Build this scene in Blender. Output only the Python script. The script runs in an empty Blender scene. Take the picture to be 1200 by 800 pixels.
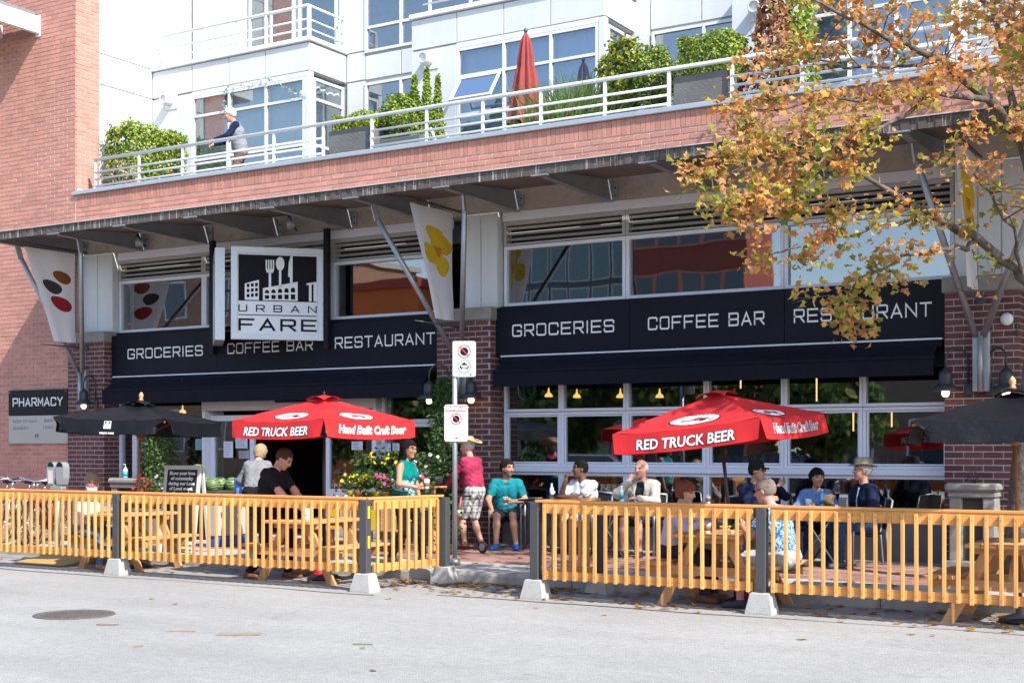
import bpy, math, random
import numpy as np
from mathutils import Matrix, Vector
R = math.radians
random.seed(7)
SC = bpy.context.scene
COL = SC.collection

# ------------------------------------------------------------------ camera, sky, sun, exposure
FPX = 1600.0                      # focal length in pixels of a 1200 px wide frame
TH = R(31.4)                      # the street front runs at this angle to the picture
CAMP = Vector((11.26, -18.2, 1.65))
HOR = 524.0                       # picture row of the horizon
FW = Vector((-math.sin(TH), math.cos(TH), 0)); RT = Vector((math.cos(TH), math.sin(TH), 0))
cam = bpy.data.cameras.new('camera'); camo = bpy.data.objects.new('camera', cam); COL.objects.link(camo)
camo.location = CAMP; camo.rotation_euler = (R(90), 0, TH)
cam.sensor_width = 36; cam.lens = 36 * FPX / 1200; cam.shift_y = (HOR - 400) / 1200
cam.clip_start = 0.1; cam.clip_end = 600
SC.camera = camo

SUND = Vector((-.95, .40, -1.0)).normalized()      # the way the sunlight travels
world = bpy.data.worlds.new('World'); SC.world = world; world.use_nodes = True
wn = world.node_tree.nodes; wl = world.node_tree.links
sky = wn.new('ShaderNodeTexSky'); sky.sky_type = 'NISHITA'; sky.sun_disc = False
sky.sun_elevation = math.asin(-SUND.z); sky.sun_rotation = math.atan2(-SUND.x, -SUND.y)
sky.air_density = 1.0; sky.dust_density = 0.6; sky.ozone_density = 1.0
bgn = wn['Background']; bgn.inputs[1].default_value = 0.15; wl.new(sky.outputs[0], bgn.inputs[0])
sun = bpy.data.lights.new('sun', 'SUN'); suno = bpy.data.objects.new('sun', sun); COL.objects.link(suno)
sun.energy = 3.7; sun.angle = R(0.53); sun.color = (1.0, .95, .87)
suno.rotation_euler = SUND.to_track_quat('-Z', 'Y').to_euler(); suno.location = (20, -20, 30)
SC.view_settings.view_transform = 'Standard'; SC.view_settings.look = 'None'
SC.view_settings.exposure = 1.20; SC.view_settings.gamma = 1.0; SC.view_settings.use_curve_mapping = False
SC.render.engine = 'CYCLES'
cy = SC.cycles
cy.use_denoising = True; cy.max_bounces = 8; cy.diffuse_bounces = 3; cy.glossy_bounces = 4
cy.transmission_bounces = 4; cy.transparent_max_bounces = 12; cy.caustics_reflective = False; cy.caustics_refractive = False
cy.sample_clamp_indirect = 6.0

# ------------------------------------------------------------------ surveying helpers: sight lines meet the planes things stand on
def sdir(px, py):
    return FW + RT * ((px - 600) / FPX) + Vector((0, 0, (HOR - py) / FPX))
def onY(px, py, y):
    d = sdir(px, py); return CAMP + d * ((y - CAMP.y) / d.y)
def onZ(px, py, z):
    d = sdir(px, py); return CAMP + d * ((z - CAMP.z) / d.z)
def atD(px, py, t):
    return CAMP + sdir(px, py) * t
def X(px, y): return onY(px, 500, y).x
def Z(px, py, y): return onY(px, py, y).z
def proj(p):
    d = Vector(p) - CAMP; t = d.dot(FW)
    return 600 + FPX * d.dot(RT) / t, HOR - FPX * d.z / t, t

# ------------------------------------------------------------------ materials
MATS = {}
def mat(name, col=(.5, .5, .5), rough=.6, metal=0.0, var=.12, scale=6.0, bump=0.0, bscale=60.0, spec=.5,
        island=0.0, obj=0.0, stain=0.0, emit=None, estr=1.0, attr=None, fine=0.0, dirt=None, dscale=1.5, transl=0.0, sheen=0.0, coat=0.0):
    if name in MATS: return MATS[name]
    m = bpy.data.materials.new(name); m.use_nodes = True; MATS[name] = m
    nt = m.node_tree; N = nt.nodes; L = nt.links; b = N['Principled BSDF']
    b.inputs['Roughness'].default_value = rough; b.inputs['Metallic'].default_value = metal
    b.inputs['Specular IOR Level'].default_value = spec
    if sheen: b.inputs['Sheen Weight'].default_value = sheen
    if coat: b.inputs['Coat Weight'].default_value = coat
    tc = N.new('ShaderNodeTexCoord')
    if attr:
        a = N.new('ShaderNodeAttribute'); a.attribute_name = attr; cur = a.outputs['Color']
    else:
        rgb = N.new('ShaderNodeRGB'); rgb.outputs[0].default_value = (*col, 1); cur = rgb.outputs[0]
    def mul(sock, lo, hi, cur):
        mr = N.new('ShaderNodeMapRange'); mr.inputs[3].default_value = lo; mr.inputs[4].default_value = hi; L.new(sock, mr.inputs[0])
        vm = N.new('ShaderNodeVectorMath'); vm.operation = 'SCALE'; L.new(cur, vm.inputs[0]); L.new(mr.outputs[0], vm.inputs['Scale'])
        return vm.outputs[0]
    if island:
        g = N.new('ShaderNodeNewGeometry'); cur = mul(g.outputs['Random Per Island'], 1 - island, 1 + island, cur)
    if obj:
        o = N.new('ShaderNodeObjectInfo'); cur = mul(o.outputs['Random'], 1 - obj, 1 + obj, cur)
    if stain:      # weathering laid over the whole wall, with faint downward runs
        g = N.new('ShaderNodeNewGeometry')
        for sc3, w in (((.55, .55, .8), 1.0), ((3.2, 3.2, .25), .8)):
            mp = N.new('ShaderNodeMapping'); mp.inputs['Scale'].default_value = sc3; L.new(g.outputs['Position'], mp.inputs[0])
            n = N.new('ShaderNodeTexNoise'); n.inputs['Scale'].default_value = 1.0; n.inputs['Detail'].default_value = 6; n.inputs['Roughness'].default_value = .65
            L.new(mp.outputs[0], n.inputs[0]); cur = mul(n.outputs[0], 1 - stain * w * 1.6, 1 + stain * w * 1.6, cur)
    if var:
        n = N.new('ShaderNodeTexNoise'); n.inputs['Scale'].default_value = scale; n.inputs['Detail'].default_value = 5
        n.inputs['Roughness'].default_value = .6
        L.new(tc.outputs['Object'], n.inputs[0]); cur = mul(n.outputs[0], 1 - var * 2, 1 + var * 2, cur)
    if fine:
        n = N.new('ShaderNodeTexNoise'); n.inputs['Scale'].default_value = scale * 25; n.inputs['Detail'].default_value = 3
        L.new(tc.outputs['Object'], n.inputs[0]); cur = mul(n.outputs[0], 1 - fine * 2, 1 + fine * 2, cur)
    if dirt:
        n = N.new('ShaderNodeTexNoise'); n.inputs['Scale'].default_value = dscale; n.inputs['Detail'].default_value = 8; n.inputs['Roughness'].default_value = .7
        L.new(tc.outputs['Object'], n.inputs[0])
        mr = N.new('ShaderNodeMapRange'); mr.inputs[1].default_value = .5; mr.inputs[2].default_value = .75; L.new(n.outputs[0], mr.inputs[0])
        mx = N.new('ShaderNodeMix'); mx.data_type = 'RGBA'; L.new(mr.outputs[0], mx.inputs[0]); L.new(cur, mx.inputs[6]); mx.inputs[7].default_value = (*dirt, 1)
        cur = mx.outputs[2]
    L.new(cur, b.inputs['Base Color'])
    if bump:
        n = N.new('ShaderNodeTexNoise'); n.inputs['Scale'].default_value = bscale; n.inputs['Detail'].default_value = 4
        L.new(tc.outputs['Object'], n.inputs[0])
        bp = N.new('ShaderNodeBump'); bp.inputs['Strength'].default_value = bump; bp.inputs['Distance'].default_value = .02
        L.new(n.outputs[0], bp.inputs['Height']); L.new(bp.outputs[0], b.inputs['Normal'])
    if emit:
        b.inputs['Emission Color'].default_value = (*emit, 1); b.inputs['Emission Strength'].default_value = estr
    if transl:
        out = N['Material Output']; tr = N.new('ShaderNodeBsdfTranslucent'); L.new(cur, tr.inputs[0])
        mx = N.new('ShaderNodeMixShader'); mx.inputs[0].default_value = transl
        L.new(b.outputs[0], mx.inputs[1]); L.new(tr.outputs[0], mx.inputs[2]); L.new(mx.outputs[0], out.inputs[0])
    return m

def nodes_of(m): return m.node_tree.nodes, m.node_tree.links, m.node_tree.nodes['Principled BSDF']

def glass(name, tint=(.75, .8, .82), refl=.30, wav=.004):
    if name in MATS: return MATS[name]
    m = bpy.data.materials.new(name); m.use_nodes = True; MATS[name] = m
    N = m.node_tree.nodes; L = m.node_tree.links
    for n in list(N): N.remove(n)
    out = N.new('ShaderNodeOutputMaterial'); tr = N.new('ShaderNodeBsdfTransparent'); tr.inputs[0].default_value = (*tint, 1)
    gl = N.new('ShaderNodeBsdfGlossy'); gl.inputs['Roughness'].default_value = .015; gl.inputs['Color'].default_value = (.93, .96, 1, 1)
    fr = N.new('ShaderNodeFresnel'); fr.inputs[0].default_value = 1.55
    mr = N.new('ShaderNodeMapRange'); mr.inputs[1].default_value = .04; mr.inputs[2].default_value = 1; mr.inputs[3].default_value = refl; mr.inputs[4].default_value = 1
    L.new(fr.outputs[0], mr.inputs[0])
    tc = N.new('ShaderNodeTexCoord'); no = N.new('ShaderNodeTexNoise'); no.inputs['Scale'].default_value = .9; no.inputs['Detail'].default_value = 1
    L.new(tc.outputs['Object'], no.inputs[0])
    bp = N.new('ShaderNodeBump'); bp.inputs['Strength'].default_value = 1; bp.inputs['Distance'].default_value = wav
    L.new(no.outputs[0], bp.inputs['Height']); L.new(bp.outputs[0], gl.inputs['Normal'])
    mx = N.new('ShaderNodeMixShader'); L.new(mr.outputs[0], mx.inputs[0]); L.new(tr.outputs[0], mx.inputs[1]); L.new(gl.outputs[0], mx.inputs[2])
    L.new(mx.outputs[0], out.inputs[0])
    return m

# ------------------------------------------------------------------ objects
ORG = {}
def tag(o, label=None, cat=None, group=None, kind=None):
    if label: o['label'] = label
    if cat: o['category'] = cat
    if group: o['group'] = group
    if kind: o['kind'] = kind
    return o
def thing(name, label, cat, loc=(0, 0, 0), rz=0.0, group=None, rot=None):
    o = bpy.data.objects.new(name, None); COL.objects.link(o); o.empty_display_size = .2
    o.location = loc; o.rotation_euler = rot if rot else (0, 0, rz)
    ORG[o] = Vector(loc); return tag(o, label, cat, group)
def copy_tree(o, parent=None, loc=None, rz=None, label=None):
    c = o.copy(); COL.objects.link(c); c.parent = parent
    if loc is not None: c.location = loc; ORG[c] = Vector(loc)
    if rz is not None: c.rotation_euler = (0, 0, rz)
    if label: c['label'] = label
    for ch in list(o.children): copy_tree(ch, c)
    return c

class MB:
    """collects shapes, then becomes ONE mesh object"""
    def __init__(s): s.v = []; s.f = []; s.m = []; s.sm = []; s.col = None
    def add(s, vs, fs, mi=0, smooth=False):
        n = len(s.v); s.v.extend([tuple(v) for v in vs])
        for f in fs: s.f.append([n + i for i in f]); s.m.append(mi); s.sm.append(smooth)
        return s
    def box(s, a, b, mi=0):
        x0, y0, z0 = [min(a[i], b[i]) for i in range(3)]; x1, y1, z1 = [max(a[i], b[i]) for i in range(3)]
        return s.add([(x0,y0,z0),(x1,y0,z0),(x1,y1,z0),(x0,y1,z0),(x0,y0,z1),(x1,y0,z1),(x1,y1,z1),(x0,y1,z1)],
              [(0,3,2,1),(4,5,6,7),(0,1,5,4),(1,2,6,5),(2,3,7,6),(3,0,4,7)], mi)
    def bbox(s, a, b, ch=.006, mi=0):
        """box with chamfered edges"""
        lo = [min(a[i], b[i]) for i in range(3)]; hi = [max(a[i], b[i]) for i in range(3)]
        ch = min(ch, *[(hi[i] - lo[i]) * .45 for i in range(3)])
        vs = []; idx = {}
        for sx in (0, 1):
            for sy in (0, 1):
                for sz in (0, 1):
                    c = [(lo, hi)[q][i] for i, q in enumerate((sx, sy, sz))]; sg = [1 - 2 * q for q in (sx, sy, sz)]
                    for ax in range(3):
                        p = [c[i] + (0 if i == ax else sg[i] * ch) for i in range(3)]
                        idx[(sx, sy, sz, ax)] = len(vs); vs.append(p)
        fs = []
        for ax in range(3):
            o1, o2 = (ax + 1) % 3, (ax + 2) % 3
            for q in (0, 1):
                r = []
                for (u, w) in ((0,0),(1,0),(1,1),(0,1)):
                    k = [0,0,0]; k[ax] = q; k[o1] = u; k[o2] = w; r.append(idx[(*k, ax)])
                fs.append(r if q else r[::-1])
            for u in (0, 1):
                for w in (0, 1):
                    k0 = [0,0,0]; k1 = [0,0,0]; k0[o1] = k1[o1] = u; k0[o2] = k1[o2] = w; k0[ax] = 0; k1[ax] = 1
                    r = [idx[(*k0, o1)], idx[(*k1, o1)], idx[(*k1, o2)], idx[(*k0, o2)]]
                    fs.append(r if (u == w) else r[::-1])
        for sx in (0, 1):
            for sy in (0, 1):
                for sz in (0, 1):
                    r = [idx[(sx, sy, sz, i)] for i in range(3)]
                    fs.append(r if (sx + sy + sz) % 2 else r[::-1])
        return s.add(vs, fs, mi)
    def bar(s, p, q, w, h, up=(0, 0, 1), mi=0):
        """rectangular bar from p to q, w across, h along up"""
        p = Vector(p); q = Vector(q); d = (q - p).normalized(); up = Vector(up)
        if abs(d.dot(up)) > .99: up = Vector((0, 1, 0)) if abs(d.y) < .9 else Vector((1, 0, 0))
        sd = d.cross(up).normalized(); u = sd.cross(d).normalized()
        vs = [c + sd * (a * w / 2) + u * (b * h / 2) for c in (p, q) for a, b in ((-1,-1),(1,-1),(1,1),(-1,1))]
        return s.add(vs, [(0,1,2,3)[::-1],(4,5,6,7)] [::1] + [(0,4,5,1)[::-1],(1,5,6,2)[::-1],(2,6,7,3)[::-1],(3,7,4,0)[::-1]], mi)
    def tube(s, pts, r, n=8, mi=0, caps=True):
        pts = [Vector(p) for p in pts]; rs = r if isinstance(r, (list, tuple)) else [r] * len(pts)
        base = len(s.v); ref = Vector((.13, .31, .94)); vs = []
        for i, p in enumerate(pts):
            d = (pts[min(i + 1, len(pts) - 1)] - pts[max(i - 1, 0)]).normalized()
            if abs(d.dot(ref)) > .97: ref = Vector((.9, .3, .1))
            a = d.cross(ref).normalized(); b = d.cross(a).normalized()
            ref = b.cross(d) if False else ref
            for k in range(n):
                t = 2 * math.pi * k / n; vs.append(p + a * (math.cos(t) * rs[i]) + b * (math.sin(t) * rs[i]))
        fs = []
        for i in range(len(pts) - 1):
            for k in range(n):
                k2 = (k + 1) % n; fs.append((i*n+k, i*n+k2, (i+1)*n+k2, (i+1)*n+k))
        s.add(vs, fs, mi, True)
        if caps:
            for i, rev in ((0, True), (len(pts) - 1, False)):
                c = list(range(base + i*n, base + i*n + n)); s.f.append(c[::-1] if rev else c); s.m.append(mi); s.sm.append(False)
        return s
    def lathe(s, prof, c=(0, 0, 0), n=16, mi=0, sx=1.0, sy=1.0, smooth=True):
        """prof: (radius, z) from bottom to top"""
        vs = []; fs = []; m = len(prof)
        for (r, z) in prof:
            for k in range(n):
                t = 2 * math.pi * k / n; vs.append((c[0] + r * sx * math.cos(t), c[1] + r * sy * math.sin(t), c[2] + z))
        for i in range(m - 1):
            for k in range(n):
                k2 = (k + 1) % n; fs.append((i*n+k, i*n+k2, (i+1)*n+k2, (i+1)*n+k))
        s.add(vs, fs, mi, smooth)
        b = len(s.v) - len(vs)
        if prof[0][0] > 1e-4: s.f.append([b + k for k in range(n)][::-1]); s.m.append(mi); s.sm.append(False)
        if prof[-1][0] > 1e-4: s.f.append([b + (m-1)*n + k for k in range(n)]); s.m.append(mi); s.sm.append(False)
        return s
    def prism(s, poly, o, u, v, d, mi=0):
        """flat outline (2-D points) in frame o,u,v given thickness d (vector)"""
        o = Vector(o); u = Vector(u); v = Vector(v); d = Vector(d); n = len(poly)
        a = [o + u * p[0] + v * p[1] for p in poly]; b = [p + d for p in a]
        return s.add(a + b, [tuple(range(n))[::-1], tuple(range(n, 2*n))] + [(i, (i+1) % n, n + (i+1) % n, n + i) for i in range(n)], mi)
    def flat(s, poly, o, u, v, mi=0):
        o = Vector(o); u = Vector(u); v = Vector(v)
        return s.add([o + u * p[0] + v * p[1] for p in poly], [tuple(range(len(poly)))], mi)
    def quad(s, a, b, c, d, mi=0): return s.add([a, b, c, d], [(0, 1, 2, 3)], mi)
    def grid(s, fn, nu, nv, mi=0, smooth=True):
        vs = [fn(i / nu, j / nv) for j in range(nv + 1) for i in range(nu + 1)]
        fs = [(j*(nu+1)+i, j*(nu+1)+i+1, (j+1)*(nu+1)+i+1, (j+1)*(nu+1)+i) for j in range(nv) for i in range(nu)]
        return s.add(vs, fs, mi, smooth)
    def xf(s, M, start=0):
        for i in range(start, len(s.v)): s.v[i] = tuple(M @ Vector(s.v[i]))
        return s
    def build(s, name, mt, parent=None, world=True, colors=None):
        off = ORG.get(parent, Vector((0, 0, 0))) if (parent is not None and world) else Vector((0, 0, 0))
        me = bpy.data.meshes.new(name)
        if off.length: V = [(a - off.x, b - off.y, c - off.z) for a, b, c in s.v]
        else: V = s.v
        me.from_pydata(V, [], s.f)
        mts = mt if isinstance(mt, (list, tuple)) else [mt]
        for m in mts: me.materials.append(m)
        me.polygons.foreach_set('material_index', s.m); me.polygons.foreach_set('use_smooth', s.sm)
        if colors is not None:
            ca = me.color_attributes.new('leafcol', 'FLOAT_COLOR', 'POINT')
            ca.data.foreach_set('color', np.asarray(colors, dtype=np.float32).ravel())
        me.update()
        o = bpy.data.objects.new(name, me); COL.objects.link(o)
        if parent is not None: o.parent = parent; ORG[o] = ORG.get(parent, Vector((0, 0, 0)))
        return o
def child_copy(o, parent, loc, rot=None, scale=None):
    c = bpy.data.objects.new(o.name.split('.')[0], o.data); COL.objects.link(c); c.parent = parent
    c.location = Vector(loc) - ORG.get(parent, Vector((0, 0, 0)))
    if rot: c.rotation_euler = rot
    if scale: c.scale = scale
    return c
def inst(name, me, parent, loc, rot=None, scale=None):
    c = bpy.data.objects.new(name, me); COL.objects.link(c); c.parent = parent
    c.location = Vector(loc) - ORG.get(parent, Vector((0, 0, 0)))
    if rot: c.rotation_euler = rot
    if scale: c.scale = scale
    return c
def mesh_only(mb, name, mt):
    o = mb.build(name, mt); me = o.data; bpy.data.objects.remove(o); return me
def one(name, mb, mt, label, cat, group=None, kind=None):
    o = mb.build(name, mt); return tag(o, label, cat, group, kind)

# ------------------------------------------------------------------ lettering
GL = {  # square wide capitals drawn as strokes in a 1 x 1 cell
 'A': [[(0,0),(.5,1),(1,0)], [(.2,.3),(.8,.3)]], 'B': [[(0,0),(0,1),(.9,1),(1,.9),(1,.6),(.9,.5),(0,.5)], [(.9,.5),(1,.4),(1,.1),(.9,0),(0,0)]],
 'C': [[(1,.75),(1,.9),(.9,1),(.1,1),(0,.9),(0,.1),(.1,0),(.9,0),(1,.1),(1,.25)]], 'D': [[(0,0),(0,1),(.85,1),(1,.85),(1,.15),(.85,0),(0,0)]],
 'E': [[(1,1),(0,1),(0,0),(1,0)], [(0,.5),(.9,.5)]], 'F': [[(1,1),(0,1),(0,0)], [(0,.5),(.85,.5)]],
 'G': [[(1,.78),(1,.9),(.9,1),(.1,1),(0,.9),(0,.1),(.1,0),(.9,0),(1,.1),(1,.45),(.55,.45)]], 'H': [[(0,0),(0,1)], [(1,0),(1,1)], [(0,.5),(1,.5)]],
 'I': [[(.5,0),(.5,1)]], 'K': [[(0,0),(0,1)], [(1,1),(.1,.5),(1,0)]], 'L': [[(0,1),(0,0),(1,0)]], 'M': [[(0,0),(0,1),(.5,.3),(1,1),(1,0)]], 'N': [[(0,0),(0,1),(1,0),(1,1)]],
 'O': [[(0,.5),(0,.9),(.1,1),(.9,1),(1,.9),(1,.1),(.9,0),(.1,0),(0,.1),(0,.5)]], 'P': [[(0,0),(0,1),(.9,1),(1,.9),(1,.5),(.9,.4),(0,.4)]],
 'R': [[(0,0),(0,1),(.9,1),(1,.9),(1,.55),(.9,.45),(0,.45)], [(.55,.45),(1,0)]], 'S': [[(1,.78),(1,.9),(.9,1),(.1,1),(0,.9),(0,.6),(.1,.5),(.9,.5),(1,.4),(1,.1),(.9,0),(.1,0),(0,.1),(0,.22)]],
 'T': [[(0,1),(1,1)], [(.5,1),(.5,0)]], 'U': [[(0,1),(0,.1),(.1,0),(.9,0),(1,.1),(1,1)]], 'Y': [[(0,1),(.5,.5),(1,1)], [(.5,.5),(.5,0)]],
 '0': [[(0,.5),(0,.9),(.1,1),(.9,1),(1,.9),(1,.1),(.9,0),(.1,0),(0,.1),(0,.5)]], '1': [[(.3,.85),(.5,1),(.5,0)]], '7': [[(0,1),(1,1),(.4,0)]],
 '8': [[(0,.25),(0,.9),(.1,1),(.9,1),(1,.9),(1,.1),(.9,0),(.1,0),(0,.1),(0,.25)], [(0,.52),(1,.52)]],
}
def strip(mb, pts, w, o, u, v, n, mi=0):
    pts = [Vector(p) for p in pts]; L = []; Rr = []
    for i, p in enumerate(pts):
        a = (pts[i] - pts[i-1]).normalized() if i else None
        b = (pts[i+1] - pts[i]).normalized() if i < len(pts) - 1 else None
        if a is None: a = b; p = p - b * (w * .5) if True else p
        elif b is None: b = a; p = p + a * (w * .5)
        t = (a + b); t = t.normalized() if t.length > 1e-6 else a
        nn = Vector((-t.y, t.x)); c = max(.45, nn.dot(Vector((-a.y, a.x)))); h = w * .5 / c
        L.append(p + nn * h); Rr.append(p - nn * h)
    vs = [o + u * q.x + v * q.y + n for q in L + Rr]; k = len(pts)
    mb.add(vs, [(i, k + i, k + i + 1, i + 1) for i in range(k - 1)], mi)
def letters(mb, txt, o, u, v, h, cw=.9, gap=.35, sw=.16, mi=0, lift=None, closed_fix=True):
    """stroke capitals; o lower left, u/v unit axes, h letter height"""
    o = Vector(o); u = Vector(u); v = Vector(v); n = u.cross(v).normalized(); x = 0.0
    for ch in txt:
        if ch == ' ': x += (gap + .45) * h; continue
        wid = (.12 if ch in 'I' else cw) * h
        for k, st in enumerate(GL.get(ch, [])):
            pts = [(((p[0] - .5) * 0 if ch == 'I' else p[0] * wid) + x + (wid/2 if ch == 'I' else 0), p[1] * h) for p in st]
            strip(mb, pts, sw * h, o, u, v, n * (.0004 * k), mi)
        x += wid + gap * h
    return x - gap * h
def text_mesh(s, size=1.0, shear=0.0, offset=0.0, align='CENTER', wx=1.0):
    cu = bpy.data.curves.new('t', 'FONT'); cu.body = s; cu.size = size; cu.shear = shear; cu.offset = offset
    cu.align_x = align; cu.resolution_u = 2
    ob = bpy.data.objects.new('t', cu); COL.objects.link(ob)
    dg = bpy.context.evaluated_depsgraph_get(); dg.update()
    me = bpy.data.meshes.new_from_object(ob.evaluated_get(dg))
    vs = [(v.co.x * wx, v.co.y) for v in me.vertices]; fs = [tuple(p.vertices) for p in me.polygons]
    bpy.data.objects.remove(ob); bpy.data.curves.remove(cu); bpy.data.meshes.remove(me)
    return vs, fs
def put_text(mb, tm, o, u, v, mi=0):
    o = Vector(o); u = Vector(u); v = Vector(v)
    return mb.add([o + u * p[0] + v * p[1] for p in tm[0]], tm[1], mi)
def disc(mb, o, u, v, rx, ry, n=20, r0=0.0, mi=0):
    o = Vector(o); u = Vector(u); v = Vector(v)
    if r0 <= 0: return mb.flat([(rx * math.cos(2*math.pi*i/n), ry * math.sin(2*math.pi*i/n)) for i in range(n)], o, u, v, mi)
    vs = [o + u * (k * rx * math.cos(2*math.pi*i/n)) + v * (k * ry * math.sin(2*math.pi*i/n)) for k in (1, r0) for i in range(n)]
    return mb.add(vs, [(i, (i+1) % n, n + (i+1) % n, n + i) for i in range(n)], mi)
UX = Vector((1, 0, 0)); UY = Vector((0, 1, 0)); UZ = Vector((0, 0, 1))
# ------------------------------------------------------------------ shared materials
M_alu = mat('aluminium_frame', (.70, .715, .80), .45, 0, .04, 3, .05, 30)
M_white = mat('white_panel', (.60, .62, .64), .55, 0, .02, 1.2, .02, 20, stain=.06, obj=.03)
M_whitepaint = mat('white_paint', (.68, .70, .72), .45, 0, .04, 4)
M_joint = mat('panel_joint', (.40, .41, .42), .8)
M_conc = mat('concrete', (.42, .39, .35), .9, 0, .10, 3, .25, 40, fine=.08)
M_concdark = mat('weathered_concrete', (.13, .13, .128), .95, 0, .25, 2.5, .4, 30, fine=.1)
M_black = mat('black_paint', (.012, .012, .016), .55, 0, .15, 3, spec=.2)
M_fascia = mat('fascia_panel', (.008, .0085, .016), .5, 0, .25, 1.2, .03, 8, spec=.15)
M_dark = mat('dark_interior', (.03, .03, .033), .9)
M_steel = mat('galvanised_steel', (.34, .35, .37), .45, .6, .12, 5, .05, 40)
M_dsteel = mat('dark_steel', (.085, .09, .10), .55, .2, .15, 4)
M_glass = glass('shop_glass', (.62, .66, .68), .27, .0028)
M_glass2 = glass('flat_glass', (.90, .94, .96), .24, .0015)
M_whitetxt = mat('white_print', (.80, .80, .80), .6, 0, .03)
M_blacktxt = mat('black_print', (.010, .010, .012), .7, 0, .03, spec=.1)
M_mortar = mat('mortar', (.50, .41, .36), .95, 0, .12, 8, .2, 80, stain=.1)
M_mortar2 = mat('pale_mortar', (.36, .32, .315), .95, 0, .12, 8, .2, 80)
M_brickred = mat('salmon_brick', (.51, .235, .182), .9, 0, .10, 9, .25, 90, stain=.10, island=.11, obj=.10, fine=.06)
M_brickdark = mat('plum_brick', (.14, .050, .050), .88, 0, .14, 9, .3, 90, stain=.12, island=.25, obj=.28, fine=.08)
M_stone = mat('cast_stone', (.25, .24, .215), .9, 0, .12, 4, .3, 60, fine=.07, dirt=(.16, .15, .14), dscale=2.2)

# ------------------------------------------------------------------ ground
def asphalt():
    m = mat('asphalt', (.282, .276, .264), .93, 0, .07, .55, 0)
    N, L, b = nodes_of(m); tc = N.new('ShaderNodeTexCoord')
    vo = N.new('ShaderNodeTexVoronoi'); vo.inputs['Scale'].default_value = 95; L.new(tc.outputs['Object'], vo.inputs[0])
    n2 = N.new('ShaderNodeTexNoise'); n2.inputs['Scale'].default_value = 9; n2.inputs['Detail'].default_value = 6; L.new(tc.outputs['Object'], n2.inputs[0])
    mp = N.new('ShaderNodeMapping'); mp.inputs['Scale'].default_value = (.12, 1.6, 1); L.new(tc.outputs['Object'], mp.inputs[0])
    n3 = N.new('ShaderNodeTexNoise'); n3.inputs['Scale'].default_value = 1.0; n3.inputs['Detail'].default_value = 4; L.new(mp.outputs[0], n3.inputs[0])
    src = b.inputs['Base Color'].links[0].from_socket; cur = src
    for sock, lo, hi in ((vo.outputs['Distance'], .80, 1.25), (n2.outputs[0], .80, 1.20), (n3.outputs[0], .84, 1.16), (vo.outputs['Color'], .86, 1.14)):
        mr = N.new('ShaderNodeMapRange'); mr.inputs[3].default_value = lo; mr.inputs[4].default_value = hi; L.new(sock, mr.inputs[0])
        vm = N.new('ShaderNodeVectorMath'); vm.operation = 'SCALE'; L.new(cur, vm.inputs[0]); L.new(mr.outputs[0], vm.inputs['Scale']); cur = vm.outputs[0]
    # cracks, stains and darker repair patches
    nz = N.new('ShaderNodeTexNoise'); nz.inputs['Scale'].default_value = 1.3; nz.inputs['Detail'].default_value = 5; L.new(tc.outputs['Object'], nz.inputs[0])
    vadd = N.new('ShaderNodeVectorMath'); vadd.operation = 'ADD'; L.new(tc.outputs['Object'], vadd.inputs[0]); L.new(nz.outputs['Color'], vadd.inputs[1])
    vc = N.new('ShaderNodeTexVoronoi'); vc.feature = 'DISTANCE_TO_EDGE'; vc.inputs['Scale'].default_value = .33; L.new(vadd.outputs[0], vc.inputs[0])
    pat = N.new('ShaderNodeTexNoise'); pat.inputs['Scale'].default_value = .35; pat.inputs['Detail'].default_value = 2; L.new(tc.outputs['Object'], pat.inputs[0])
    oil = N.new('ShaderNodeTexNoise'); oil.inputs['Scale'].default_value = 1.9; oil.inputs['Detail'].default_value = 7; oil.inputs['Roughness'].default_value = .7; L.new(tc.outputs['Object'], oil.inputs[0])
    for sock, a0, a1, lo, hi in ((vc.outputs[0], .0, .004, .82, 1), (pat.outputs[0], .40, .62, .93, 1.04), (oil.outputs[0], .28, .42, .86, 1)):
        mr = N.new('ShaderNodeMapRange'); mr.inputs[1].default_value = a0; mr.inputs[2].default_value = a1; mr.inputs[3].default_value = lo; mr.inputs[4].default_value = hi; L.new(sock, mr.inputs[0])
        vm = N.new('ShaderNodeVectorMath'); vm.operation = 'SCALE'; L.new(cur, vm.inputs[0]); L.new(mr.outputs[0], vm.inputs['Scale']); cur = vm.outputs[0]
    L.new(cur, b.inputs['Base Color'])
    bp = N.new('ShaderNodeBump'); bp.inputs['Strength'].default_value = .7; bp.inputs['Distance'].default_value = .006
    L.new(vo.outputs['Distance'], bp.inputs['Height']); L.new(bp.outputs[0], b.inputs['Normal'])
    return m
KY = -4.30          # front of the kerb
o = MB().quad((-250, -260, 0), (250, -260, 0), (250, 200, 0), (-250, 200, 0)).build('road', asphalt()); o['kind'] = 'structure'
gut = MB()
gut.box((-40, KY - .42, .0), (40, KY - .001, .006))
seam = MB()
for (xa_, xb_, yy_) in ((-40, 2.0, -5.98), (2.6, 40, -5.62)):
    n_ = int((xb_ - xa_) / .25); f_ = lambda u, v: (xa_ + (xb_ - xa_) * u, yy_ + .03 * math.sin(u * n_ * .37) + .02 * math.sin(u * n_ * .9) + (v - .5) * (.035 + .02 * math.sin(u * n_ * .23)), .0035)
    seam.grid(f_, n_, 1)
o = seam.build('tar_seam', mat('tar', (.05, .048, .046), .8, 0, .2, 5)); o['kind'] = 'structure'
o = gut.build('gutter', mat('gutter_concrete', (.26, .25, .235), .95, 0, .2, 2.5, .3, 50, fine=.1, dirt=(.10, .09, .08), dscale=1.4)); o['kind'] = 'structure'
pav = thing('sidewalk', None, None, (0, 0, 0)); pav['kind'] = 'structure'
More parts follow.
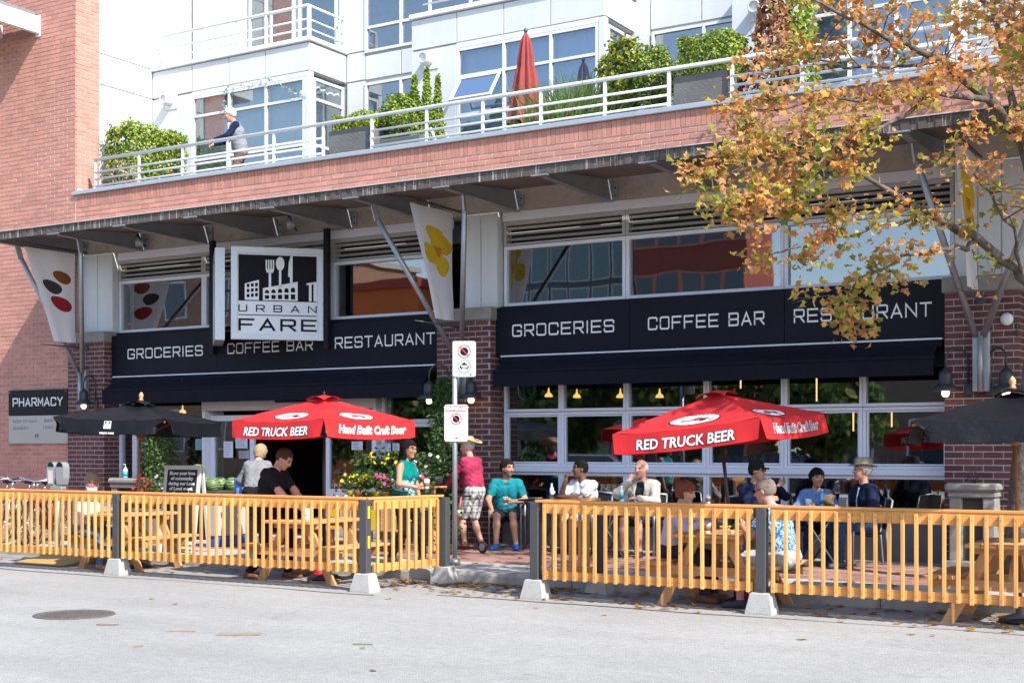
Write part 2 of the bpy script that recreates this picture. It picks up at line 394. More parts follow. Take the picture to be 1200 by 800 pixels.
MB().box((-40, KY + .18, 0), (40, 12, .118)).build('bedding', M_mortar, pav)
M_slab = mat('pavement_slab', (.40, .385, .36), .92, 0, .10, 2.5, .25, 50, island=.07, obj=.07, fine=.06, dirt=(.22, .20, .18), dscale=2)
M_paver = mat('red_paver', (.27, .145, .12), .92, 0, .12, 6, .3, 70, island=.35, fine=.08)
slab = MB().bbox((0, 0, 0), (.998, .498, .024), .006); slabm = mesh_only(slab, 'slab', M_slab)
for i in range(-16, 13):
    for j in range(2):
        inst('slab', slabm, pav, (i * 1.004, KY + .185 + j * .504, .118 + random.uniform(-.002, .001)))
for i in range(-16, 13):
    inst('slab', slabm, pav, (i * 1.004 + .3, -.56, .118 + random.uniform(-.002, .001)))
pm = MB()
y = KY + 1.2
row = 0
while y < -.58:
    x = -16 + (row % 2) * .1
    while x < 12.5:
        z = .142 + random.uniform(-.003, .002); pm.bbox((x, y, .10), (x + .195, y + .094, z), .004); x += .2
    y += .0985; row += 1
o = pm.build('paver', M_paver, pav); o['kind'] = 'stuff'
# kerb stones
kerb = thing('kerb', None, None, (0, KY, 0)); kerb['kind'] = 'structure'
M_kerb = mat('kerb_concrete', (.33, .315, .29), .93, 0, .16, 2.2, .35, 40, obj=.08, fine=.08, dirt=(.14, .125, .11), dscale=1.6)
ks = MB(); prof = [(0, 0), (.18, 0), (.18, .14), (.035, .14), (.01, .128), (0, .10)]
ks.prism(prof, (0, 0, 0), UY, UZ, (1.79, 0, 0)); ksm = mesh_only(ks, 'kerb_stone', M_kerb)
for i in range(-9, 8): inst('kerb_stone', ksm, kerb, (i * 1.8, KY, 0))

# ------------------------------------------------------------------ brickwork
def bricks_on(root, x0, x1, z0, z1, yface, mt, bl=.230, bh=.068, gx=.014, gz=.016, n_obj=300, along='x', soldier=0, depth=.05, pref=None, name='brick', proud=.006):
    """running bond; the pieces nearest the street corner become objects, the rest one joined part"""
    me = mesh_only(MB().bbox((-bl/2, 0, -bh/2), (bl/2, depth, bh/2), .004), 'brick', mt)
    cells = []
    rows = int((z1 - z0) / (bh + gz)); pitch = (z1 - z0) / max(rows, 1)
    for r in range(rows):
        zc = z0 + (r + .5) * pitch; xs = x0 - (bl / 2 + gx / 2 if r % 2 else 0)
        while xs < x1 - .02:
            a = max(xs, x0); b = min(xs + bl, x1)
            if b - a > .03: cells.append(((a + b) / 2, zc, (b - a) / bl))
            xs += bl + gx
    if pref: cells.sort(key=pref)
    rest = MB()
    for k, (xc, zc, sx) in enumerate(cells):
        pr = random.uniform(-.003, .002)
        if k < n_obj:
            if along == 'x': inst(name, me, root, (xc, yface - proud + pr, zc), None, (sx, 1, 1))
            else: inst(name, me, root, (yface + proud - pr, xc, zc), (0, 0, R(90)), (sx, 1, 1))
        else:
            h = bl * sx / 2
            if along == 'x': rest.box((xc - h, yface - proud + pr, zc - bh/2), (xc + h, yface + .02, zc + bh/2))
            else: rest.box((yface - .02, xc - h, zc - bh/2), (yface + proud - pr, xc + h, zc + bh/2))
    if rest.v:
        o = rest.build('brickwork', mt, root); o['kind'] = 'stuff'
    return len(cells)

def pillar(x0, x1, label, zt=3.62):
    t = thing('brick_pillar', label, 'pillar', ((x0 + x1) / 2, -.4, .14), 0, 'brick pillars along the shop front')
    MB().box((x0 + .004, -.394, .14), (x1 - .004, .10, zt)).build('core', M_mortar2, t)
    bricks_on(t, x0, x1, .16, zt, -.394, M_brickdark, n_obj=220)
    bricks_on(t, -.392, -.02, .16, zt, x1 - .004, M_brickdark, n_obj=70, along='y', pref=lambda c: c[0])
    cap = MB().bbox((x0 - .03, -.44, zt), (x1 + .03, .10, zt + .20), .015); cap.build('stone_cap', M_stone, t)
    return t
pillar(-9.52, -8.54, 'dark brick pillar beside the pharmacy sign')
pillar(-1.0, 0.0, 'dark brick pillar between the entrance and the wide cafe windows')
pillar(6.88, 7.80, 'dark brick pillar behind the stone mantel and the leafy branches')

# ------------------------------------------------------------------ the brick podium with the shop front
S = thing('shop_building', 'salmon brick building with a dark glazed shop front under the terrace', 'building', (-4, 0, 0))
BY = -.30
MB().box((-17, BY + .006, 0), (-9.43, .29, 15.5)).build('wall', M_mortar, S)
bricks_on(S, -15.0, -9.43, .3, 13.2, BY + .004, M_brickred, n_obj=150, pref=lambda c: (abs(c[1] - 7.2) * .6 + abs(c[0] + 9.43)))
bricks_on(S, BY, .28, 6.6, 13.2, -9.43, M_brickred, n_obj=0, along='y')
MB().box((-9.43, BY + .006, 5.66), (14, -.04, 6.45)).build('parapet', M_mortar, S)
bricks_on(S, -9.40, 12, 5.68, 6.20, BY + .004, M_brickred, n_obj=150, pref=lambda c: abs(c[0] - 1))
sb = MB(); x = -9.40
while x < 12: sb.box((x, BY - .003 + random.uniform(-.002, .002), 6.215), (x + .068, BY + .03, 6.448)); x += .079
o = sb.build('soldier_course', M_brickred, S); o['kind'] = 'stuff'
MB().bbox((-9.47, BY - .05, 6.452), (14, .02, 6.53), .01).build('coping', mat('coping_metal', (.42, .46, .50), .4, .4, .08, 3), S)
MB().box((-9.42, -.035, 5.86), (14, 3.4, 6.10)).build('terrace_slab', M_conc, S)
MB().box((-9.42, -.13, 5.31), (14, .30, 5.855)).build('soffit_beam', mat('stained_concrete', (.44, .37, .30), .95, 0, .18, 1.8, .3, 30, fine=.08, dirt=(.15, .12, .10), dscale=.9), S)
# inside of the shop
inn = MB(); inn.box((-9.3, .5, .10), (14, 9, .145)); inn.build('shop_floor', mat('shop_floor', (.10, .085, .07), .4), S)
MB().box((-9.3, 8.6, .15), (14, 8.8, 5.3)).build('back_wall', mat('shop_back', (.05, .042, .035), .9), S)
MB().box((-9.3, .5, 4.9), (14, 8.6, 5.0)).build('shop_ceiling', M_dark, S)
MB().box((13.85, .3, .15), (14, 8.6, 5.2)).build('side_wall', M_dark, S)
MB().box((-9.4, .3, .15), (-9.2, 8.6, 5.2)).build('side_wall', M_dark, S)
# storey slab behind the fascia hides nothing but carries the sign boards
MB().box((-8.52, -.12, 2.70), (-1.02, .45, 3.80)).build('lintel', M_black, S)
MB().box((.02, -.12, 2.72), (6.86, .45, 3.84)).build('lintel', M_black, S)
# white piers over the pillars
for x0, x1 in ((-9.36, -8.54), (-.62, 0.0), (6.95, 9.0)):
    pr = MB().box((x0, -.16, 3.80), (x1, .35, 5.31)); p = pr.build('pier', M_white, S)
    n = max(2, int((x1 - x0) / .28)); w = (x1 - x0) / n
    for k in range(n):
        MB().bbox((x0 + k * w + .006, -.185, 3.83), (x0 + (k + 1) * w - .006, -.161, 5.30), .006).build('pier_panel', M_white, S)

def window(root, x0, x1, z0, z1, y, fw=.06, fd=.09, glassm=None, mt=None, sash=False, name='window', pane_n='pane'):
    m = MB(); mt = mt or M_alu
    m.box((x0, y - fd/2, z0), (x0 + fw, y + fd/2, z1)); m.box((x1 - fw, y - fd/2, z0), (x1, y + fd/2, z1))
    m.box((x0 + fw + .001, y - fd/2 + .002, z0), (x1 - fw - .001, y + fd/2 - .002, z0 + fw)); m.box((x0 + fw + .001, y - fd/2 + .002, z1 - fw), (x1 - fw - .001, y + fd/2 - .002, z1))
    if sash:
        a = fw + .006; s2 = .022
        m.box((x0 + a, y - fd/2 + .022, z0 + a), (x0 + a + s2, y + .03, z1 - a)); m.box((x1 - a - s2, y - fd/2 + .022, z0 + a), (x1 - a, y + .03, z1 - a))
        m.box((x0 + a + s2 + .001, y - fd/2 + .024, z0 + a), (x1 - a - s2 - .001, y + .03, z0 + a + s2)); m.box((x0 + a + s2 + .001, y - fd/2 + .024, z1 - a - s2), (x1 - a - s2 - .001, y + .03, z1 - a))
    w = m.build(name, mt, root)
    e = fw * .8
    MB().quad((x0 + e, y + .01, z0 + e), (x1 - e, y + .01, z0 + e), (x1 - e, y + .01, z1 - e), (x0 + e, y + .01, z1 - e)).build(pane_n, glassm or M_glass, w)
    return w
# cafe windows, right bay
XS = [.03] + [X(p, 0) for p in (659, 735, 829, 920, 1012)] + [6.85]
MB().box((.03, -.10, .14), (6.85, .25, .80)).build('knee_wall', mat('knee_wall', (.16, .16, .165), .8, 0, .15, 2, .1, 30), S)
for a, b in zip(XS[:-1], XS[1:]):
    window(S, a + .003, b - .003, .803, 1.27, 0, fw=.042)
    window(S, a + .003, b - .003, 1.36, 2.19, 0, fw=.042, sash=True)
    window(S, a + .003, b - .003, 2.20, 2.90, 0, fw=.042)
MB().bbox((.03, -.085, 1.273), (6.85, .06, 1.357), .008).build('sill', M_alu, S)
# the next bay beyond the right pillar
MB().box((7.83, -.12, 2.72), (13.9, .45, 3.84)).build('lintel', M_black, S); MB().box((7.83, -.10, .14), (13.9, .25, .80)).build('knee_wall', MATS['knee_wall'], S)
for k in range(5):
    a, b = 7.83 + 1.2 * k, 9.02 + 1.2 * k
    window(S, a, b, .803, 2.19, 0, fw=.042); window(S, a, b, 2.20, 2.715, 0, fw=.042)
window(S, 9.01, 11.4, 3.845, 5.30, 0); window(S, 11.41, 13.9, 3.845, 5.30, 0)
# clerestory windows with louvres above the boards
def louvre(x0, x1, z0, z1):
    m = MB(); n = 3; h = (z1 - z0) / n
    for f in ((x0, x0 + .05), (x1 - .05, x1)): m.box((f[0], -.06, z0), (f[1], .06, z1))
    m.box((x0 + .051, -.058, z1 - .06), (x1 - .051, .058, z1)); m.box((x0 + .051, -.058, z0), (x1 - .051, .058, z0 + .03))
    fr = m.build('louvre', mat('louvre_frame', (.42, .41, .40), .5, .2, .05, 3), S)
    for k in range(n):
        zc = z0 + .05 + (z1 - z0 - .11) * (k + .5) / n
        MB().bar((x0 + .052, -.02, zc), (x1 - .052, -.02, zc), .05, .012, (0, .5, .8)).build('slat', MATS['louvre_frame'], fr)
    MB().box((x0 + .052, .09, z0), (x1 - .052, .12, z1)).build('backing', M_dark, fr)
def hbar(x0, x1, z0, z1, y0=-.09, y1=.1, name='head_frame'):
    MB().bbox((x0, y0, z0), (x1, y1, z1), .006).build(name, M_alu, S)
for xs, zb in (([.03, X(735, 0), X(920, 0), 6.92], 3.84), ([-8.52, X(241, 0), X(392, 0), -1.0], 3.80)):
    for a, b in zip(xs[:-1], xs[1:]):
        window(S, a + .004, b - .004, zb, 4.78, 0, fw=.055)
        louvre(a + .004, b - .004, 4.79, 5.16)
    hbar(xs[0], xs[-1], 5.165, 5.308)
# entrance, left bay
XL = [X(p, 0) for p in (160, 246, 301, 384, 449)]
MB().box((-8.52, -.08, .14), (XL[1] - .01, .25, .62)).build('knee_wall', MATS['knee_wall'], S)
window(S, -8.52, XL[0] - .003, .63, 2.9, 0); window(S, XL[0] + .003, XL[1] - .005, .63, 2.9, 0, fw=.05)
window(S, XL[4] + .004, -1.03, 2.05, 2.9, 0); window(S, XL[4] + .004, -1.03, .63, 2.045, 0)
MB().box((XL[4] + .01, -.08, .14), (-1.03, .25, .62)).build('knee_wall', MATS['knee_wall'], S)
hd = MB(); hd.bbox((XL[1], -.22, 2.30), (XL[4], .3, 2.72), .01); hd.build('entrance_header', mat('silver_header', (.50, .48, .49), .4, .3, .05, 2), S)
for x in (XL[1], XL[4] - .07): MB().box((x, -.20, .14), (x + .07, .28, 2.298)).build('door_jamb', M_alu, S)
for a, b in ((XL[1] + .08, XL[2]), (XL[3], XL[4] - .08)):
    d = window(S, a, b, .15, 2.22, -.05, fw=.10, fd=.05, name='door')
    MB().box((a + .101, -.075, .25), (b - .101, -.03, .95)).build('kick_panel', M_alu, d)
    MB().tube([(b - .05, -.10, .9), (b - .05, -.13, .95), (b - .05, -.13, 1.3), (b - .05, -.10, 1.35)], .012).build('handle', M_steel, d)
# posters taped inside the glazing
def poster(px0, px1, py0, py1, y=-.086, mt=None, lines=5, label='white paper notice taped to the entrance glass'):
    x0 = X(px0, y); x1 = X(px1, y); z1 = Z((px0+px1)/2, py0, y); z0 = Z((px0+px1)/2, py1, y)
    m = MB().box((x0, y, z0), (x1, y + .002, z1)); o = one('notice', m, mt or mat('paper', (.62, .66, .74), .8, 0, .04), label, 'notice', 'notices on the entrance glass')
    p = MB()
    for k in range(lines):
        zz = z1 - (z1 - z0) * (k + 1) / (lines + 1); p.quad((x0 + .05*(x1-x0) + .02, y - .001, zz), (x1 - .03 - random.random() * .08, y - .001, zz), (x1 - .03 - random.random() * .08, y - .001, zz + .008), (x0 + .02 + .05*(x1-x0), y - .001, zz + .008))
    p.build('print', mat('grey_print', (.2, .2, .24), .8), o)
poster(262, 273, 517, 536, label='tall white notice on the left entrance door'); poster(276, 290, 513, 525, label='white notice beside the tall one on the left door'); poster(280, 292, 528, 537, mt=mat('paper2', (.35, .35, .36), .8), label='grey notice low on the left entrance door')
poster(412, 425, 517, 527, label='white notice above the yellow flowers on the right door'); poster(447, 458, 519, 529, y=-.06, label='white notice on the window right of the entrance'); poster(460, 468, 519, 528, y=-.06, label='small white notice behind the woman in teal')
poster(229, 241, 514, 527, y=-.06, mt=mat('teal_paper', (.30, .45, .50), .8), label='pale teal notice in the window left of the entrance')
# house number on a dark plate
hp = MB().box((X(322, -.24), -.245, 2.42), (X(359, -.24), -.225, 2.80)); hpo = hp.build('number_plate', M_black, S)
nm = MB(); letters(nm, '177', (X(329, -.25), -.2475, 2.52), UX, UZ, .17, .6, .75, .13); nm.build('number', M_whitetxt, hpo)

# ------------------------------------------------------------------ lamps and shelves seen through the glass
M_bulb = mat('warm_bulb', (.9, .7, .4), .5, emit=(1, .62, .22), estr=7)
def pendant(x, y, z, lab):
    t = thing('pendant_lamp', lab, 'lamp', (x, y, z), 0, 'pendant lamps inside the cafe')
    MB().lathe([(.055, 0), (.075, .01), (.055, .05), (.02, .08), (.008, .16)], (x, y, z), 14).build('shade', mat('amber_shade', (.5, .28, .05), .4, emit=(1, .55, .12), estr=1.1), t)
    MB().tube([(x, y, z + .15), (x, y, 4.9)], .006, 5).build('cord', M_black, t)
for px, row, y, w in ((643, 465, 2.2, 'first'), (676, 466, 3.4, 'second'), (727, 466, 2.6, 'third'), (773, 466, 3.0, 'fourth'), (214, 484, 1.6, '')):
    p = onY(px, row, y); pendant(p.x, p.y, p.z, w + ' amber pendant lamp counted from the pillar, behind the cafe windows' if w else 'amber pendant lamp glowing behind the window left of the entrance')
M_neon = mat('warm_tube', (.9, .7, .4), .5, emit=(1, .6, .22), estr=1.3)
for px, r0, r1, y, w in ((957, 430, 470, 3.2, 'long glowing tube lamp hanging high behind the light blue shirt'), (1000, 482, 505, 3.6, 'short glowing tube lamp hanging behind the grey felt hat'), (1045, 482, 500, 4.2, 'short glowing tube lamp hanging in the last window before the right pillar'), (868, 430, 455, 3.2, 'glowing tube lamp hanging above the tilted red parasol')):
    a = onY(px, r0, y); b = onY(px, r1, y)
    t = thing('hanging_tube_lamp', w, 'lamp', b, 0, 'tube lamps inside the cafe')
    MB().tube([b, a], .013, 6).build('tube', M_neon, t); MB().tube([a + Vector((0, 0, .002)), (a.x, a.y, 4.9)], .005, 5).build('cord', M_black, t)
M_wood_in = mat('brown_shelf', (.16, .08, .035), .6, 0, .2, 5)
for sx in (.6, 2.6, 4.4):
    t = thing('display_shelf', 'brown timber display shelf inside the cafe, loaded with jars', 'shelf', (sx, 2.4, .145), 0, 'display shelves inside the cafe')
    for k in range(4):
        MB().bbox((sx, 2.3, .35 + k * .32), (sx + 1.5, 2.65, .375 + k * .32), .004).build('shelf_board', M_wood_in, t)
    for e in (0, 1.47): MB().box((sx + e, 2.301, .145), (sx + e + .03, 2.649, 1.7)).build('side_panel', M_wood_in, t)
    cm = [mat('jar_amber', (.45, .22, .05), .3), mat('jar_cream', (.5, .42, .28), .4), mat('jar_dark', (.06, .05, .05), .3), mat('jar_red', (.3, .05, .04), .4)]
    for k in range(4):
        for q in range(9):
            jm = MB().lathe([(.05, 0), (.055, .02), (.055, .14), (.03, .17), (.032, .20)], (sx + .12 + q * .16, 2.44 + random.uniform(-.04, .04), .376 + k * .32), 8)
            jm.build('jar', random.choice(cm), t)
# ------------------------------------------------------------------ white apartment block above the terrace
A = thing('apartment_building', 'white panelled apartment block with blue windows and balconies above the terrace', 'building', (0, 2.8, 6.1))
WY = 2.80; FY = 1.69; TF = 6.10
M_blind = mat('pale_blind', (.55, .66, .66), .9, 0, .05, 2)
M_curt = mat('blue_curtain', (.36, .52, .70), .9, 0, .06, 3)
M_curt2 = mat('mirrored_sky_blind', (.36, .52, .82), .9, 0, .05, 2)  # sky's reflection in the bay windows put into a blind's colour
M_room = mat('mirrored_sky_room', (.16, .25, .42), .9)  # room coloured with the blue of the sky mirrored in the panes
def panel(x0, x1, z0, z1, y, axis='y', side=-1):
    g = .008
    if axis == 'y': m = MB().bbox((x0 + g, y, z0 + g), (x1 - g, y + .02, z1 - g), .006)
    else: m = MB().bbox((y - .02, x0 + g, z0 + g), (y, x1 - g, z1 - g), .006)
    return m.build('panel', M_white, A)
MB().box((-17, .295, 6.5), (-9.475, 9, 16)).build('wall', M_joint, A)
for z0, z1 in ((6.1, 8.72), (8.72, 9.32), (9.32, 11.6), (11.6, 13.6)):
    for y0, y1 in ((.30, .62), (.62, 1.69), (1.69, 2.79)): panel(y0, y1, z0, z1, -9.45, 'x')
MB().box((-9.46, WY + .03, TF), (14, 9, 16)).build('wall', M_joint, A)
def awindow(x0, x1, z0, z1, y, cols, trans=None, back=None, side=None, curtain=True):
    """a window of the flats: frame, panes, a blind or curtain behind"""
    m = MB(); fw = .05
    if side is None:
        P = lambda x, z, d=0: (x, y + d, z)
    else:
        P = lambda x, z, d=0: (side - d, x, z)
    def fb(a0, a1, b0, b1): m.box(P(a0, b0, -.02), P(a1, b1, .06))
    zs = [z0] + (trans or []) + [z1]
    for i, c in enumerate(cols): fb(c - fw/2 if 0 < i < len(cols)-1 else (c if i == 0 else c - fw), c + fw/2 if 0 < i < len(cols)-1 else (c + fw if i == 0 else c), z0, z1)
    edges = [(cols[i] + (fw if i == 0 else fw/2) + .001, cols[i+1] - (fw if i + 1 == len(cols) - 1 else fw/2) - .001) for i in range(len(cols) - 1)]
    for a, b in edges:
        for k, z in enumerate(zs):
            lo = z if k == 0 else (z - fw if k == len(zs) - 1 else z - fw/2); m.box(P(a, lo, -.018), P(b, lo + fw, .058))
    w = m.build('window', M_whitepaint, A)
    for a, b in edges:
        for k in range(len(zs) - 1):
            MB().quad(P(a - .01, zs[k], .02), P(b + .01, zs[k], .02), P(b + .01, zs[k+1], .02), P(a - .01, zs[k+1], .02)).build('pane', M_glass2, w)
    if curtain:
        n = max(6, int((x1 - x0) / .06)); amp = .02
        cm = MB(); vs = []
        for i in range(n + 1):
            t = x0 + (x1 - x0) * i / n; d = .18 + amp * math.sin(i * 1.9) + amp * .6 * math.sin(i * .7)
            vs += [P(t, z0, d), P(t, z1, d)]
        cm.add(vs, [(2*i, 2*i+2, 2*i+3, 2*i+1) for i in range(n)], 0, True); cm.build('curtain', back or M_blind, w)
    else:
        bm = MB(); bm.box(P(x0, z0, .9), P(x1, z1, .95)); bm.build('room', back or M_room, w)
    return w
def bay(px0, px1, wpx, trans, back, curtain=True, sidewin=True, x0=None, x1=None, open_idx=None):
    x0 = X(px0, FY) if x0 is None else x0; x1 = X(px1, FY) if x1 is None else x1
    wx = [X(p, FY) for p in wpx]; wt = 8.62
    core = MB(); core.box((x0 + .03, FY + .022, 8.72), (x1 - .03, WY + .02, 9.28))           # band
    core.box((x0 + .03, FY + .022, TF), (wx[0] - .002, WY + .02, 8.715))
    core.build('bay_core', M_joint, A)
    panel(x0, wx[0], TF, 8.70, FY)
    n = len(wpx) if len(wpx) < 6 else 5
    cut = [x0, wx[0]] + wx[1:-1] + [x1]
    for a, b in zip(cut[:-1], cut[1:]): panel(a, b, 8.72, 9.26, FY)
    MB().bbox((x0 - .03, FY - .05, 9.27), (x1 + .05, WY, 9.36), .012).build('balcony_coping', M_whitepaint, A)
    MB().box((wx[0], FY + .0, 8.625), (x1 - .12, FY + .06, 8.715)).build('head_frame', M_whitepaint, A)
    awindow(wx[0], x1 - .13, TF + .02, wt, FY + .02, wx[:-1] + [x1 - .13], trans, back, None, curtain)
    MB().bbox((x1 - .125, FY, TF), (x1 - .0, FY + .125, 8.715), .01).build('corner_post', M_white, A)
    panel(FY + .02, WY, 8.72, 9.26, x1, 'x')
    if sidewin: awindow(FY + .13, WY - .02, TF + .02, wt, None, [FY + .13, WY - .08], trans, back, x1 - .02, curtain)
    return x0, x1
def rail(name, lab, pts, z0, hts, posts, mt, grp, r=.028, pr=.026, gaps=()):
    """railing along a polyline: posts and horizontal rails"""
    p0 = Vector((*pts[0], z0)); t = thing(name, lab, 'railing', p0, 0, grp)
    for k, h in enumerate(hts):
        runs = [pts]
        if k and gaps:
            xs = [pts[0][0]] + [g for q in gaps for g in q] + [pts[-1][0]]; runs = [[(xs[i], pts[0][1]), (xs[i+1], pts[0][1])] for i in range(0, len(xs), 2)]
        for rn in runs: MB().tube([(p[0], p[1], z0 + h) for p in rn], r if k == 0 else r * .62, 8).build('top_rail' if k == 0 else 'rail', mt, t)
    for (x, y) in posts: MB().bar((x, y, z0), (x, y, z0 + hts[0]), pr * 2, pr, (0, 1, 0)).build('post', mt, t)
    return t
def bay_all():
    out = []
    for spec in BAYS:
        out.append(bay(*spec[:2], spec[2], spec[3], spec[4], spec[5]))
    return out
BAYS = [(179, 363, (225, 268, 311, 357), [7.35, 8.22], M_blind, True),
        (482, 709, (535, 590, 645, 700), [7.45, 8.12], M_curt2, True),
        (857, 1130, (940, 995, 1050, 1122), [7.45, 8.12], M_curt2, True)]
ext = bay_all()
for (x0, x1), lab, dz in zip(ext, ('white railing of the left balcony above the teal window bay', 'white railing of the balcony above the open awning window', 'white railing of the balcony behind the orange maple'), (0, 0, 0)):
    n = 5; ps = [(x0 + .35 + (x1 - x0 - .45) * i / (n - 1), FY + .08) for i in range(n)] + [(x1 - .10, FY + .12), (x1 - .10, WY - .1)]
    rail('balcony_railing', lab, [(x0 + .2, FY + .08), (x1 - .1, FY + .08), (x1 - .1, WY)], 9.362, [.62, .36, .18], ps, M_whitepaint, 'railings of the upper balconies')
# recessed wall between and above the bays
def recess(x0, x1, wins, zj=((6.1, 8.74), (8.74, 9.3), (9.3, 10.1))):
    for (a, b, z0, z1, tr, back, cur) in wins: awindow(a, b, z0, z1, WY, [a, (a * .3 + b * .7), b] if b - a > .8 else [a, b], tr, back, None, cur)
R1a, R1b = X(408, WY), X(428, WY)
r2 = ext[1][0] + .3
for z0, z1 in ((TF, 8.72), (8.73, 9.28), (9.29, 10.6), (10.62, 13)): panel(ext[0][1], R1b, z0, z1, WY)
panel(R1b, X(470, WY), 8.72, 9.19, WY); panel(X(470, WY), r2 + .4, 8.72, 9.19, WY)
awindow(R1b, r2 + .6, TF + .1, 8.66, WY, [R1b, X(470, WY), r2 + .6], [7.6], M_blind)
awindow(R1b, r2 + 1.2, 9.24, 11.6, WY, [R1b, X(470, WY), r2 + 1.2], [9.72], M_curt)
panel(ext[1][1] - .2, X(762, WY), TF, 13, WY)
for z0, z1 in ((8.72, 9.24),):
    panel(X(762, WY), X(822, WY), z0, z1, WY); panel(X(822, WY), ext[2][0] + .6, z0, z1, WY)
awindow(X(764, WY), ext[2][0] + .8, TF + .1, 8.68, WY, [X(764, WY), X(825, WY), ext[2][0] + .8], [7.5], M_room, None, False)
awindow(X(767, WY), ext[2][0] + .8, 9.28, 11.5, WY, [X(767, WY), X(825, WY), ext[2][0] + .8], None, M_curt)
# upper storey above the bays
panel(-9.43, X(290, WY), 9.36, 13, WY)
awindow(X(292, WY), X(345, WY), 9.37, 11.8, WY, [X(292, WY), X(312, WY), X(345, WY)], [10.4], M_room, None, False)
awindow(X(350, WY), X(395, WY), 9.37, 11.8, WY, [X(350, WY), X(395, WY)], None, M_curt)
panel(X(397, WY), X(407, WY), 9.36, 13, WY)
# awning window standing open in the second bay
wa, wb = X(535, FY) + .06, X(590, FY) - .06
t = thing('open_window_sash', 'white top hung window sash standing open beside the red parasol', 'window', (wa, FY, 8.05))
top = Vector((wa, FY - .01, 8.07)); dn = Vector((0, -.30, -.42)).normalized(); L_ = .52; w_ = wb - wa
m = MB()
for a, b in (((0, 0), (w_, 0)), ((0, L_), (w_, L_)), ((0.02, 0.02), (0.02, L_ - .02)), ((w_ - .02, .02), (w_ - .02, L_ - .02))):
    m.bar(top + UX * a[0] + dn * a[1], top + UX * b[0] + dn * b[1], .04, .035, dn.cross(UX))
m.build('sash_frame', M_whitepaint, t)
MB().quad(top + dn * .02 + UX * .02, top + dn * .02 + UX * (w_ - .02), top + dn * (L_ - .02) + UX * (w_ - .02), top + dn * (L_ - .02) + UX * .02).build('pane', glass('sash_glass', (.9, .93, .93), .16), t)
# round vents
for px, row, lab in ((200, 119, 'round white wall vent left of the teal window bay'), (503, 71, 'round white wall vent left of the open sash'), (889, 12, 'round white wall vent behind the conifers')):
    p = onY(px, row, FY); t = thing('wall_vent', lab, 'vent', p, 0, 'round vents on the white block')
    MB().bbox((p.x - .14, FY - .015, p.z - .17), (p.x + .20, FY - .001, p.z + .17), .004).build('back_plate', M_whitepaint, t)
    m = MB().lathe([(.10, 0), (.105, .02), (.105, .19), (.085, .21), (.08, .17)], (0, 0, 0), 18); m.xf(Matrix.Translation((p.x, FY - .016, p.z)) @ Matrix.Rotation(R(90), 4, 'X')); m.build('hood', M_whitepaint, t)

# ------------------------------------------------------------------ terrace railing
pp = [112, 163, 214, 267, 321, 379, 436, 500, 566, 634, 709, 784, 858, 940, 1025, 1115, 1210]
RY = -.10; z0 = 6.53
posts = [(X(p, RY), RY) for p in pp] + [(12, RY)]
rail('terrace_railing', 'long white tubular railing along the brick terrace edge', [(posts[0][0] - .02, RY), (12.6, RY)], z0, [.60, .36, .23, .10], posts, M_whitepaint, None, .032, .026, ((X(379, RY), X(436, RY)), (X(784, RY), X(858, RY))))

# ------------------------------------------------------------------ foliage helper
LEAF = [(0, 0), (.35, .25), (.5, .7), (0, 1.0), (-.5, .7), (-.35, .25)]
MAPLE = [(0, 0), (.16, .16), (.46, .16), (.42, .40), (.55, .66), (.28, .66), (.06, 1.0), (-.22, .70), (-.50, .70), (-.40, .42), (-.48, .20), (-.14, .16)]
def leafmesh(pts, size, cols, shape=LEAF, out=None, flat=0.0, rng=None, curl=.15):
    """one small leaf per point, coloured one by one. pts: (n,3) array; out: preferred normals"""
    rng = rng or np.random.default_rng(3); n = len(pts); pts = np.asarray(pts, float)
    d = rng.normal(size=(n, 3)); d /= np.linalg.norm(d, axis=1)[:, None] + 1e-9
    nrm = rng.normal(size=(n, 3)) * .8
    if out is not None: nrm += out
    nrm[:, 2] += flat; nrm /= np.linalg.norm(nrm, axis=1)[:, None] + 1e-9
    u = np.cross(d, nrm); u /= np.linalg.norm(u, axis=1)[:, None] + 1e-9; v = np.cross(nrm, u)
    sz = size * rng.uniform(.65, 1.25, n)
    sh = np.array(shape); k = len(sh)
    V = pts[:, None, :] + (u[:, None, :] * sh[None, :, 0, None] + v[:, None, :] * sh[None, :, 1, None]) * sz[:, None, None]
    V += nrm[:, None, :] * (np.abs(sh[:, 0]) * curl)[None, :, None] * sz[:, None, None]
    F = np.arange(n * k).reshape(n, k)
    m = MB(); m.v = V.reshape(-1, 3).tolist(); m.f = F.tolist(); m.m = [0] * n; m.sm = [False] * n
    C = np.ones((n * k, 4), np.float32); C[:, :3] = np.repeat(cols, k, axis=0)
    return m, C
M_leaf = mat('leaf', attr='leafcol', var=0, rough=.6, transl=.35, spec=.25)
M_leafdull = mat('needle_leaf', attr='leafcol', var=0, rough=.75, transl=.22, spec=.2)
def pick(rng, n, pal, jit=.18):
    pal = np.array(pal); c = pal[rng.integers(0, len(pal), n)] * rng.uniform(1 - jit, 1 + jit, (n, 1)); return np.clip(c, .004, 1)
G_BRIGHT = [(.27, .38, .05), (.35, .43, .06), (.17, .28, .04), (.40, .43, .09)]
G_MID = [(.07, .13, .03), (.10, .17, .035), (.05, .10, .03)]
G_DARK = [(.025, .06, .02), (.04, .09, .025), (.03, .07, .02)]
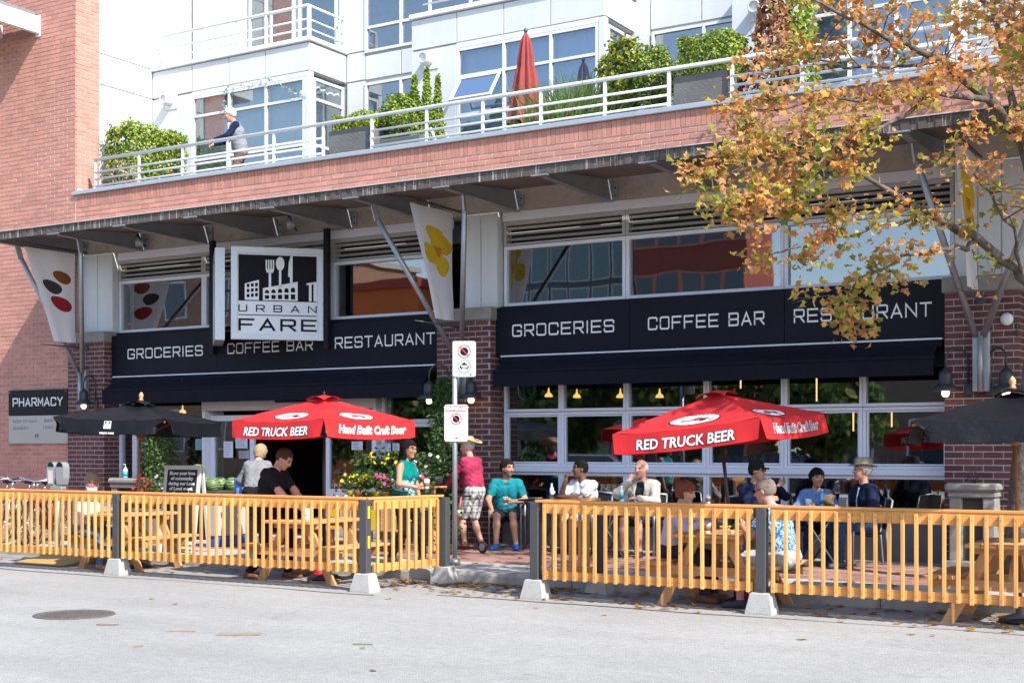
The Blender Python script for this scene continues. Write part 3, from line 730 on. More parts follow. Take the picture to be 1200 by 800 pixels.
def shrub(name, label, kind, c, n, size, pal, rng_seed, cat='shrub', group=None, dims=(.5, .5, .5), stem=True, parent=None, mt=None):
    """kind: ball, box, cone. c = centre of the base"""
    rng = np.random.default_rng(rng_seed); t = thing(name, label, cat, c, 0, group)
    w, d, h = dims
    if kind == 'ball':
        v = rng.normal(size=(n, 3)); v /= np.linalg.norm(v, axis=1)[:, None]; rr = rng.uniform(.55, 1.03, n) ** .6
        lump = 1 + .10 * np.sin(v[:, 0] * 7 + 1) * np.sin(v[:, 2] * 6) + .06 * np.sin(v[:, 1] * 11)
        P = v * (rr * lump)[:, None]; out = v * 1.0; P = P * np.array([w/2, d/2, h/2]) + np.array([0, 0, h/2])
    elif kind == 'box':
        P = rng.uniform(-.5, .5, (n, 3)); ax = rng.integers(0, 3, n); on = rng.random(n) < .8
        for i in range(3):
            k = on & (ax == i); P[k, i] = np.sign(P[k, i]) * rng.uniform(.42, .53, k.sum())
        out = P * 1.6; P = P * np.array([w, d, h]) + np.array([0, 0, h/2])
        P[:, 2] += .03 * np.sin(P[:, 0] * 9)
    else:
        zz = rng.random(n) ** 1.3; th = rng.uniform(0, 2*np.pi, n)
        rad = np.where(zz < .25, .75 + zz, 1.0 - (zz - .25) / .75 * .85) * rng.uniform(.6, 1.05, n) * (1 + .15 * np.sin(th * 5 + zz * 9))
        P = np.stack([np.cos(th) * rad * w/2, np.sin(th) * rad * d/2, zz * h], 1); out = np.stack([np.cos(th), np.sin(th), zz * .6], 1)
    P = P + np.array(c)
    m, C = leafmesh(P, size, pick(rng, n, pal), LEAF, out, .3, rng)
    o = m.build('foliage', mt or M_leaf, t, True, C)
    if stem: MB().tube([(c[0], c[1], c[2] - .02), (c[0], c[1], c[2] + h * .6)], [.03, .012], 6).build('stem', mat('bark_brown', (.12, .08, .05), .9), t)
    return t

# ------------------------------------------------------------------ things on the terrace
def tp(px, y): return X(px, y)
# hedge along the left, running back from the edge
shrub('hedge', 'clipped bright green hedge by the white wall on the terrace', 'box', (-8.85, 1.0, 6.10), 11000, .055, G_BRIGHT + G_MID[:1], 11, 'hedge', None, (.75, 1.5, 1.75), False)
shrub('variegated_shrub', 'pale cream flecked shrub in front of the clipped hedge', 'ball', (-8.75, .22, 6.30), 1500, .05, [(.45, .42, .22), (.30, .32, .12), (.5, .46, .3)], 12, 'shrub', None, (.85, .5, .85))
for k, (px, c) in enumerate(((150, (.55, .03, .14)), (202, (.6, .04, .15)))):
    rng = np.random.default_rng(40 + k); cx = X(px, .05); P = rng.normal(size=(60, 3)) * [.06, .05, .04] + [cx, .10, 6.63]
    t = thing('potted_flower', ('small pot of magenta flowers behind the railing near the cream shrub', 'small pot of magenta flowers behind the railing beside the leaning man')[k], 'flower pot', (cx, .10, 6.10), 0, 'flower pots behind the railing')
    MB().lathe([(.07, 0), (.10, .42), (.11, .44), (.09, .44)], (cx, .10, 6.10), 12).build('pot', mat('grey_pot', (.3, .3, .3), .8), t)
    m, C = leafmesh(P, .06, pick(rng, 60, [c]), LEAF, None, .5, rng); m.build('blossom', M_leaf, t, True, C)
def planter(px0, px1, y0, y1, h, lab):
    x0, x1 = X(px0, y0), X(px1, y0); t = thing('concrete_planter', lab, 'planter', ((x0+x1)/2, (y0+y1)/2, 6.10), 0, 'concrete planters on the terrace')
    w = MB()
    w.bbox((x0, y0, 6.10), (x1, y0 + .07, 6.10 + h), .01); w.bbox((x0, y1 - .07, 6.10), (x1, y1, 6.10 + h), .01)
    w.bbox((x0, y0 + .071, 6.10), (x0 + .07, y1 - .071, 6.10 + h), .01); w.bbox((x1 - .07, y0 + .071, 6.10), (x1, y1 - .071, 6.10 + h), .01)
    w.build('wall', M_concdark, t); MB().box((x0 + .07, y0 + .07, 6.10), (x1 - .07, y1 - .07, 6.05 + h)).build('soil', mat('soil', (.05, .035, .025), .95), t)
    return (x0 + x1) / 2, (y0 + y1) / 2, x1 - x0
cx, cyy, w = planter(385, 432, -.05, .62, .90, 'grey weathered concrete planter with a low box hedge on the terrace')
shrub('box_shrub', 'low clipped box shrub growing in the weathered planter', 'box', (cx, cyy, 6.97), 3600, .038, G_BRIGHT, 13, 'shrub', None, (w * .92, .55, .30), False)
cx, cyy, w = planter(437, 492, .25, .85, .72, 'dark concrete planter under the round clipped bush')
shrub('ball_shrub', 'round clipped bush beside the twin cypresses', 'ball', (cx - .1, cyy, 6.78), 5200, .040, G_BRIGHT + G_MID[:2], 14, 'shrub', None, (.80, .75, .85))
for k, px in enumerate((486, 500, 513)):
    shrub('dwarf_cypress', ('narrow green cypress nearest the round clipped bush', 'tall narrow green cypress with a pointed top', 'narrow green cypress nearest the wall vent')[k], 'cone', (X(px, .5 + .1*k), .5 + .1 * k, 6.10), 3000, .040, G_BRIGHT[:3] + [(.18, .22, .03)], 15 + k, 'cypress', 'cypresses on the terrace', (.30, .30, 1.78 + .12 * (k % 2)))
cx, cyy, w = planter(789, 853, -.05, .62, .92, 'grey weathered concrete planter with a tall box hedge near the maple')
shrub('box_shrub', 'tall clipped box shrub in the planter near the maple', 'box', (cx + .05, cyy, 6.98), 6500, .038, G_BRIGHT + G_MID[:1], 19, 'shrub', None, (w * .98, .6, .62), False)
shrub('ball_shrub', 'round clipped bush left of the tall planter hedge', 'ball', (X(765, .5), .5, 6.75), 4600, .038, G_BRIGHT + G_MID, 20, 'shrub', None, (.72, .7, .95))
shrub('leafy_bush', 'loose yellow green bush beside the ornamental grass', 'ball', (X(730, .6), .6, 6.65), 2600, .065, [(.33, .33, .035), (.25, .29, .03), (.10, .15, .05)], 21, 'shrub', None, (.75, .7, 1.3))
shrub('brown_conifer', 'dried brown conifer standing at the terrace railing', 'cone', (X(905, .55), .55, 6.10), 2600, .07, [(.30, .13, .07), (.22, .10, .06), (.36, .18, .10)], 22, 'conifer', None, (.85, .8, 2.6))
shrub('green_conifer', 'tall bright green conifer next to the dried brown one', 'cone', (X(935, .9), .9, 6.10), 2600, .07, G_BRIGHT, 23, 'conifer', None, (.7, .7, 3.0))
for k, (px, s) in enumerate(((545, .35), (560, .3), (655, .3), (430, .25))):
    shrub('small_shrub', ('small pale shrub under the open window sash', 'small leafy shrub beside the folding chair', 'small leafy shrub at the foot of the ornamental grass', 'small shrub at the end of the dark planter')[k], 'ball', (X(px, .3), .3, 6.35), 350, .05, G_BRIGHT + [(.4, .35, .2)], 30 + k, 'shrub', 'small shrubs behind the railing', (s * 1.4, s, s))
# ornamental grass
gr = thing('ornamental_grass', 'clump of tall green ornamental grass behind the terrace railing', 'grass', (X(672, .45), .45, 6.10))
rng = np.random.default_rng(5); m = MB(); C = []
for k in range(1000):
    bx, by = rng.normal(0, .26), rng.normal(0, .14); h = rng.uniform(.7, 1.65); lx, ly = rng.normal(0, .22) + bx * .5, rng.normal(0, .18)
    p = [Vector((gr.location.x + bx + lx * t * t * 1.6, .45 + by + ly * t * t, 6.10 + h * (t - .18 * t * t))) for t in (0, .35, .7, 1)]
    w = .010; vs = []
    for q, ww in zip(p, (w, w, w * .8, w * .2)): vs += [q - UX * ww, q + UX * ww]
    m.add(vs, [(0,1,3,2), (2,3,5,4), (4,5,7,6)]); c = pick(rng, 1, [(.16, .28, .06), (.24, .33, .10), (.10, .2, .05)])[0]
    if k % 23 == 0: c = np.array((.45, .22, .12))
    C += [(*c, 1)] * 8
m.build('blades', M_leaf, gr, True, C)
# closed red parasol
px_ = X(616, .75); t = thing('closed_parasol', 'folded dusty red parasol on the terrace', 'parasol', (px_, .75, 6.10))
MB().tube([(px_, .75, 6.10), (px_, .75, 8.40)], .02, 8).build('pole', M_dsteel, t)
MB().lathe([(.20, 0), (.22, .02), (.22, .06), (.05, .09)], (px_, .75, 6.10), 14).build('base', M_dsteel, t)
m = MB(); NF = 48
def clo(u, v):
    a = u * 2 * math.pi; r0 = .05 + .22 * (1 - v) ** .9
    if .60 < v < .66: r0 *= .90
    r = r0 * (1 + .28 * math.cos(a * 8 + .6)) if v < .97 else .02
    return (px_ + r * math.cos(a), .75 + r * .75 * math.sin(a), 6.85 + v * 1.49 + .05 * math.cos(a * 8) * (1 - v) ** 6)
m.grid(clo, NF, 14); m.build('canopy', mat('dusty_red_cloth', (.27, .042, .036), .9, 0, .12, 4, .1, 60, sheen=.1), t)
MB().lathe([(.02, 0), (.035, .03), (.03, .06), (.01, .08)], (px_, .75, 8.34), 10).build('finial', M_dsteel, t)
# folding deck chair glimpsed through the rails
t = thing('deck_chair', 'pale folding deck chair behind the railing left of the red parasol', 'chair', (X(515, .55), .55, 6.10)); cx = t.location.x
for dy in (0, .45):
    MB().bar((cx - .3, .4 + dy, 6.10), (cx + .35, .4 + dy, 6.62), .03, .03).build('leg', M_whitepaint, t); MB().bar((cx + .3, .43 + dy, 6.10), (cx - .1, .43 + dy, 6.95), .03, .03).build('leg', M_whitepaint, t)
MB().box((cx - .1, .42, 6.47), (cx + .3, .87, 6.49)).build('seat', mat('canvas', (.6, .56, .5), .9), t)
# fairy-light garland on the bay
t = thing('leaf_garland', 'garland of small pale leaves strung along the teal window bay', 'garland', onY(262, 112, FY - .06))
rng = np.random.default_rng(8); gp = [onY(px, r, FY - .05) for px, r in ((262, 128), (263, 108), (268, 100), (290, 101), (311, 91), (325, 97), (345, 108), (357, 112))]
P = []
for a, b in zip(gp[:-1], gp[1:]):
    for k in range(16): P.append(a.lerp(b, rng.random()) + Vector(rng.normal(0, .018, 3)))
m, C = leafmesh(P, .045, pick(rng, len(P), [(.55, .68, .66), (.4, .58, .55)]), LEAF, None, 0, rng); m.build('leaves', M_leaf, t, True, C)
MB().tube(gp, .004, 5).build('string', M_steel, t)
# white steel bracket canopy high on the brick wall
t = thing('steel_bracket_canopy', 'white steel bracket canopy high on the brick wall', 'canopy', onY(20, 30, BY))
tip = onY(47, 33, BY - .02); Zb = tip.z
bx = tip.x
m = MB(); m.box((bx - .12, -2.3, Zb - .10), (bx - .02, BY - .02, Zb + .22)); m.build('beam', M_whitepaint, t)
MB().box((bx - .13, BY - .018, Zb - .16), (bx + .0, BY - .004, Zb + .26)).build('end_plate', M_whitepaint, t)
MB().box((bx - 3.5, -2.4, Zb + .225), (bx - .05, BY - .10, Zb + .30)).build('deck', M_steel, t)
for k in range(1, 4): MB().box((bx - 1.1 * k - .1, -2.3, Zb - .02), (bx - 1.1 * k - .02, BY - .01, Zb + .22)).build('beam', M_whitepaint, t)
MB().box((bx - 3.5, -2.36, Zb - .1), (bx - .122, -2.30, Zb + .22)).build('edge_beam', M_whitepaint, t)
# ------------------------------------------------------------------ steel canopy
CZ = 5.46
K = thing('steel_canopy', 'weathered steel canopy on brackets running over the shop front', 'canopy', (-1, -1.2, 5.3))
BX = [-9.40 + .03 + 1.62 * k for k in range(13)]
M_soffit = mat('soffit_boards', (.20, .155, .125), .9, 0, .2, 2, .1, 30)
MB().prism([(-2.17, CZ - .03), (BY - .012, CZ + .14), (BY - .012, CZ + .19), (-2.17, CZ + .02)], (-9.46, 0, 0), UY, UZ, (21.36, 0, 0)).build('deck', M_soffit, K)
def edge_mat():
    m = mat('streaked_edge', (.085, .072, .066), .85, 0, .15, 4, .1, 40)
    N, L, b = nodes_of(m); tc = N.new('ShaderNodeTexCoord'); mp = N.new('ShaderNodeMapping'); mp.inputs['Scale'].default_value = (34, .4, 1.2); mp.inputs['Rotation'].default_value = (0, R(3), 0)
    n = N.new('ShaderNodeTexNoise'); n.inputs['Scale'].default_value = 1.0; n.inputs['Detail'].default_value = 5; n.inputs['Roughness'].default_value = .7
    L.new(tc.outputs['Object'], mp.inputs[0]); L.new(mp.outputs[0], n.inputs[0])
    mr = N.new('ShaderNodeMapRange'); mr.inputs[1].default_value = .56; mr.inputs[2].default_value = .66; L.new(n.outputs[0], mr.inputs[0])
    mx = N.new('ShaderNodeMix'); mx.data_type = 'RGBA'; L.new(mr.outputs[0], mx.inputs[0]); L.new(b.inputs['Base Color'].links[0].from_socket, mx.inputs[6]); mx.inputs[7].default_value = (.45, .44, .42, 1)
    L.new(mx.outputs[2], b.inputs['Base Color']); return m
m = MB(); x = -9.48
while x < 11.9:
    d = .006 * math.sin(x * 31) ; m.box((x, -2.20 + d, CZ - .115), (x + .0985, -2.172, CZ + .012)); x += .1
m.build('edge_board', edge_mat(), K)
MB().box((-9.5, -2.225, CZ + .021), (11.9, -2.0, CZ + .034)).build('drip_flashing', mat('pale_flashing', (.55, .52, .50), .5, .2, .1, 3), K)
M_beam = mat('grey_painted_steel', (.30, .315, .33), .5, .15, .1, 3)
for x in BX:
    zo = CZ - .14; zi = CZ - .15
    b = MB()
    b.prism([(-2.10, CZ - .028), (BY - .02, CZ + .133), (BY + .14, CZ + .133), (BY + .14, 5.30), (-1.2, 5.30), (-2.10, 5.335)], (x - .012, 0, 0), UY, UZ, (.024, 0, 0))
    bo = b.build('beam', M_beam, K)
    MB().bar((x, -2.12, 5.322), (x, -.16, 5.288), .10, .016).build('flange', M_steel, bo)
    e = MB(); e.bar((x, -2.13, CZ - .04), (x, -2.19, CZ - .115), .13, .02); e.box((x - .16, -2.24, CZ - .135), (x + .10, -2.16, CZ - .118)); e.build('tip_bracket', M_steel, bo)
    pl = MB(); pl.box((x - .10, -.155, 5.315), (x + .10, -.135, 5.55)); po = pl.build('bolt_plate', M_beam, bo)
    for dz in (.06, .17):
        for dx in (-.065, .065):
            q = MB().lathe([(.016, 0), (.016, .012)], (0, 0, 0), 6); q.xf(Matrix.Translation((x + dx, -.156, 5.315 + dz)) @ Matrix.Rotation(R(90), 4, 'X')); q.build('bolt', M_dsteel, bo)
# struts from the pillars
for xc, tops in ((-9.03, (BX[0], BX[1])), (-.5, (BX[5], BX[6])), (7.34, (BX[10], BX[11]))):
    for xt in tops:
        sgn = 1 if xt > xc else -1
        so = MB().tube([(xc + .05 * sgn, -.52, 3.05), (xt - .02 * sgn, -1.62, 5.10)], .042, 10).build('strut', M_steel, K)
        MB().bar((xt - .02 * sgn, -1.62, 5.08), (xt, -1.68, 5.31), .03, .10).build('knuckle', M_steel, so)
    MB().bbox((xc - .09, -.52, 2.35), (xc + .12, -.415, 3.10), .008).build('strut_plate', M_steel, K)
    MB().tube([(xc + .02, -.56, 2.35), (xc + .02, -.56, 3.05)], .035, 8).build('strut_foot', M_steel, K)
# little floodlights under the beam
for px, row in ((163, 287), (341, 266)):
    p = onY(px, row, -.35); t = thing('flood_light', 'small conical floodlight under the canopy ' + ('near the spice banner' if px < 200 else 'above the square logo sign'), 'lamp', p, 0, 'floodlights under the canopy')
    m = MB().lathe([(.075, 0), (.06, .08), (.03, .13), (.02, .17)], (0, 0, 0), 14); m.xf(Matrix.Translation(p) @ Matrix.Rotation(R(-25), 4, 'Y')); m.build('shade', M_whitepaint, t)
    MB().tube([p + Vector((-.06, 0, .15)), p + Vector((-.06, .02, .22)), (p.x - .04, -.16, 5.36)], .012, 6).build('arm', M_dsteel, t)

# ------------------------------------------------------------------ fascia boards with lettering
def fit(mb, txt, xa, xb, z, h, y, sw=.15, cw=1.0, gap=.42):
    tmp = MB(); w = letters(tmp, txt, (0, 0, 0), UX, UZ, h, cw, gap, sw)
    letters(mb, txt, (xa, y, z), UX * ((xb - xa) / w), UZ, h, cw, gap, sw)
def fascia(x0, x1, z0, z1, cuts, words, lab, fy=-.25):
    t = thing('fascia_sign', lab, 'sign', ((x0+x1)/2, fy, z0), 0, 'black fascia boards over the windows')
    cs = [x0] + cuts + [x1]
    for a, b in zip(cs[:-1], cs[1:]):
        MB().bbox((a + .003, fy, z0), (b - .003, -.125, z1), .006).build('board', M_fascia, t)
    for w, xa, xb, z in words:
        m = MB(); fit(m, w, xa, xb, z, .165, fy - .003); m.build('lettering', M_whitetxt, t)
    return t
FYF = -.253
fascia(.005, 6.86, 3.06, 3.815, [X(737, FYF), X(919, FYF)], [('GROCERIES', X(601, FYF), X(719, FYF), 3.36), ('COFFEE BAR', X(760, FYF), X(895, FYF), 3.36), ('RESTAURANT', X(931, FYF), X(1091, FYF), 3.36)],
       'black fascia board over the wide cafe windows reading GROCERIES COFFEE BAR RESTAURANT')
fascia(-8.50, -1.01, 2.97, 3.735, [X(254, FYF), X(382, FYF)], [('GROCERIES', X(150, FYF), X(237, FYF), 3.30), ('COFFEE BAR', X(267, FYF), X(366, FYF), 3.305), ('RESTAURANT', X(393, FYF), X(509, FYF), 3.31)],
       'black fascia board over the entrance, partly behind the square logo sign')
# ------------------------------------------------------------------ awnings
M_awn = mat('navy_black_canvas', (.008, .009, .016), .75, 0, .2, 4, .08, 80, spec=.12)
def awning(x0, x1, zt, drop, lab, out=.30):
    t = thing('awning', lab, 'awning', ((x0+x1)/2, -.3, zt - drop), 0, 'black canvas awnings')
    MB().bbox((x0, -.40, zt - .12), (x1, -.127, zt - .012), .03).build('cassette', M_awn, t)
    MB().bbox((x0, -.36, zt - .010), (x1, -.22, zt + .016), .006).build('rail', mat('pale_rail', (.66, .70, .78), .35, 0, .06, 3), t)
    y1 = -.30 - out
    n = 24; m = MB()
    def fn(u, v): xx = x0 + .05 + (x1 - x0 - .1) * u; return (xx, -.38 + (y1 + .38) * v, zt - .06 - (drop * .42) * v - .012 * math.sin(v * 3.14) - .004 * math.sin(u * 40))
    m.grid(fn, n * 2, 4); m.build('canvas', M_awn, t)
    MB().bbox((x0 + .03, y1 - .05, zt - .06 - drop * .42 - .05), (x1 - .03, y1 + .01, zt - .045 - drop * .42), .018).build('front_bar', M_awn, t)
    m = MB(); m.grid(lambda u, v: (x0 + .04 + (x1 - x0 - .08) * u, y1 - .035 + .012 * math.sin(u * 60) * v, zt - .11 - drop * .42 - (drop * .50) * v), 90, 3); m.build('valance', M_awn, t)
    for e in (.25, .75):
        xx = x0 + (x1 - x0) * e; MB().tube([(xx, -.40, zt - .10), (xx + .25, (y1 - .4) / 2, zt - .10 - drop * .25), (xx, y1 + .02, zt - .07 - drop * .42)], .02, 6).build('arm', M_dsteel, t)
awning(.16, 6.84, 3.045, .40, 'long black canvas awning over the cafe windows')
awning(-8.36, -1.03, 2.955, .44, 'long black canvas awning over the entrance and its flower stand')

# ------------------------------------------------------------------ double-faced logo sign
def logo(mb, o, u, v, s, mi_w=0, mi_b=1, simple=False):
    """fork, spoon and knife rising over buildings; s = side of the emblem; o lower left"""
    o = Vector(o); u = Vector(u); v = Vector(v); n = u.cross(v).normalized()
    F = lambda pts, k, mi: mb.flat([(p[0] * s, p[1] * s) for p in pts], o + n * (.001 * k), u, v, mi)
    F([(0, 0), (1, 0), (1, 1), (0, 1)], 1, mi_b)
    F([(0, 0), (1, 0), (1, .0), (0, .0)], 1, mi_w)
    F([(.10, .02), (.26, .02), (.26, .46), (.08, .37), (.08, .02)], 2, mi_w)
    F([(.31, .02), (.755, .02), (.755, .44), (.31, .28)], 2, mi_w)
    F([(.90, .02), (.935, .02), (.935, .40), (.90, .40)], 2, mi_w); F([(.96, .02), (1, .02), (1, .42), (.96, .41)], 2, mi_w); F([(.87, .37), (1, .41), (1, .45), (.87, .41)], 3, mi_w)
    for (a, w) in ((.385, .03), (.515, .03)):
        F([(a, .30), (a + w, .31), (a + w, .68), (a, .68)], 2, mi_w)
    # fork head with tines, spoon bowl, knife blade
    F([(.36, .62), (.44, .62), (.455, .70), (.345, .70)], 2, mi_w)
    for k in range(4): F([(.345 + .030 * k, .70), (.363 + .030 * k, .70), (.363 + .030 * k, .90), (.345 + .030 * k, .90)], 2, mi_w)
    F([(.53 + .055 * math.cos(t), .82 + .15 * math.sin(t)) for t in [i * math.pi / 9 for i in range(18)]], 3, mi_w)
    F([(.655, .38), (.69, .39), (.69, 1.0), (.665, .99), (.64, .85), (.63, .55), (.655, .53)], 2, mi_w)
    for r in range(3):
        for c in range(3): F([(.105 + .053*c, .07 + .11*r + .012*c), (.14 + .053*c, .075 + .11*r + .012*c), (.14 + .053*c, .15 + .11*r + .012*c), (.105 + .053*c, .145 + .11*r + .012*c)], 3, mi_b)
    for c in range(5):
        x = .335 + .083 * c; q = .028 * c
        F([(x, .05), (x + .055, .05), (x + .055, .13 + q*.3), (x, .13 + q*.3)], 3, mi_b)
        F([(x, .17 + q*.3)] + [(x + .0275 + .0275 * math.cos(t), .20 + q*.6 + .045 * math.sin(t)) for t in (math.pi, 2.4, 1.57, .75, 0)][0:] + [(x + .055, .17 + q*.3)], 3, mi_b)
V = thing('logo_sign', 'square silver framed sign with fork, spoon and knife reading URBAN FARE', 'sign', (-3.9, -.3, 3.42))
def sign_face(p, q, zb, zt, face):
    """panel from p to q (plan points), lit face to the right of p->q"""
    p = Vector((*p, 0)); q = Vector((*q, 0)); u = (q - p).normalized(); w = (q - p).length; n = u.cross(UZ); h = zt - zb
    M_fr = mat('silver_sign_frame', (.46, .48, .53), .4, .3, .05, 3)
    o = Vector((p.x, p.y, zb)); fw = .10; th = .16
    fr = MB()
    for a0, a1, b0, b1 in ((0, w, 0, fw), (0, w, h - fw, h), (0, fw, fw, h - fw), (w - fw, w, fw, h - fw)):
        A0 = o + u * a0 + UZ * b0; fr.prism([(0, 0), (a1 - a0, 0), (a1 - a0, b1 - b0), (0, b1 - b0)], A0, u, UZ, -n * th)
    f = fr.build('sign_frame', M_fr, V)
    MB().prism([(fw - .01, fw - .01), (w - fw + .01, fw - .01), (w - fw + .01, h - fw + .01), (fw - .01, h - fw + .01)], o - n * .03, u, UZ, -n * .10).build('sign_panel', mat('white_acrylic', (.70, .71, .74), .4, 0, .03), V)
    if face:
        m = MB(); iw = w - 2 * fw; ih = h - 2 * fw; b = o + u * (fw + .02) + UZ * fw - n * .028
        s = iw - .04; logo(m, b + UZ * (ih * .405), u, UZ * (ih * .575 / s), s)
        tmp = MB(); wd = letters(tmp, 'URBAN', (0, 0, 0), UX, UZ, .10, 1.0, 1.3, .17)
        letters(m, 'URBAN', b + u * .01 + UZ * (ih * .275) + n * .003, u * ((s - .02) / wd), UZ, .10, 1.0, 1.3, .17, 1)
        m.flat([(.0, 0), (s, 0), (s, .014), (0, .014)], b + UZ * (ih * .225) + n * .002, u, UZ, 1)
        tmp = MB(); wd = letters(tmp, 'FARE', (0, 0, 0), UX, UZ, .17, 1.0, .55, .19)
        letters(m, 'FARE', b + u * .02 + UZ * (ih * .045) + n * .003, u * ((s - .04) / wd), UZ, .17, 1.0, .55, .19, 1)
        m.build('emblem', [M_whitetxt, mat('sign_black', (.008, .008, .014), .6, spec=.12)], V)
zb, zt = 3.44, 4.97
sign_face((-4.44, -1.38), (-3.36, -.30), zb, zt, True)
sign_face((-5.86, -.32), (-4.78, -1.40), zb, zt, True)
for px in (249, 383): MB().box((X(px, -.30) - .045, -.335, 3.3), (X(px, -.30) + .045, -.255, 5.31)).build('post', M_black, V)
for z in (3.7, 4.05, 4.4, 4.75): 
    MB().bar((-5.8, -.30, z), (-3.36, -.30, z), .03, .03).build('bracket', M_steel, V)
# ------------------------------------------------------------------ pharmacy sign
PY = BY - .055
x0, x1 = X(10, PY), X(79, PY); zt = Z(45, 456.5, PY); zm = Z(45, 486.5, PY); zb = Z(45, 519.5, PY)
P_ = thing('pharmacy_sign', 'black and silver PHARMACY sign on the salmon brick wall', 'sign', ((x0+x1)/2, PY, zb))
MB().bbox((x0, PY, zm + .002), (x1, BY - .012, zt), .004).build('name_board', mat('charcoal_board', (.014, .014, .018), .6, 0, .1, 2, spec=.15), P_)
MB().bbox((x0, PY, zb), (x1, BY - .012, zm - .002), .004).build('hours_board', mat('brushed_silver', (.40, .39, .37), .45, .3, .06, 1.2), P_)
m = MB(); fit(m, 'PHARMACY', X(15.5, PY), X(73, PY), Z(45, 475, PY), .145, PY - .003, .16, .75, .32); m.build('lettering', M_whitetxt, P_)
m = MB()
fit(m, 'MON TO SAT', X(16, PY), X(43, PY), Z(30, 495, PY), .05, PY - .003, .14); fit(m, '8AM 9PM', X(52, PY), X(74, PY), Z(60, 494, PY), .05, PY - .003, .14)
fit(m, 'SUNDAY', X(16, PY), X(33, PY), Z(25, 503, PY), .05, PY - .003, .14); fit(m, '10AM 7PM', X(50, PY), X(74, PY), Z(60, 502, PY), .05, PY - .003, .14)
m.build('hours_lettering', mat('grey_engraving', (.12, .12, .12), .6), P_)
m = MB(); logo(m, (X(41.5, PY), PY - .002, Z(45, 513.5, PY)), UX, UZ, .085); m.build('emblem', [M_whitetxt, M_blacktxt], P_)
for xx in (x0 + .04, x1 - .04):
    for zz in (zb + .04, zt - .04):
        q = MB().lathe([(.012, 0), (.012, .006)], (0, 0, 0), 8); q.xf(Matrix.Translation((xx, PY, zz)) @ Matrix.Rotation(R(90), 4, 'X')); q.build('screw', M_steel, P_)

# ------------------------------------------------------------------ banners hung from the canopy
M_ban = mat('banner_cloth', (.74, .73, .75), .9, 0, .03, 3, .05, 60, transl=.25)
def banner(xb, lab, art):
    t = thing('banner', lab, 'banner', (xb, -.7, 3.5), 0, 'tapering cloth banners under the canopy')
    def fn(u, v):
        yo = -1.83 + (.66) * (1 - v); yi = -.68
        yy = yo * (1 - u) + yi * u; zz = 3.60 + v * 1.66 - .03 * u * 0
        return (xb + .018 * math.sin(u * 9 + v * 2) * (1 - .3 * v) + .012 * math.sin(v * 5 + u * 2), yy, zz)
    m = MB(); m.grid(fn, 16, 24); c = m.build('cloth', M_ban, t)
    MB().tube([(xb, -2.0, 5.33), (xb, -.40, 5.31)], .018, 6).build('top_rod', mat('brown_rod', (.09, .05, .045), .6), t)
    MB().tube([(xb, -2.0 + .30, 3.53), (xb, -.9, 3.52), (xb, -.44, 3.51)], [.004, .018, .02], 6).build('bottom_rod', M_dsteel, t)
    q = MB().lathe([(.055, 0), (.06, .03), (.055, .06)], (0, 0, 0), 12); q.xf(Matrix.Translation((xb, -.46, 3.51)) @ Matrix.Rotation(R(-90), 4, 'X')); q.build('rod_boss', M_dsteel, t)
    for vz, ns, up in ((1, 13, 1), (0, 7, -1)):
        for k in range(ns):
            p = fn((k + .5) / ns, vz); MB().tube([p, (xb, p[1], 5.33 if up > 0 else 3.53)], .004, 4).build('lacing', M_dsteel, t)
    art(fn, c)
def patch(fn, c, pts, mt, name):
    """print on the cloth: outline in cloth u,v filled as a fan that follows the folds"""
    cu = sum(p[0] for p in pts) / len(pts); cv = sum(p[1] for p in pts) / len(pts); vs = []; n = len(pts); rings = (1, .66, .33)
    for r in rings:
        for p in pts: q = fn(cu + (p[0] - cu) * r, cv + (p[1] - cv) * r); vs.append((q[0] + .003, q[1], q[2]))
    q = fn(cu, cv); vs.append((q[0] + .003, q[1], q[2])); fs = []
    for k in range(2):
        for i in range(n): fs.append((k*n+i, k*n+(i+1) % n, (k+1)*n+(i+1) % n, (k+1)*n+i))
    for i in range(n): fs.append((2*n+i, 2*n+(i+1) % n, 3*n))
    MB().add(vs, fs, 0, True).build(name, mt, c)
def ell(cu, cv, ru, rv, n=22, wob=.04, ph=0, rot=.5):
    out = []
    for i in range(n):
        a = 2 * math.pi * i / n; k = 1 + wob * math.sin(a * 3 + ph); dx = ru * k * math.cos(a); dy = rv * k * math.sin(a)
        out.append((cu + dx, cv + dy - dx * .10))
    return out
def spices(fn, c):
    for (cu, cv, ru, rv, col, nm) in ((.70, .715, .21, .068, (.26, .075, .02), 'spice_mound'), (.42, .60, .235, .072, (.045, .035, .04), 'spice_mound'), (.60, .42, .30, .078, (.30, .012, .016), 'spice_mound')):
        patch(fn, c, ell(cu, cv, ru, rv), mat('spice_%d' % int(col[0] * 1000), col, .95, 0, .3, 60, fine=.2), nm)
def petals(fn, c):
    yel = mat('yellow_petal', (.62, .40, .01), .9, 0, .12, 12)
    for (cu, cv, ru, rv, ph) in ((.52, .755, .20, .088, 0), (.78, .68, .20, .085, 1), (.34, .58, .24, .088, 2), (.63, .50, .22, .10, .5), (.56, .64, .18, .075, .7)):
        patch(fn, c, ell(cu, cv, ru, rv, 18, .14, ph, .2), yel, 'petal')
    patch(lambda u, v: (fn(u, v)[0] + .003, fn(u, v)[1], fn(u, v)[2]), c, ell(.56, .62, .09, .045, 14, .3, 0, .2), mat('orange_stamen', (.55, .16, .02), .9, 0, .25, 40), 'stamen')
banner(-9.0, 'white banner printed with three round spice mounds', spices)
banner(-.5, 'white banner printed with a large yellow flower', petals)
banner(7.34, 'white banner behind the maple branches at the canopy end', petals)

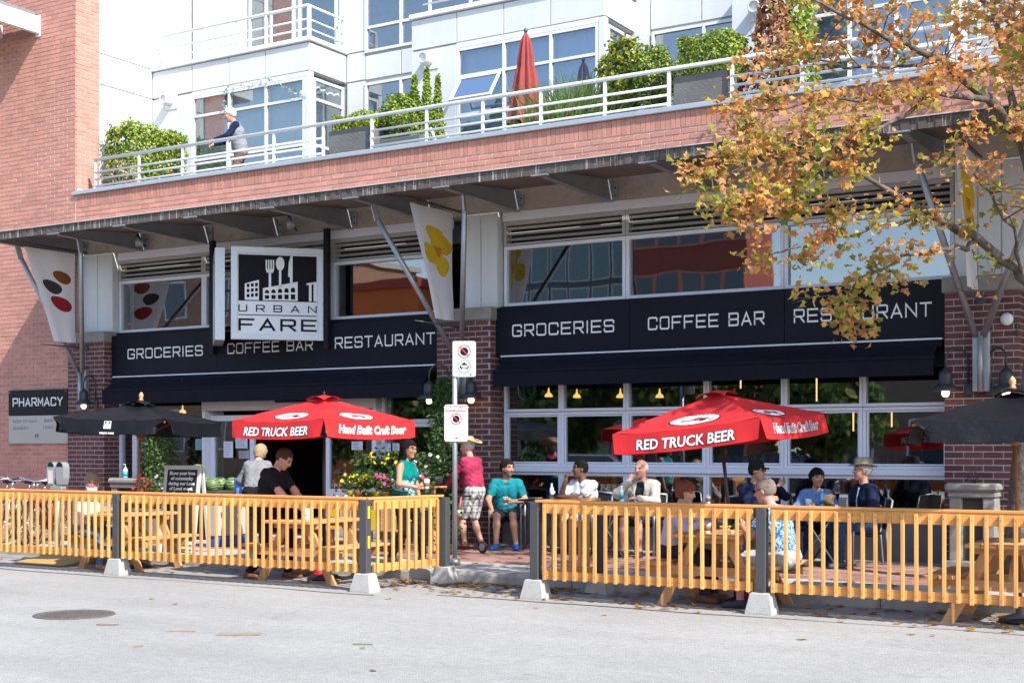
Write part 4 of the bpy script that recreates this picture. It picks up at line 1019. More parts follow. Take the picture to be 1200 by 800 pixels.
# ------------------------------------------------------------------ gooseneck wall lamps
M_lampblk = mat('lamp_enamel', (.025, .027, .032), .45, 0, .1, 5)
M_glow = mat('lamp_glow', (.9, .75, .5), .5, emit=(1, .72, .36), estr=3.2)
def gooseneck(px, row, y, side, lab):
    """px,row = the bulb"""
    p = onY(px, row, y); t = thing('wall_lamp', lab, 'lamp', p, 0, 'gooseneck lamps on the pillars')
    MB().lathe([(.19, .03), (.195, .04), (.10, .11), (.085, .13), (.085, .23), (.07, .28), (.04, .30), (.02, .33)], p, 20).build('shade', M_lampblk, t)
    MB().lathe([(.0, -.045), (.035, -.035), (.05, 0), (.042, .04), (.03, .06)], p, 12).build('bulb', M_glow, t)
    wx = p.x + side * .24; yw = -.42
    pts = [(p.x, p.y, p.z + .32)]
    for k in range(9):
        a = math.pi * k / 8; pts.append((p.x + (wx - p.x) * (1 - math.cos(a)) / 2, p.y + (yw - .02 - p.y) * (1 - math.cos(a)) / 2, p.z + .42 + .16 * math.sin(a)))
    pts.append((wx, yw - .02, p.z + .10)); MB().tube(pts, .014, 8).build('arm', M_lampblk, t)
    MB().bbox((wx - .05, yw - .03, p.z - .02), (wx + .05, yw + .012, p.z + .14), .01).build('wall_box', M_lampblk, t)
gooseneck(503, 470, -.62, 1, 'black gooseneck lamp beside the clipped column shrub')
gooseneck(552, 469, -.62, -1, 'black gooseneck lamp on the pillar above the straw hat')
gooseneck(1108, 461, -.62, 1, 'black gooseneck lamp at the edge of the cafe windows')
gooseneck(1179, 461, -.62, -1, 'black gooseneck lamp behind the wooden finial')
gooseneck(98, 476, -.72, 0, 'black gooseneck lamp above the mask wearer, over the black parasol')
p = onY(1180, 374, -.42); t = thing('bulkhead_light', 'round white bulkhead light on the brick pillar', 'lamp', p)
q = MB().lathe([(.075, 0), (.08, .02), (.07, .05), (.03, .065)], (0, 0, 0), 18); q.xf(Matrix.Translation((p.x, -.406, p.z)) @ Matrix.Rotation(R(90), 4, 'X')); q.build('lens', M_whitepaint, t)
MB().tube([(p.x + .07, -.412, p.z), (p.x + .12, -.412, p.z - .06), (p.x + .13, -.412, p.z - .22)], .008, 5).build('conduit', M_dsteel, t)

# ------------------------------------------------------------------ parking signs on a pole
sp = onZ(533, 661, .14); SPX, SPY = sp.x, sp.y
t = thing('sign_pole', 'galvanised pole at the kerb gap carrying two parking signs', 'pole', (SPX, SPY, .14))
MB().tube([(SPX, SPY, .14), (SPX, SPY, 3.02)], .033, 12).build('pole', M_steel, t); MB().lathe([(.07, 0), (.07, .05), (.036, .08)], (SPX, SPY, .14), 12).build('collar', M_steel, t)
M_signw = mat('sign_white', (.72, .74, .76), .5, 0, .03); M_signr = mat('sign_red', (.42, .03, .04), .5, 0, .05); M_signg = mat('sign_green', (.02, .22, .14), .5, 0, .05)
def road_sign(px, r0, r1, wpx, lab, temp):
    d = (CAMP - Vector((SPX, SPY, 1.65))).normalized(); n = Vector((d.x, d.y, 0)).normalized(); n = (Matrix.Rotation(R(-6), 3, 'Z') @ n); u = UZ.cross(n).normalized()
    tt = (Vector((SPX, SPY, 0)) - Vector((CAMP.x, CAMP.y, 0))).dot(FW)
    z1 = 1.65 + (HOR - r0) * tt / FPX; z0 = 1.65 + (HOR - r1) * tt / FPX; w = wpx * tt / FPX; h = z1 - z0
    c = Vector((SPX, SPY, z0)) + n * .045 + u * ((px - proj((SPX, SPY, 1.65))[0]) * tt / FPX)
    s = thing('road_sign', lab, 'sign', c, 0, 'parking signs on the pole')
    rad = .03; pl = []
    for cx, cyy, a0 in ((w/2 - rad, rad, -90), (w/2 - rad, h - rad, 0), (-w/2 + rad, h - rad, 90), (-w/2 + rad, rad, 180)):
        for k in range(4): a = R(a0 + 30 * k); pl.append((cx + rad * math.cos(a), cyy + rad * math.sin(a)))
    MB().prism(pl, c, u, UZ, -n * .004).build('plate', M_signw, s)
    m = MB(); b = c + n * .0015
    bl = [(p[0] * .93, h/2 + (p[1] - h/2) * .955) for p in pl]; bi = [(p[0] * .90, h/2 + (p[1] - h/2) * .935) for p in pl]; nn = len(pl)
    m.add([b + u * q[0] + UZ * q[1] for q in bl + bi], [(i, (i+1) % nn, nn + (i+1) % nn, nn + i) for i in range(nn)], 1)
    b2 = c + n * .003
    def no_park(cz, r):
        disc(m, b2 + UZ * cz, u, UZ, r * .62, r * .62, 22, 0, 1); disc(m, b2 + UZ * cz + n * .001, u, UZ, r, r, 26, .84, 0)
        a = R(-45); v1 = u * math.cos(a) + UZ * math.sin(a); v2 = u * -math.sin(a) + UZ * math.cos(a)
        m.flat([(-r * .86, -r * .085), (r * .86, -r * .085), (r * .86, r * .085), (-r * .86, r * .085)], b2 + UZ * cz + n * .002, v1, v2, 0)
    if temp:
        m.flat([(-w * .44, h * .82), (w * .44, h * .82), (w * .44, h * .955), (-w * .44, h * .955)], b2, u, UZ, 0)
        tm = text_mesh('TEMPORARY', h * .115, 0, .004); put_text(m, tm, b2 + UZ * (h * .85) + n * .001, u, UZ, 3)
        no_park(h * .61, h * .155); tm = text_mesh('No stopping Anytime', h * .055); put_text(m, tm, b2 + UZ * (h * .34), u, UZ, 1)
        disc(m, b2 + UZ * (h * .09), u, UZ, h * .025, h * .025, 10, 0, 1)
    else:
        no_park(h * .71, h * .19); cz = h * .29
        disc(m, b2 + UZ * cz, u, UZ, h * .19, h * .19, 26, .86, 2)
        r = h * .13
        m.flat([(-r, -r * .35), (r, -r * .35), (r, r * .12), (r * .75, r * .2), (r * .5, r * .62), (-r * .5, r * .62), (-r * .75, r * .2), (-r, r * .12)], b2 + UZ * cz, u, UZ, 1)
        m.flat([(-r * .25, r * .66), (r * .25, r * .66), (r * .2, r * .88), (-r * .2, r * .88)], b2 + UZ * cz, u, UZ, 1)
        tm = text_mesh('TAXI', r * .62, 0, .002); put_text(m, tm, b2 + UZ * (cz - r * .2) + n * .001, u, UZ, 3)
        for sx in (-.62, .62): m.flat([(r * (sx - .16), -r * .62), (r * (sx + .16), -r * .62), (r * (sx + .16), -r * .36), (r * (sx - .16), -r * .36)], b2 + UZ * cz, u, UZ, 1)
        disc(m, b2 + UZ * (h * .06) + u * (w * .28), u, UZ, h * .025, h * .025, 10, 0, 1)
    m.build('print', [M_signr, M_blacktxt, M_signg, M_whitetxt], s)
road_sign(544.5, 400, 441.5, 27, 'no parking sign with a green ringed taxi symbol on the pole', False)
road_sign(535, 474, 517, 27.5, 'red headed TEMPORARY no stopping sign on the pole', True)
# ------------------------------------------------------------------ timber
def wood(name, col, axis, var=.16, obj=.10, rough=.65):
    m = mat(name, col, rough, 0, 0, 3, 0, obj=obj)
    N, L, b = nodes_of(m); tc = N.new('ShaderNodeTexCoord'); mp = N.new('ShaderNodeMapping')
    sc = [26, 26, 26]; sc['xyz'.index(axis)] = 1.6; mp.inputs['Scale'].default_value = sc
    oi = N.new('ShaderNodeObjectInfo'); ad = N.new('ShaderNodeVectorMath'); ad.operation = 'ADD'
    sc2 = N.new('ShaderNodeVectorMath'); sc2.operation = 'SCALE'; L.new(oi.outputs['Location'], sc2.inputs[0]); sc2.inputs['Scale'].default_value = 3.7
    L.new(tc.outputs['Object'], ad.inputs[0]); L.new(sc2.outputs[0], ad.inputs[1]); L.new(ad.outputs[0], mp.inputs[0])
    n = N.new('ShaderNodeTexNoise'); n.inputs['Scale'].default_value = 1.0; n.inputs['Detail'].default_value = 6; L.new(mp.outputs[0], n.inputs[0])
    vo = N.new('ShaderNodeTexVoronoi'); vo.inputs['Scale'].default_value = 5.5; L.new(ad.outputs[0], vo.inputs[0])
    kn = N.new('ShaderNodeMapRange'); kn.inputs[1].default_value = .03; kn.inputs[2].default_value = .10; kn.inputs[3].default_value = .45; kn.inputs[4].default_value = 1; L.new(vo.outputs['Distance'], kn.inputs[0])
    cur = b.inputs['Base Color'].links[0].from_socket
    mr = N.new('ShaderNodeMapRange'); mr.inputs[1].default_value = .25; mr.inputs[2].default_value = .75; mr.inputs[3].default_value = 1 - var * 1.6; mr.inputs[4].default_value = 1 + var; L.new(n.outputs[0], mr.inputs[0])
    mm = N.new('ShaderNodeMath'); mm.operation = 'MULTIPLY'; L.new(mr.outputs[0], mm.inputs[0]); L.new(kn.outputs[0], mm.inputs[1])
    vm = N.new('ShaderNodeVectorMath'); vm.operation = 'SCALE'; L.new(cur, vm.inputs[0]); L.new(mm.outputs[0], vm.inputs['Scale']); L.new(vm.outputs[0], b.inputs['Base Color'])
    bp = N.new('ShaderNodeBump'); bp.inputs['Strength'].default_value = .25; bp.inputs['Distance'].default_value = .004; L.new(n.outputs[0], bp.inputs['Height']); L.new(bp.outputs[0], b.inputs['Normal'])
    return m
FC = (.66, .295, .078)
W_fx, W_fz = wood('stained_pine_rail', FC, 'x'), wood('stained_pine_post', (.69, .325, .092), 'z', .26, .18)
W_px, W_py, W_pz = (wood('raw_pine_' + a, (.56, .29, .13), a, .2) for a in 'xyz')
M_post = mat('charcoal_post', (.06, .06, .062), .7, .1, .12, 6, .1, 50)
M_block = mat('cast_concrete_block', (.37, .365, .35), .93, 0, .10, 5, .3, 60, fine=.07, dirt=(.28, .26, .23), dscale=4)

def timber_fence(p0, p1, label, z0=.215, z1=1.08, pitch=.126, front=-1, zlift=0.0):
    p0 = Vector((*p0, 0)); p1 = Vector((*p1, 0)); d = p1 - p0; Ln = d.length; ang = math.atan2(d.y, d.x)
    t = thing('timber_fence', label, 'fence', (p0.x, p0.y, zlift), ang, 'timber fence panels round the patio')
    def pt(mb, n, m): return mb.build(n, m, t, False)
    pt(MB().bbox((-.059, -.026, z1 - .03), (Ln + .059, .052, z1), .005), 'cap_board', W_fx)
    pt(MB().bbox((.03, -.019, z1 - .145), (Ln - .03, .019, z1 - .0305), .004), 'top_rail', W_fx)
    pt(MB().bbox((.03, -.019, z0 + .008), (Ln - .03, .019, z0 + .098), .004), 'bottom_rail', W_fx)
    n = int(round((Ln - .14) / pitch)); bm = None
    for k in range(n + 1):
        x = .07 + (Ln - .14) * k / n + random.uniform(-.004, .004)
        if bm is None: bm = mesh_only(MB().bbox((-.017, -.032, 0), (.017, 0, z1 - .048 - z0), .0035), 'baluster', W_fz)
        o = bpy.data.objects.new('baluster', bm); COL.objects.link(o); o.parent = t
        o.location = (x, (-.0195 if front < 0 else .058), z0 + random.uniform(-.006, .006)); o.rotation_euler = (0, random.uniform(-.004, .004), 0)
    sc = MB()
    for k in range(n + 1):
        x = .07 + (Ln - .14) * k / n
        for zz in (z0 + .05, z1 - .09): sc.box((x - .004, (-.0527 if front < 0 else .0580), zz - .004), (x + .004, (-.0510 if front < 0 else .0592), zz + .004))
    o = sc.build('screw', M_dsteel, t, False); o['kind'] = 'stuff'
    return t
def fence_post(x, y, label, ang=0, h=1.046):
    t = thing('fence_post', label, 'post', (x, y, 0), ang, 'dark fence posts set in concrete blocks')
    a, b, hh = .138, .098, .215; vs = []
    prof = [(a, 0), (a, .02), (b, hh - .012), (b - .012, hh)]
    for r, z in prof: vs += [(-r, -r * .8, z), (r, -r * .8, z), (r, r * .8, z), (-r, r * .8, z)]
    fs = [(0, 3, 2, 1)] + [(4*k+i, 4*k+(i+1) % 4, 4*k+4+(i+1) % 4, 4*k+4+i) for k in range(3) for i in range(4)]
    # slot across the top of the block
    n = 4 * 3; s = .028; top = hh - .012
    vs += [(-s, -(b - .012) * .8, hh), (s, -(b - .012) * .8, hh), (s, (b - .012) * .8, hh), (-s, (b - .012) * .8, hh)]
    e = len(vs) - 4; fs += [(12, e, e + 3, 15), (e + 1, 13, 14, e + 2)]
    vs += [(-s, -(b - .012) * .8, hh - .07), (s, -(b - .012) * .8, hh - .07), (s, (b - .012) * .8, hh - .07), (-s, (b - .012) * .8, hh - .07)]
    q = e + 4; fs += [(e, q, q + 3, e + 3), (e + 1, e + 2, q + 2, q + 1), (q, q + 1, q + 2, q + 3)]
    MB().add(vs, fs).build('concrete_block', M_block, t, False)
    MB().bbox((-.052, -.048, .10), (.052, .048, h), .006).build('post', M_post, t, False)
    return t
LY, RYF = -5.75, -5.35
xa, xb, xc = X(-190, LY), X(138, LY), X(428, LY); xd, xe, xf = X(628, RYF), X(893, RYF), 10.2
kp1 = onY(521, 600, -4.52); kp2 = onY(703, 600, -4.52)
timber_fence((xa, LY), (xb - .06, LY), 'pine fence panel in front of the bicycles and the mask wearer')
timber_fence((xb + .06, LY), (xc - .06, LY), 'pine fence panel in front of the chalkboard and the man in black')
timber_fence((xc + .03, LY + .07), (kp1.x - .03, kp1.y - .07), 'short pine fence return beside the parking sign pole', front=-1)
timber_fence((xd + .03, RYF + .07), (kp2.x - .02, kp2.y - .07), 'short pine fence return right of the gap, running back to the kerb', front=1)
timber_fence((xd + .06, RYF), (xe - .06, RYF), 'pine fence panel in front of the auburn haired woman')
timber_fence((xe + .06, RYF), (xf, RYF), 'pine fence panel in front of the stone mantel and the empty bench')
for x, y, lab in ((xb, LY, 'dark post and concrete block between the two left fence panels'), (xc, LY, 'dark corner post with reflective strip left of the gap'), (kp1.x, kp1.y, 'dark post on a block against the kerb beside the sign pole'),
                  (xd, RYF, 'dark corner post on a block right of the gap'), (kp2.x, kp2.y, 'dark post on a block at the kerb behind the right corner post'), (xe, RYF, 'dark post on a block in front of the man in the patterned shirt'), (xf + .05, RYF, 'dark post at the far right fence end')):
    t = fence_post(x, y, lab)
    if 'reflective' in lab:
        for z in (.5, .84): MB().box((.0525, -.02, z), (.0535, .02, z + .14)).build('reflector', mat('yellow_reflector', (.7, .55, .02), .4), t, False)

# ------------------------------------------------------------------ picnic tables
def picnic(x, y, label, L=1.30, rz=0.0):
    t = thing('picnic_table', label, 'table', (x, y, 0), rz, 'pine picnic tables behind the fence')
    b = lambda mb, n, m: mb.build(n, m, t, False)
    for k in range(5): b(MB().bbox((-.36 + .146 * k, -L/2, .722), (-.36 + .146 * k + .138, L/2, .76), .006), 'top_board', W_py)
    for s in (-1, 1):
        for k in range(2): x0 = s * .60 + (k - 1) * .146; b(MB().bbox((x0, -L/2, .422), (x0 + .138, L/2, .46), .006), 'seat_board', W_py)
    for yy in (-L/2 + .20, L/2 - .20):
        for s in (-1, 1):
            pl = [(s * .56 - .06, 0), (s * .56 + .06, 0), (s * .20 + .06, .66), (s * .20 - .06, .66)]
            b(MB().prism(pl, (0, yy - .019, 0), UX, UZ, (0, .038, 0)), 'leg', W_pz)
        b(MB().prism([(-.73, .325), (.73, .325), (.73, .395), (.69, .42), (-.69, .42), (-.73, .395)], (0, yy - .020 - .038, 0), UX, UZ, (0, .038, 0)), 'seat_beam', W_px)
        b(MB().prism([(-.34, .66), (.34, .66), (.35, .72), (-.35, .72)], (0, yy - .019, 0), UX, UZ, (0, .038, 0)), 'top_cleat', W_px)
    b(MB().bar((0, -L/2 + .22, .36), (0, -.05, .715), .038, .085, (0, -.6, .8)), 'brace', W_pz); b(MB().bar((0, L/2 - .22, .36), (0, .05, .715), .038, .085, (0, .6, .8)), 'brace', W_pz)
    return t
TB = [(-2.95, -4.95), (.30, -4.95), (5.68, -4.74), (8.62, -4.72)]
for (x, y), lab in zip(TB, ('pine picnic table under the left black parasol', 'pine picnic table beside the man in black', 'pine picnic table between the auburn haired woman and the man in blue', 'empty pine picnic table under the right black parasol')): picnic(x, y, lab, 1.12)

# ------------------------------------------------------------------ parasols
M_red = mat('red_canvas', (.55, .013, .016), .75, 0, .06, 5, .10, 14, transl=.12)
M_blk = mat('black_vinyl', (.0085, .009, .012), .5, 0, .15, 4, .35, 14, spec=.14)
M_pole_d = mat('dark_pole', (.03, .03, .035), .4, .3); M_pole_w = wood('varnished_pole', (.26, .09, .03), 'z', .12)
def parasol(label, loc, rz, a, H, Hc, val, mt, pole_m, words=None, tilt=None, emblem=None, scallop=0.0, finial='wood', base_z=0.0, seed=1):
    t = thing('market_parasol', label, 'parasol', (*loc, base_z), 0, 'square market parasols')
    rot = Matrix.Rotation(rz, 4, 'Z')
    if tilt: rot = Matrix.Rotation(tilt[0], 4, tilt[1]) @ rot
    t.rotation_euler = rot.to_euler()
    rnd = random.Random(seed)
    MB().tube([(0, 0, 0), (0, 0, H - .02)], .019, 10).build('pole', pole_m, t, False)
    MB().lathe([(.20, 0), (.21, .03), (.17, .06), (.05, .09), (.03, .2)], (0, 0, 0), 16).build('base', M_pole_d, t, False)
    MB().lathe([(.03, H - .5), (.045, H - .49), (.045, H - .45), (.03, H - .44)], (0, 0, 0), 10).build('hub', pole_m, t, False)
    for s in range(4):
        q = Matrix.Rotation(R(90 * s), 4, 'Z')           # side s faces -Y turned by s*90
        def top(u, v):   # v 0 at the eave, 1 at the apex
            x = (u - .5) * 2 * a * (1 - v); y = -a * (1 - v); sag = .05 * math.sin(math.pi * min(1, v * 1.1)) * (1 - abs(u - .5) * 2) ** .5 if 0 < u < 1 else 0
            z = Hc + (H - Hc) * v - .045 * math.sin(math.pi * v) * (1 - (2 * u - 1) ** 2) - (.03 * (1 - (2*u-1)**2) * (1 - v)) + .004 * math.sin(u * 21 + 5 * v + s) * (1 - v) + .003 * math.sin(v * 23 + u * 9)
            return q @ Vector((x, y, z))
        pm = MB(); pm.grid(top, 30, 16); pm.build('canopy_panel', mt, t, False)
        ph = rnd.random() * 6
        def vl(u, v, e=0.0):   # v 0 top, 1 hem
            x = (u - .5) * 2 * a; cu = 1 - (2 * u - 1) ** 2; fl = .035 * v + .012 * v * math.sin(u * 16 + ph) + .005 * v * math.sin(u * 37 + ph)
            edge = scallop * max(0, abs(2 * u - 1) - .86) / .14 * v
            return q @ Vector((x - (1 if u > .5 else -1) * edge * .5, -a - fl - e, Hc - .03 * cu - val * v * (1 - .35 * edge)))
        vm = MB(); vm.grid(lambda u, v: vl(u, v), 30, 4); vo = vm.build('valance', mt, t, False)
        if words and words.get(s):
            for item in words[s]:
                txt, style, size, u0, v0, wx = item
                lay = []
                if style == 'slab': lay = [(text_mesh(txt, size, .10, .009, wx=wx), 1, .004), (text_mesh(txt, size, .10, .0035, wx=wx), 0, .007)]
                elif style == 'script': lay = [(text_mesh(txt, size, .30, .0065, wx=wx), 0, .004), (text_mesh(txt, size, .30, -.0015, wx=wx), 1, .007)]
                elif style == 'plain': lay = [(text_mesh(txt, size, 0, .002, wx=wx), 0, .004)]
                m = MB()
                for tm, mi, e in lay:
                    vs = [vl(min(.999, max(.001, u0 + p[0] / (2 * a))), v0 - p[1] / val, e) for p in tm[0]]; m.add(vs, tm[1], mi)
                m.build('lettering', [M_whitetxt, M_blacktxt], vo, False)
        if emblem and s in emblem:
            emblem[s](top, vo, q, vl)
        c = q @ Vector((a, -a, Hc)); MB().bar((0, 0, H - .03), c * .985 + Vector((0, 0, -.01)), .018, .022).build('rib', pole_m, t, False)
        e0 = Vector((0, 0, H - .47)); MB().bar(e0, Vector((c.x * .55, c.y * .55, H - .04 - (H - Hc) * .55)), .012, .016).build('strut', pole_m, t, False)
    # vent cap with raised lips
    cp = MB(); ca = .17
    def cap(u, v):
        th = u * 2 * math.pi; r = ca * (1 - v) ; k = 1 / max(abs(math.cos(th)), abs(math.sin(th)))
        sidep = min(abs(math.cos(th)), abs(math.sin(th))) / max(abs(math.cos(th)), abs(math.sin(th)))
        return (r * k * math.cos(th), r * k * math.sin(th), H - .035 + .075 * v + .05 * (1 - sidep ** 2) * (1 - v) ** 1.5)
    cp.grid(cap, 40, 4); cp.build('vent_cap', mt, t, False)
    if finial == 'wood': MB().lathe([(.02, 0), (.035, .015), (.02, .035), (.032, .06), (.03, .09), (.01, .12), (.0, .125)], (0, 0, H + .03), 12).build('finial', mat('pale_wood_finial', (.55, .30, .14), .5), t, False)
    else: MB().lathe([(.012, 0), (.018, .02), (.0, .045)], (0, 0, H + .04), 10).build('finial', M_pole_d, t, False)
    return t
def badge(top, vo, q, vl):
    """oval truck badge printed on the sloping panel"""
    m = MB()
    def at(x, y, e=.004):
        p = top(.5 + x, .34 + y); nrm = (q @ Vector((0, -.35, .94))).normalized(); return p + nrm * e
    def blob(pts, e, mi):
        cx = sum(p[0] for p in pts) / len(pts); cyy = sum(p[1] for p in pts) / len(pts); n = len(pts)
        m.add([at(*p, e) for p in pts] + [at(cx, cyy, e)], [(i, (i+1) % n, n) for i in range(n)], mi)
    E = lambda rx, ry, n=26: [(rx * math.cos(2*math.pi*i/n), ry * math.sin(2*math.pi*i/n)) for i in range(n)]
    blob(E(.26, .17), .004, 1); blob(E(.245, .158), .006, 0); blob(E(.20, .115), .008, 1); blob(E(.19, .105), .010, 0)
    tr = lambda pts: [(x * .17, y * .085) for x, y in pts]
    blob(tr([(-.9, -.5), (.85, -.5), (.9, .0), (.45, .1), (.3, .6), (-.15, .6), (-.2, .05), (-.9, .05)]), .012, 2)
    for cx in (-.5, .5): blob([(x * .035 + cx * .17, y * .035 - .045) for x, y in E(1, 1, 12)], .014, 1)
    for k in range(9): blob([(-.21 + .05 * k, .125 + .01 * math.sin(k)), (-.19 + .05 * k, .125), (-.19 + .05 * k, .145), (-.21 + .05 * k, .145)], .012, 1) if 1 < k < 8 else None
    m.build('badge', [M_whitetxt, M_blacktxt, mat('badge_red', (.45, .02, .02), .7)], vo, False)
RW = {0: [('RED TRUCK BEER', 'slab', .145, .50, .80, .98)], 1: [('Hand Built Craft Beer', 'script', .135, .50, .68, .98)], 2: [('RED TRUCK BEER', 'slab', .145, .5, .80, .98)], 3: [('Hand Built Craft Beer', 'script', .15, .5, .70, .92)]}
EB = {k: badge for k in range(4)}
parasol('red beer parasol standing over the man in black', (.36, -4.85), R(-6), .80, 2.27, 1.985, .21, M_red, M_pole_d, RW, None, EB, .06, 'dark', 0, 2)
vd = sdir(850, 524).normalized(); bp = onY(866, 600, -4.70)
parasol('tilted red beer parasol over the auburn haired woman', (bp.x, bp.y), R(-3), .83, 2.23, 1.91, .21, M_red, M_pole_d, RW, (R(-6.0), Vector((vd.x, vd.y, 0)).normalized()), EB, .06, 'dark', 0, 3)
def small_logo(top, vo, q, vl):
    m = MB()
    def F(pts, e, mi): m.add([vl(.5 + p[0] / 1.7, .82 - p[1] / .2, e) for p in pts], [tuple(range(len(pts)))], mi)
    s = .105
    F([(-s/2, .045), (s/2, .045), (s/2, .045 + s), (-s/2, .045 + s)], .004, 0)
    F([(-s*.42, .09), (s*.42, .09), (s*.42, .143), (-s*.42, .143)], .005, 1)
    F([(-s*.3, .09), (-s*.1, .09), (-s*.1, .12), (-s*.3, .115)], .006, 0); F([(-s*.05, .09), (s*.34, .09), (s*.34, .118), (-s*.05, .105)], .006, 0)
    for k in (-.1, .02, .14): F([(s*k, .10), (s*(k+.05), .10), (s*(k+.05), .14), (s*k, .14)], .006, 0)
    m.add([vl(.5 + p[0] / 1.7, .97 - p[1] / .2, .006) for p in text_mesh('URBAN FARE', .036, 0, .001)[0]], text_mesh('URBAN FARE', .036, 0, .001)[1], 0)
    m.build('logo', [M_whitetxt, M_blacktxt], vo, False)
parasol('black vinyl parasol with a small white logo over the mask wearer', (-2.95, -4.85), R(17), .83, 2.26, 2.03, .19, M_blk, M_pole_w, None, (R(1.6), Vector((-.7, .7, 0))), {0: small_logo}, .5, 'wood', 0, 4)
bp = onY(1197, 600, -4.72)
parasol('black vinyl parasol shading the empty picnic table', (bp.x, bp.y), R(10), .86, 2.17, 1.92, .19, M_blk, M_pole_w, None, (R(-2.0), Vector((-.2, 1, 0))), {2: small_logo}, .5, 'wood', 0, 5)

# ------------------------------------------------------------------ cafe chairs and tables
M_tubes = mat('silver_tube', (.45, .46, .48), .35, .6, .05, 4); M_mesh = mat('black_mesh', (.02, .02, .022), .7)
def chair(x, y, ang, lab):
    t = thing('cafe_chair', lab, 'chair', (x, y, .142), ang, 'silver framed chairs by the cafe windows')
    b = lambda mb, n, m: mb.build(n, m, t, False)
    for s in (-1, 1):
        b(MB().tube([(.21, s * .24, 0), (.20, s * .24, .44), (.19, s * .24, .64)], .013, 8), 'leg', M_tubes)
        b(MB().tube([(-.24, s * .24, 0), (-.20, s * .24, .44), (-.28, s * .23, .84)], .013, 8), 'leg', M_tubes)
        b(MB().tube([(.20, s * .24, .655), (-.22, s * .24, .66)], .016, 8), 'armrest', M_tubes)
    b(MB().tube([(-.28, -.23, .84), (-.285, 0, .86), (-.28, .23, .84)], .013, 8), 'back_rail', M_tubes)
    b(MB().grid(lambda u, v: (-.2 + .40 * u, -.225 + .45 * v, .43 - .02 * math.sin(u * 3.1)), 4, 4), 'seat', M_mesh)
    b(MB().grid(lambda u, v: (-.212 - .07 * u, -.225 + .45 * v, .48 + .36 * u), 4, 4), 'backrest', M_mesh)
    return t
def bistro(x, y, lab, w=.62):
    t = thing('cafe_table', lab, 'table', (x, y, .142), 0, 'black cafe tables by the windows')
    MB().bbox((x - w/2, y - w/2, .865), (x + w/2, y + w/2, .89), .008).build('table_top', M_black, t)
    for s in (-1, 1):
        MB().tube([(x - s * .26, y - .24, .145), (x + s * .24, y - .22, .862)], .012, 8).build('leg', M_dsteel, t); MB().tube([(x - s * .26, y + .24, .145), (x + s * .24, y + .22, .862)], .012, 8).build('leg', M_dsteel, t)
    return t
CUPW = mat('paper_cup', (.72, .72, .70), .6); CUPB = mat('kraft_sleeve', (.26, .12, .06), .8)
def cup(p, lab, parent=None):
    t = thing('coffee_cup', lab, 'cup', p, 0, 'takeaway coffee cups')
    MB().lathe([(.028, 0), (.030, .003), (.039, .10), (.037, .101)], p, 14).build('cup', CUPW, t)
    MB().lathe([(.0335, .03), (.0385, .08)], p, 14).build('sleeve', CUPB, t)
    MB().lathe([(.041, .101), (.042, .108), (.036, .112), (.034, .122), (.0, .122)], p, 14).build('lid', CUPW, t)
    return t
def bottle(p, lab, col=(.55, .68, .80), lab_col=(.05, .12, .45)):
    t = thing('water_bottle', lab, 'bottle', p, 0, 'drink bottles on the tables')
    MB().lathe([(.03, 0), (.033, .01), (.033, .13), (.028, .16), (.013, .19), (.013, .205)], p, 12).build('bottle', mat('bottle_%d' % int(col[0] * 999), col, .12, 0, .02, spec=.8), t)
    MB().lathe([(.0335, .05), (.0335, .10)], p, 12).build('wrapper', mat('wrap_%d%d' % (int(lab_col[0] * 99), int(lab_col[2] * 99)), lab_col, .5), t)
    MB().lathe([(.015, .205), (.015, .225), (.0, .226)], p, 10).build('cap', CUPW, t)
T1 = (1.18, -.72); T2 = (2.62, -1.32); T3 = (3.75, -.95); T4 = (5.62, -1.38)
for (x, y), lab in ((T1, 'black cafe table between the teal and white T-shirts'), (T2, 'black cafe table in front of the man in the cream cardigan'), (T3, 'black cafe table left of the man in the black cap'), (T4, 'black cafe table before the woman in light blue')): bistro(x, y, lab)
cup((T1[0] + .17, T1[1] - .1, .891), 'white lidded coffee cup on the table beside the water bottle'); bottle((T1[0] + .05, T1[1] + .08, .891), 'clear blue labelled water bottle standing beside the coffee cup')
bottle((T1[0] + .22, T1[1] + .2, .891), 'dark cola bottle at the back of the table', (.02, .012, .01), (.3, .02, .02))
bottle((T2[0] + .12, T2[1] - .02, .891), 'teal water bottle in front of the cream cardigan', (.25, .5, .52), (.02, .22, .26))
pl = MB().lathe([(.06, 0), (.11, .012), (.115, .016), (.06, .006)], (T1[0] - .16, T1[1] - .05, .891), 18); one('plate', pl, CUPW, 'white plate with wrapper beside the teal T-shirt', 'plate')
pl = MB().lathe([(.06, 0), (.11, .012), (.115, .016), (.06, .006)], (T2[0] - .05, T2[1] + .12, .891), 18); one('plate', pl, CUPW, 'white plate in front of the cream cardigan', 'plate')
q = MB().lathe([(.036, 0), (.04, .1), (.037, .1), (.034, .01)], (T4[0] - .20, T4[1], .891), 14); q.tube([(T4[0] - .165, T4[1], .91), (T4[0] - .14, T4[1], .94), (T4[0] - .165, T4[1], .97)], .006, 6); one('mug', q, CUPW, 'white mug on the table in front of the light blue shirt', 'mug')
bottle((T4[0] - .02, T4[1] + .0, .891), 'bright blue drink bottle beside the silver snack bag', (.03, .25, .6), (.02, .12, .5))
rng = np.random.default_rng(4)
q = MB(); bx, by = T4[0] + .09, T4[1] - .08
q.grid(lambda u, v: (bx + (u - .5) * .15 + .01 * math.sin(v * 9), by - .03 * math.sin(math.pi * u) * math.sin(math.pi * v) - .02 * v, .892 + v * .17 + .008 * math.sin(u * 12)), 8, 8)
q.grid(lambda u, v: (bx + (u - .5) * .15 + .01 * math.sin(v * 9), by + .03 * math.sin(math.pi * u) * math.sin(math.pi * v) - .02 * v, .892 + v * .17 + .008 * math.sin(u * 12)), 8, 8)
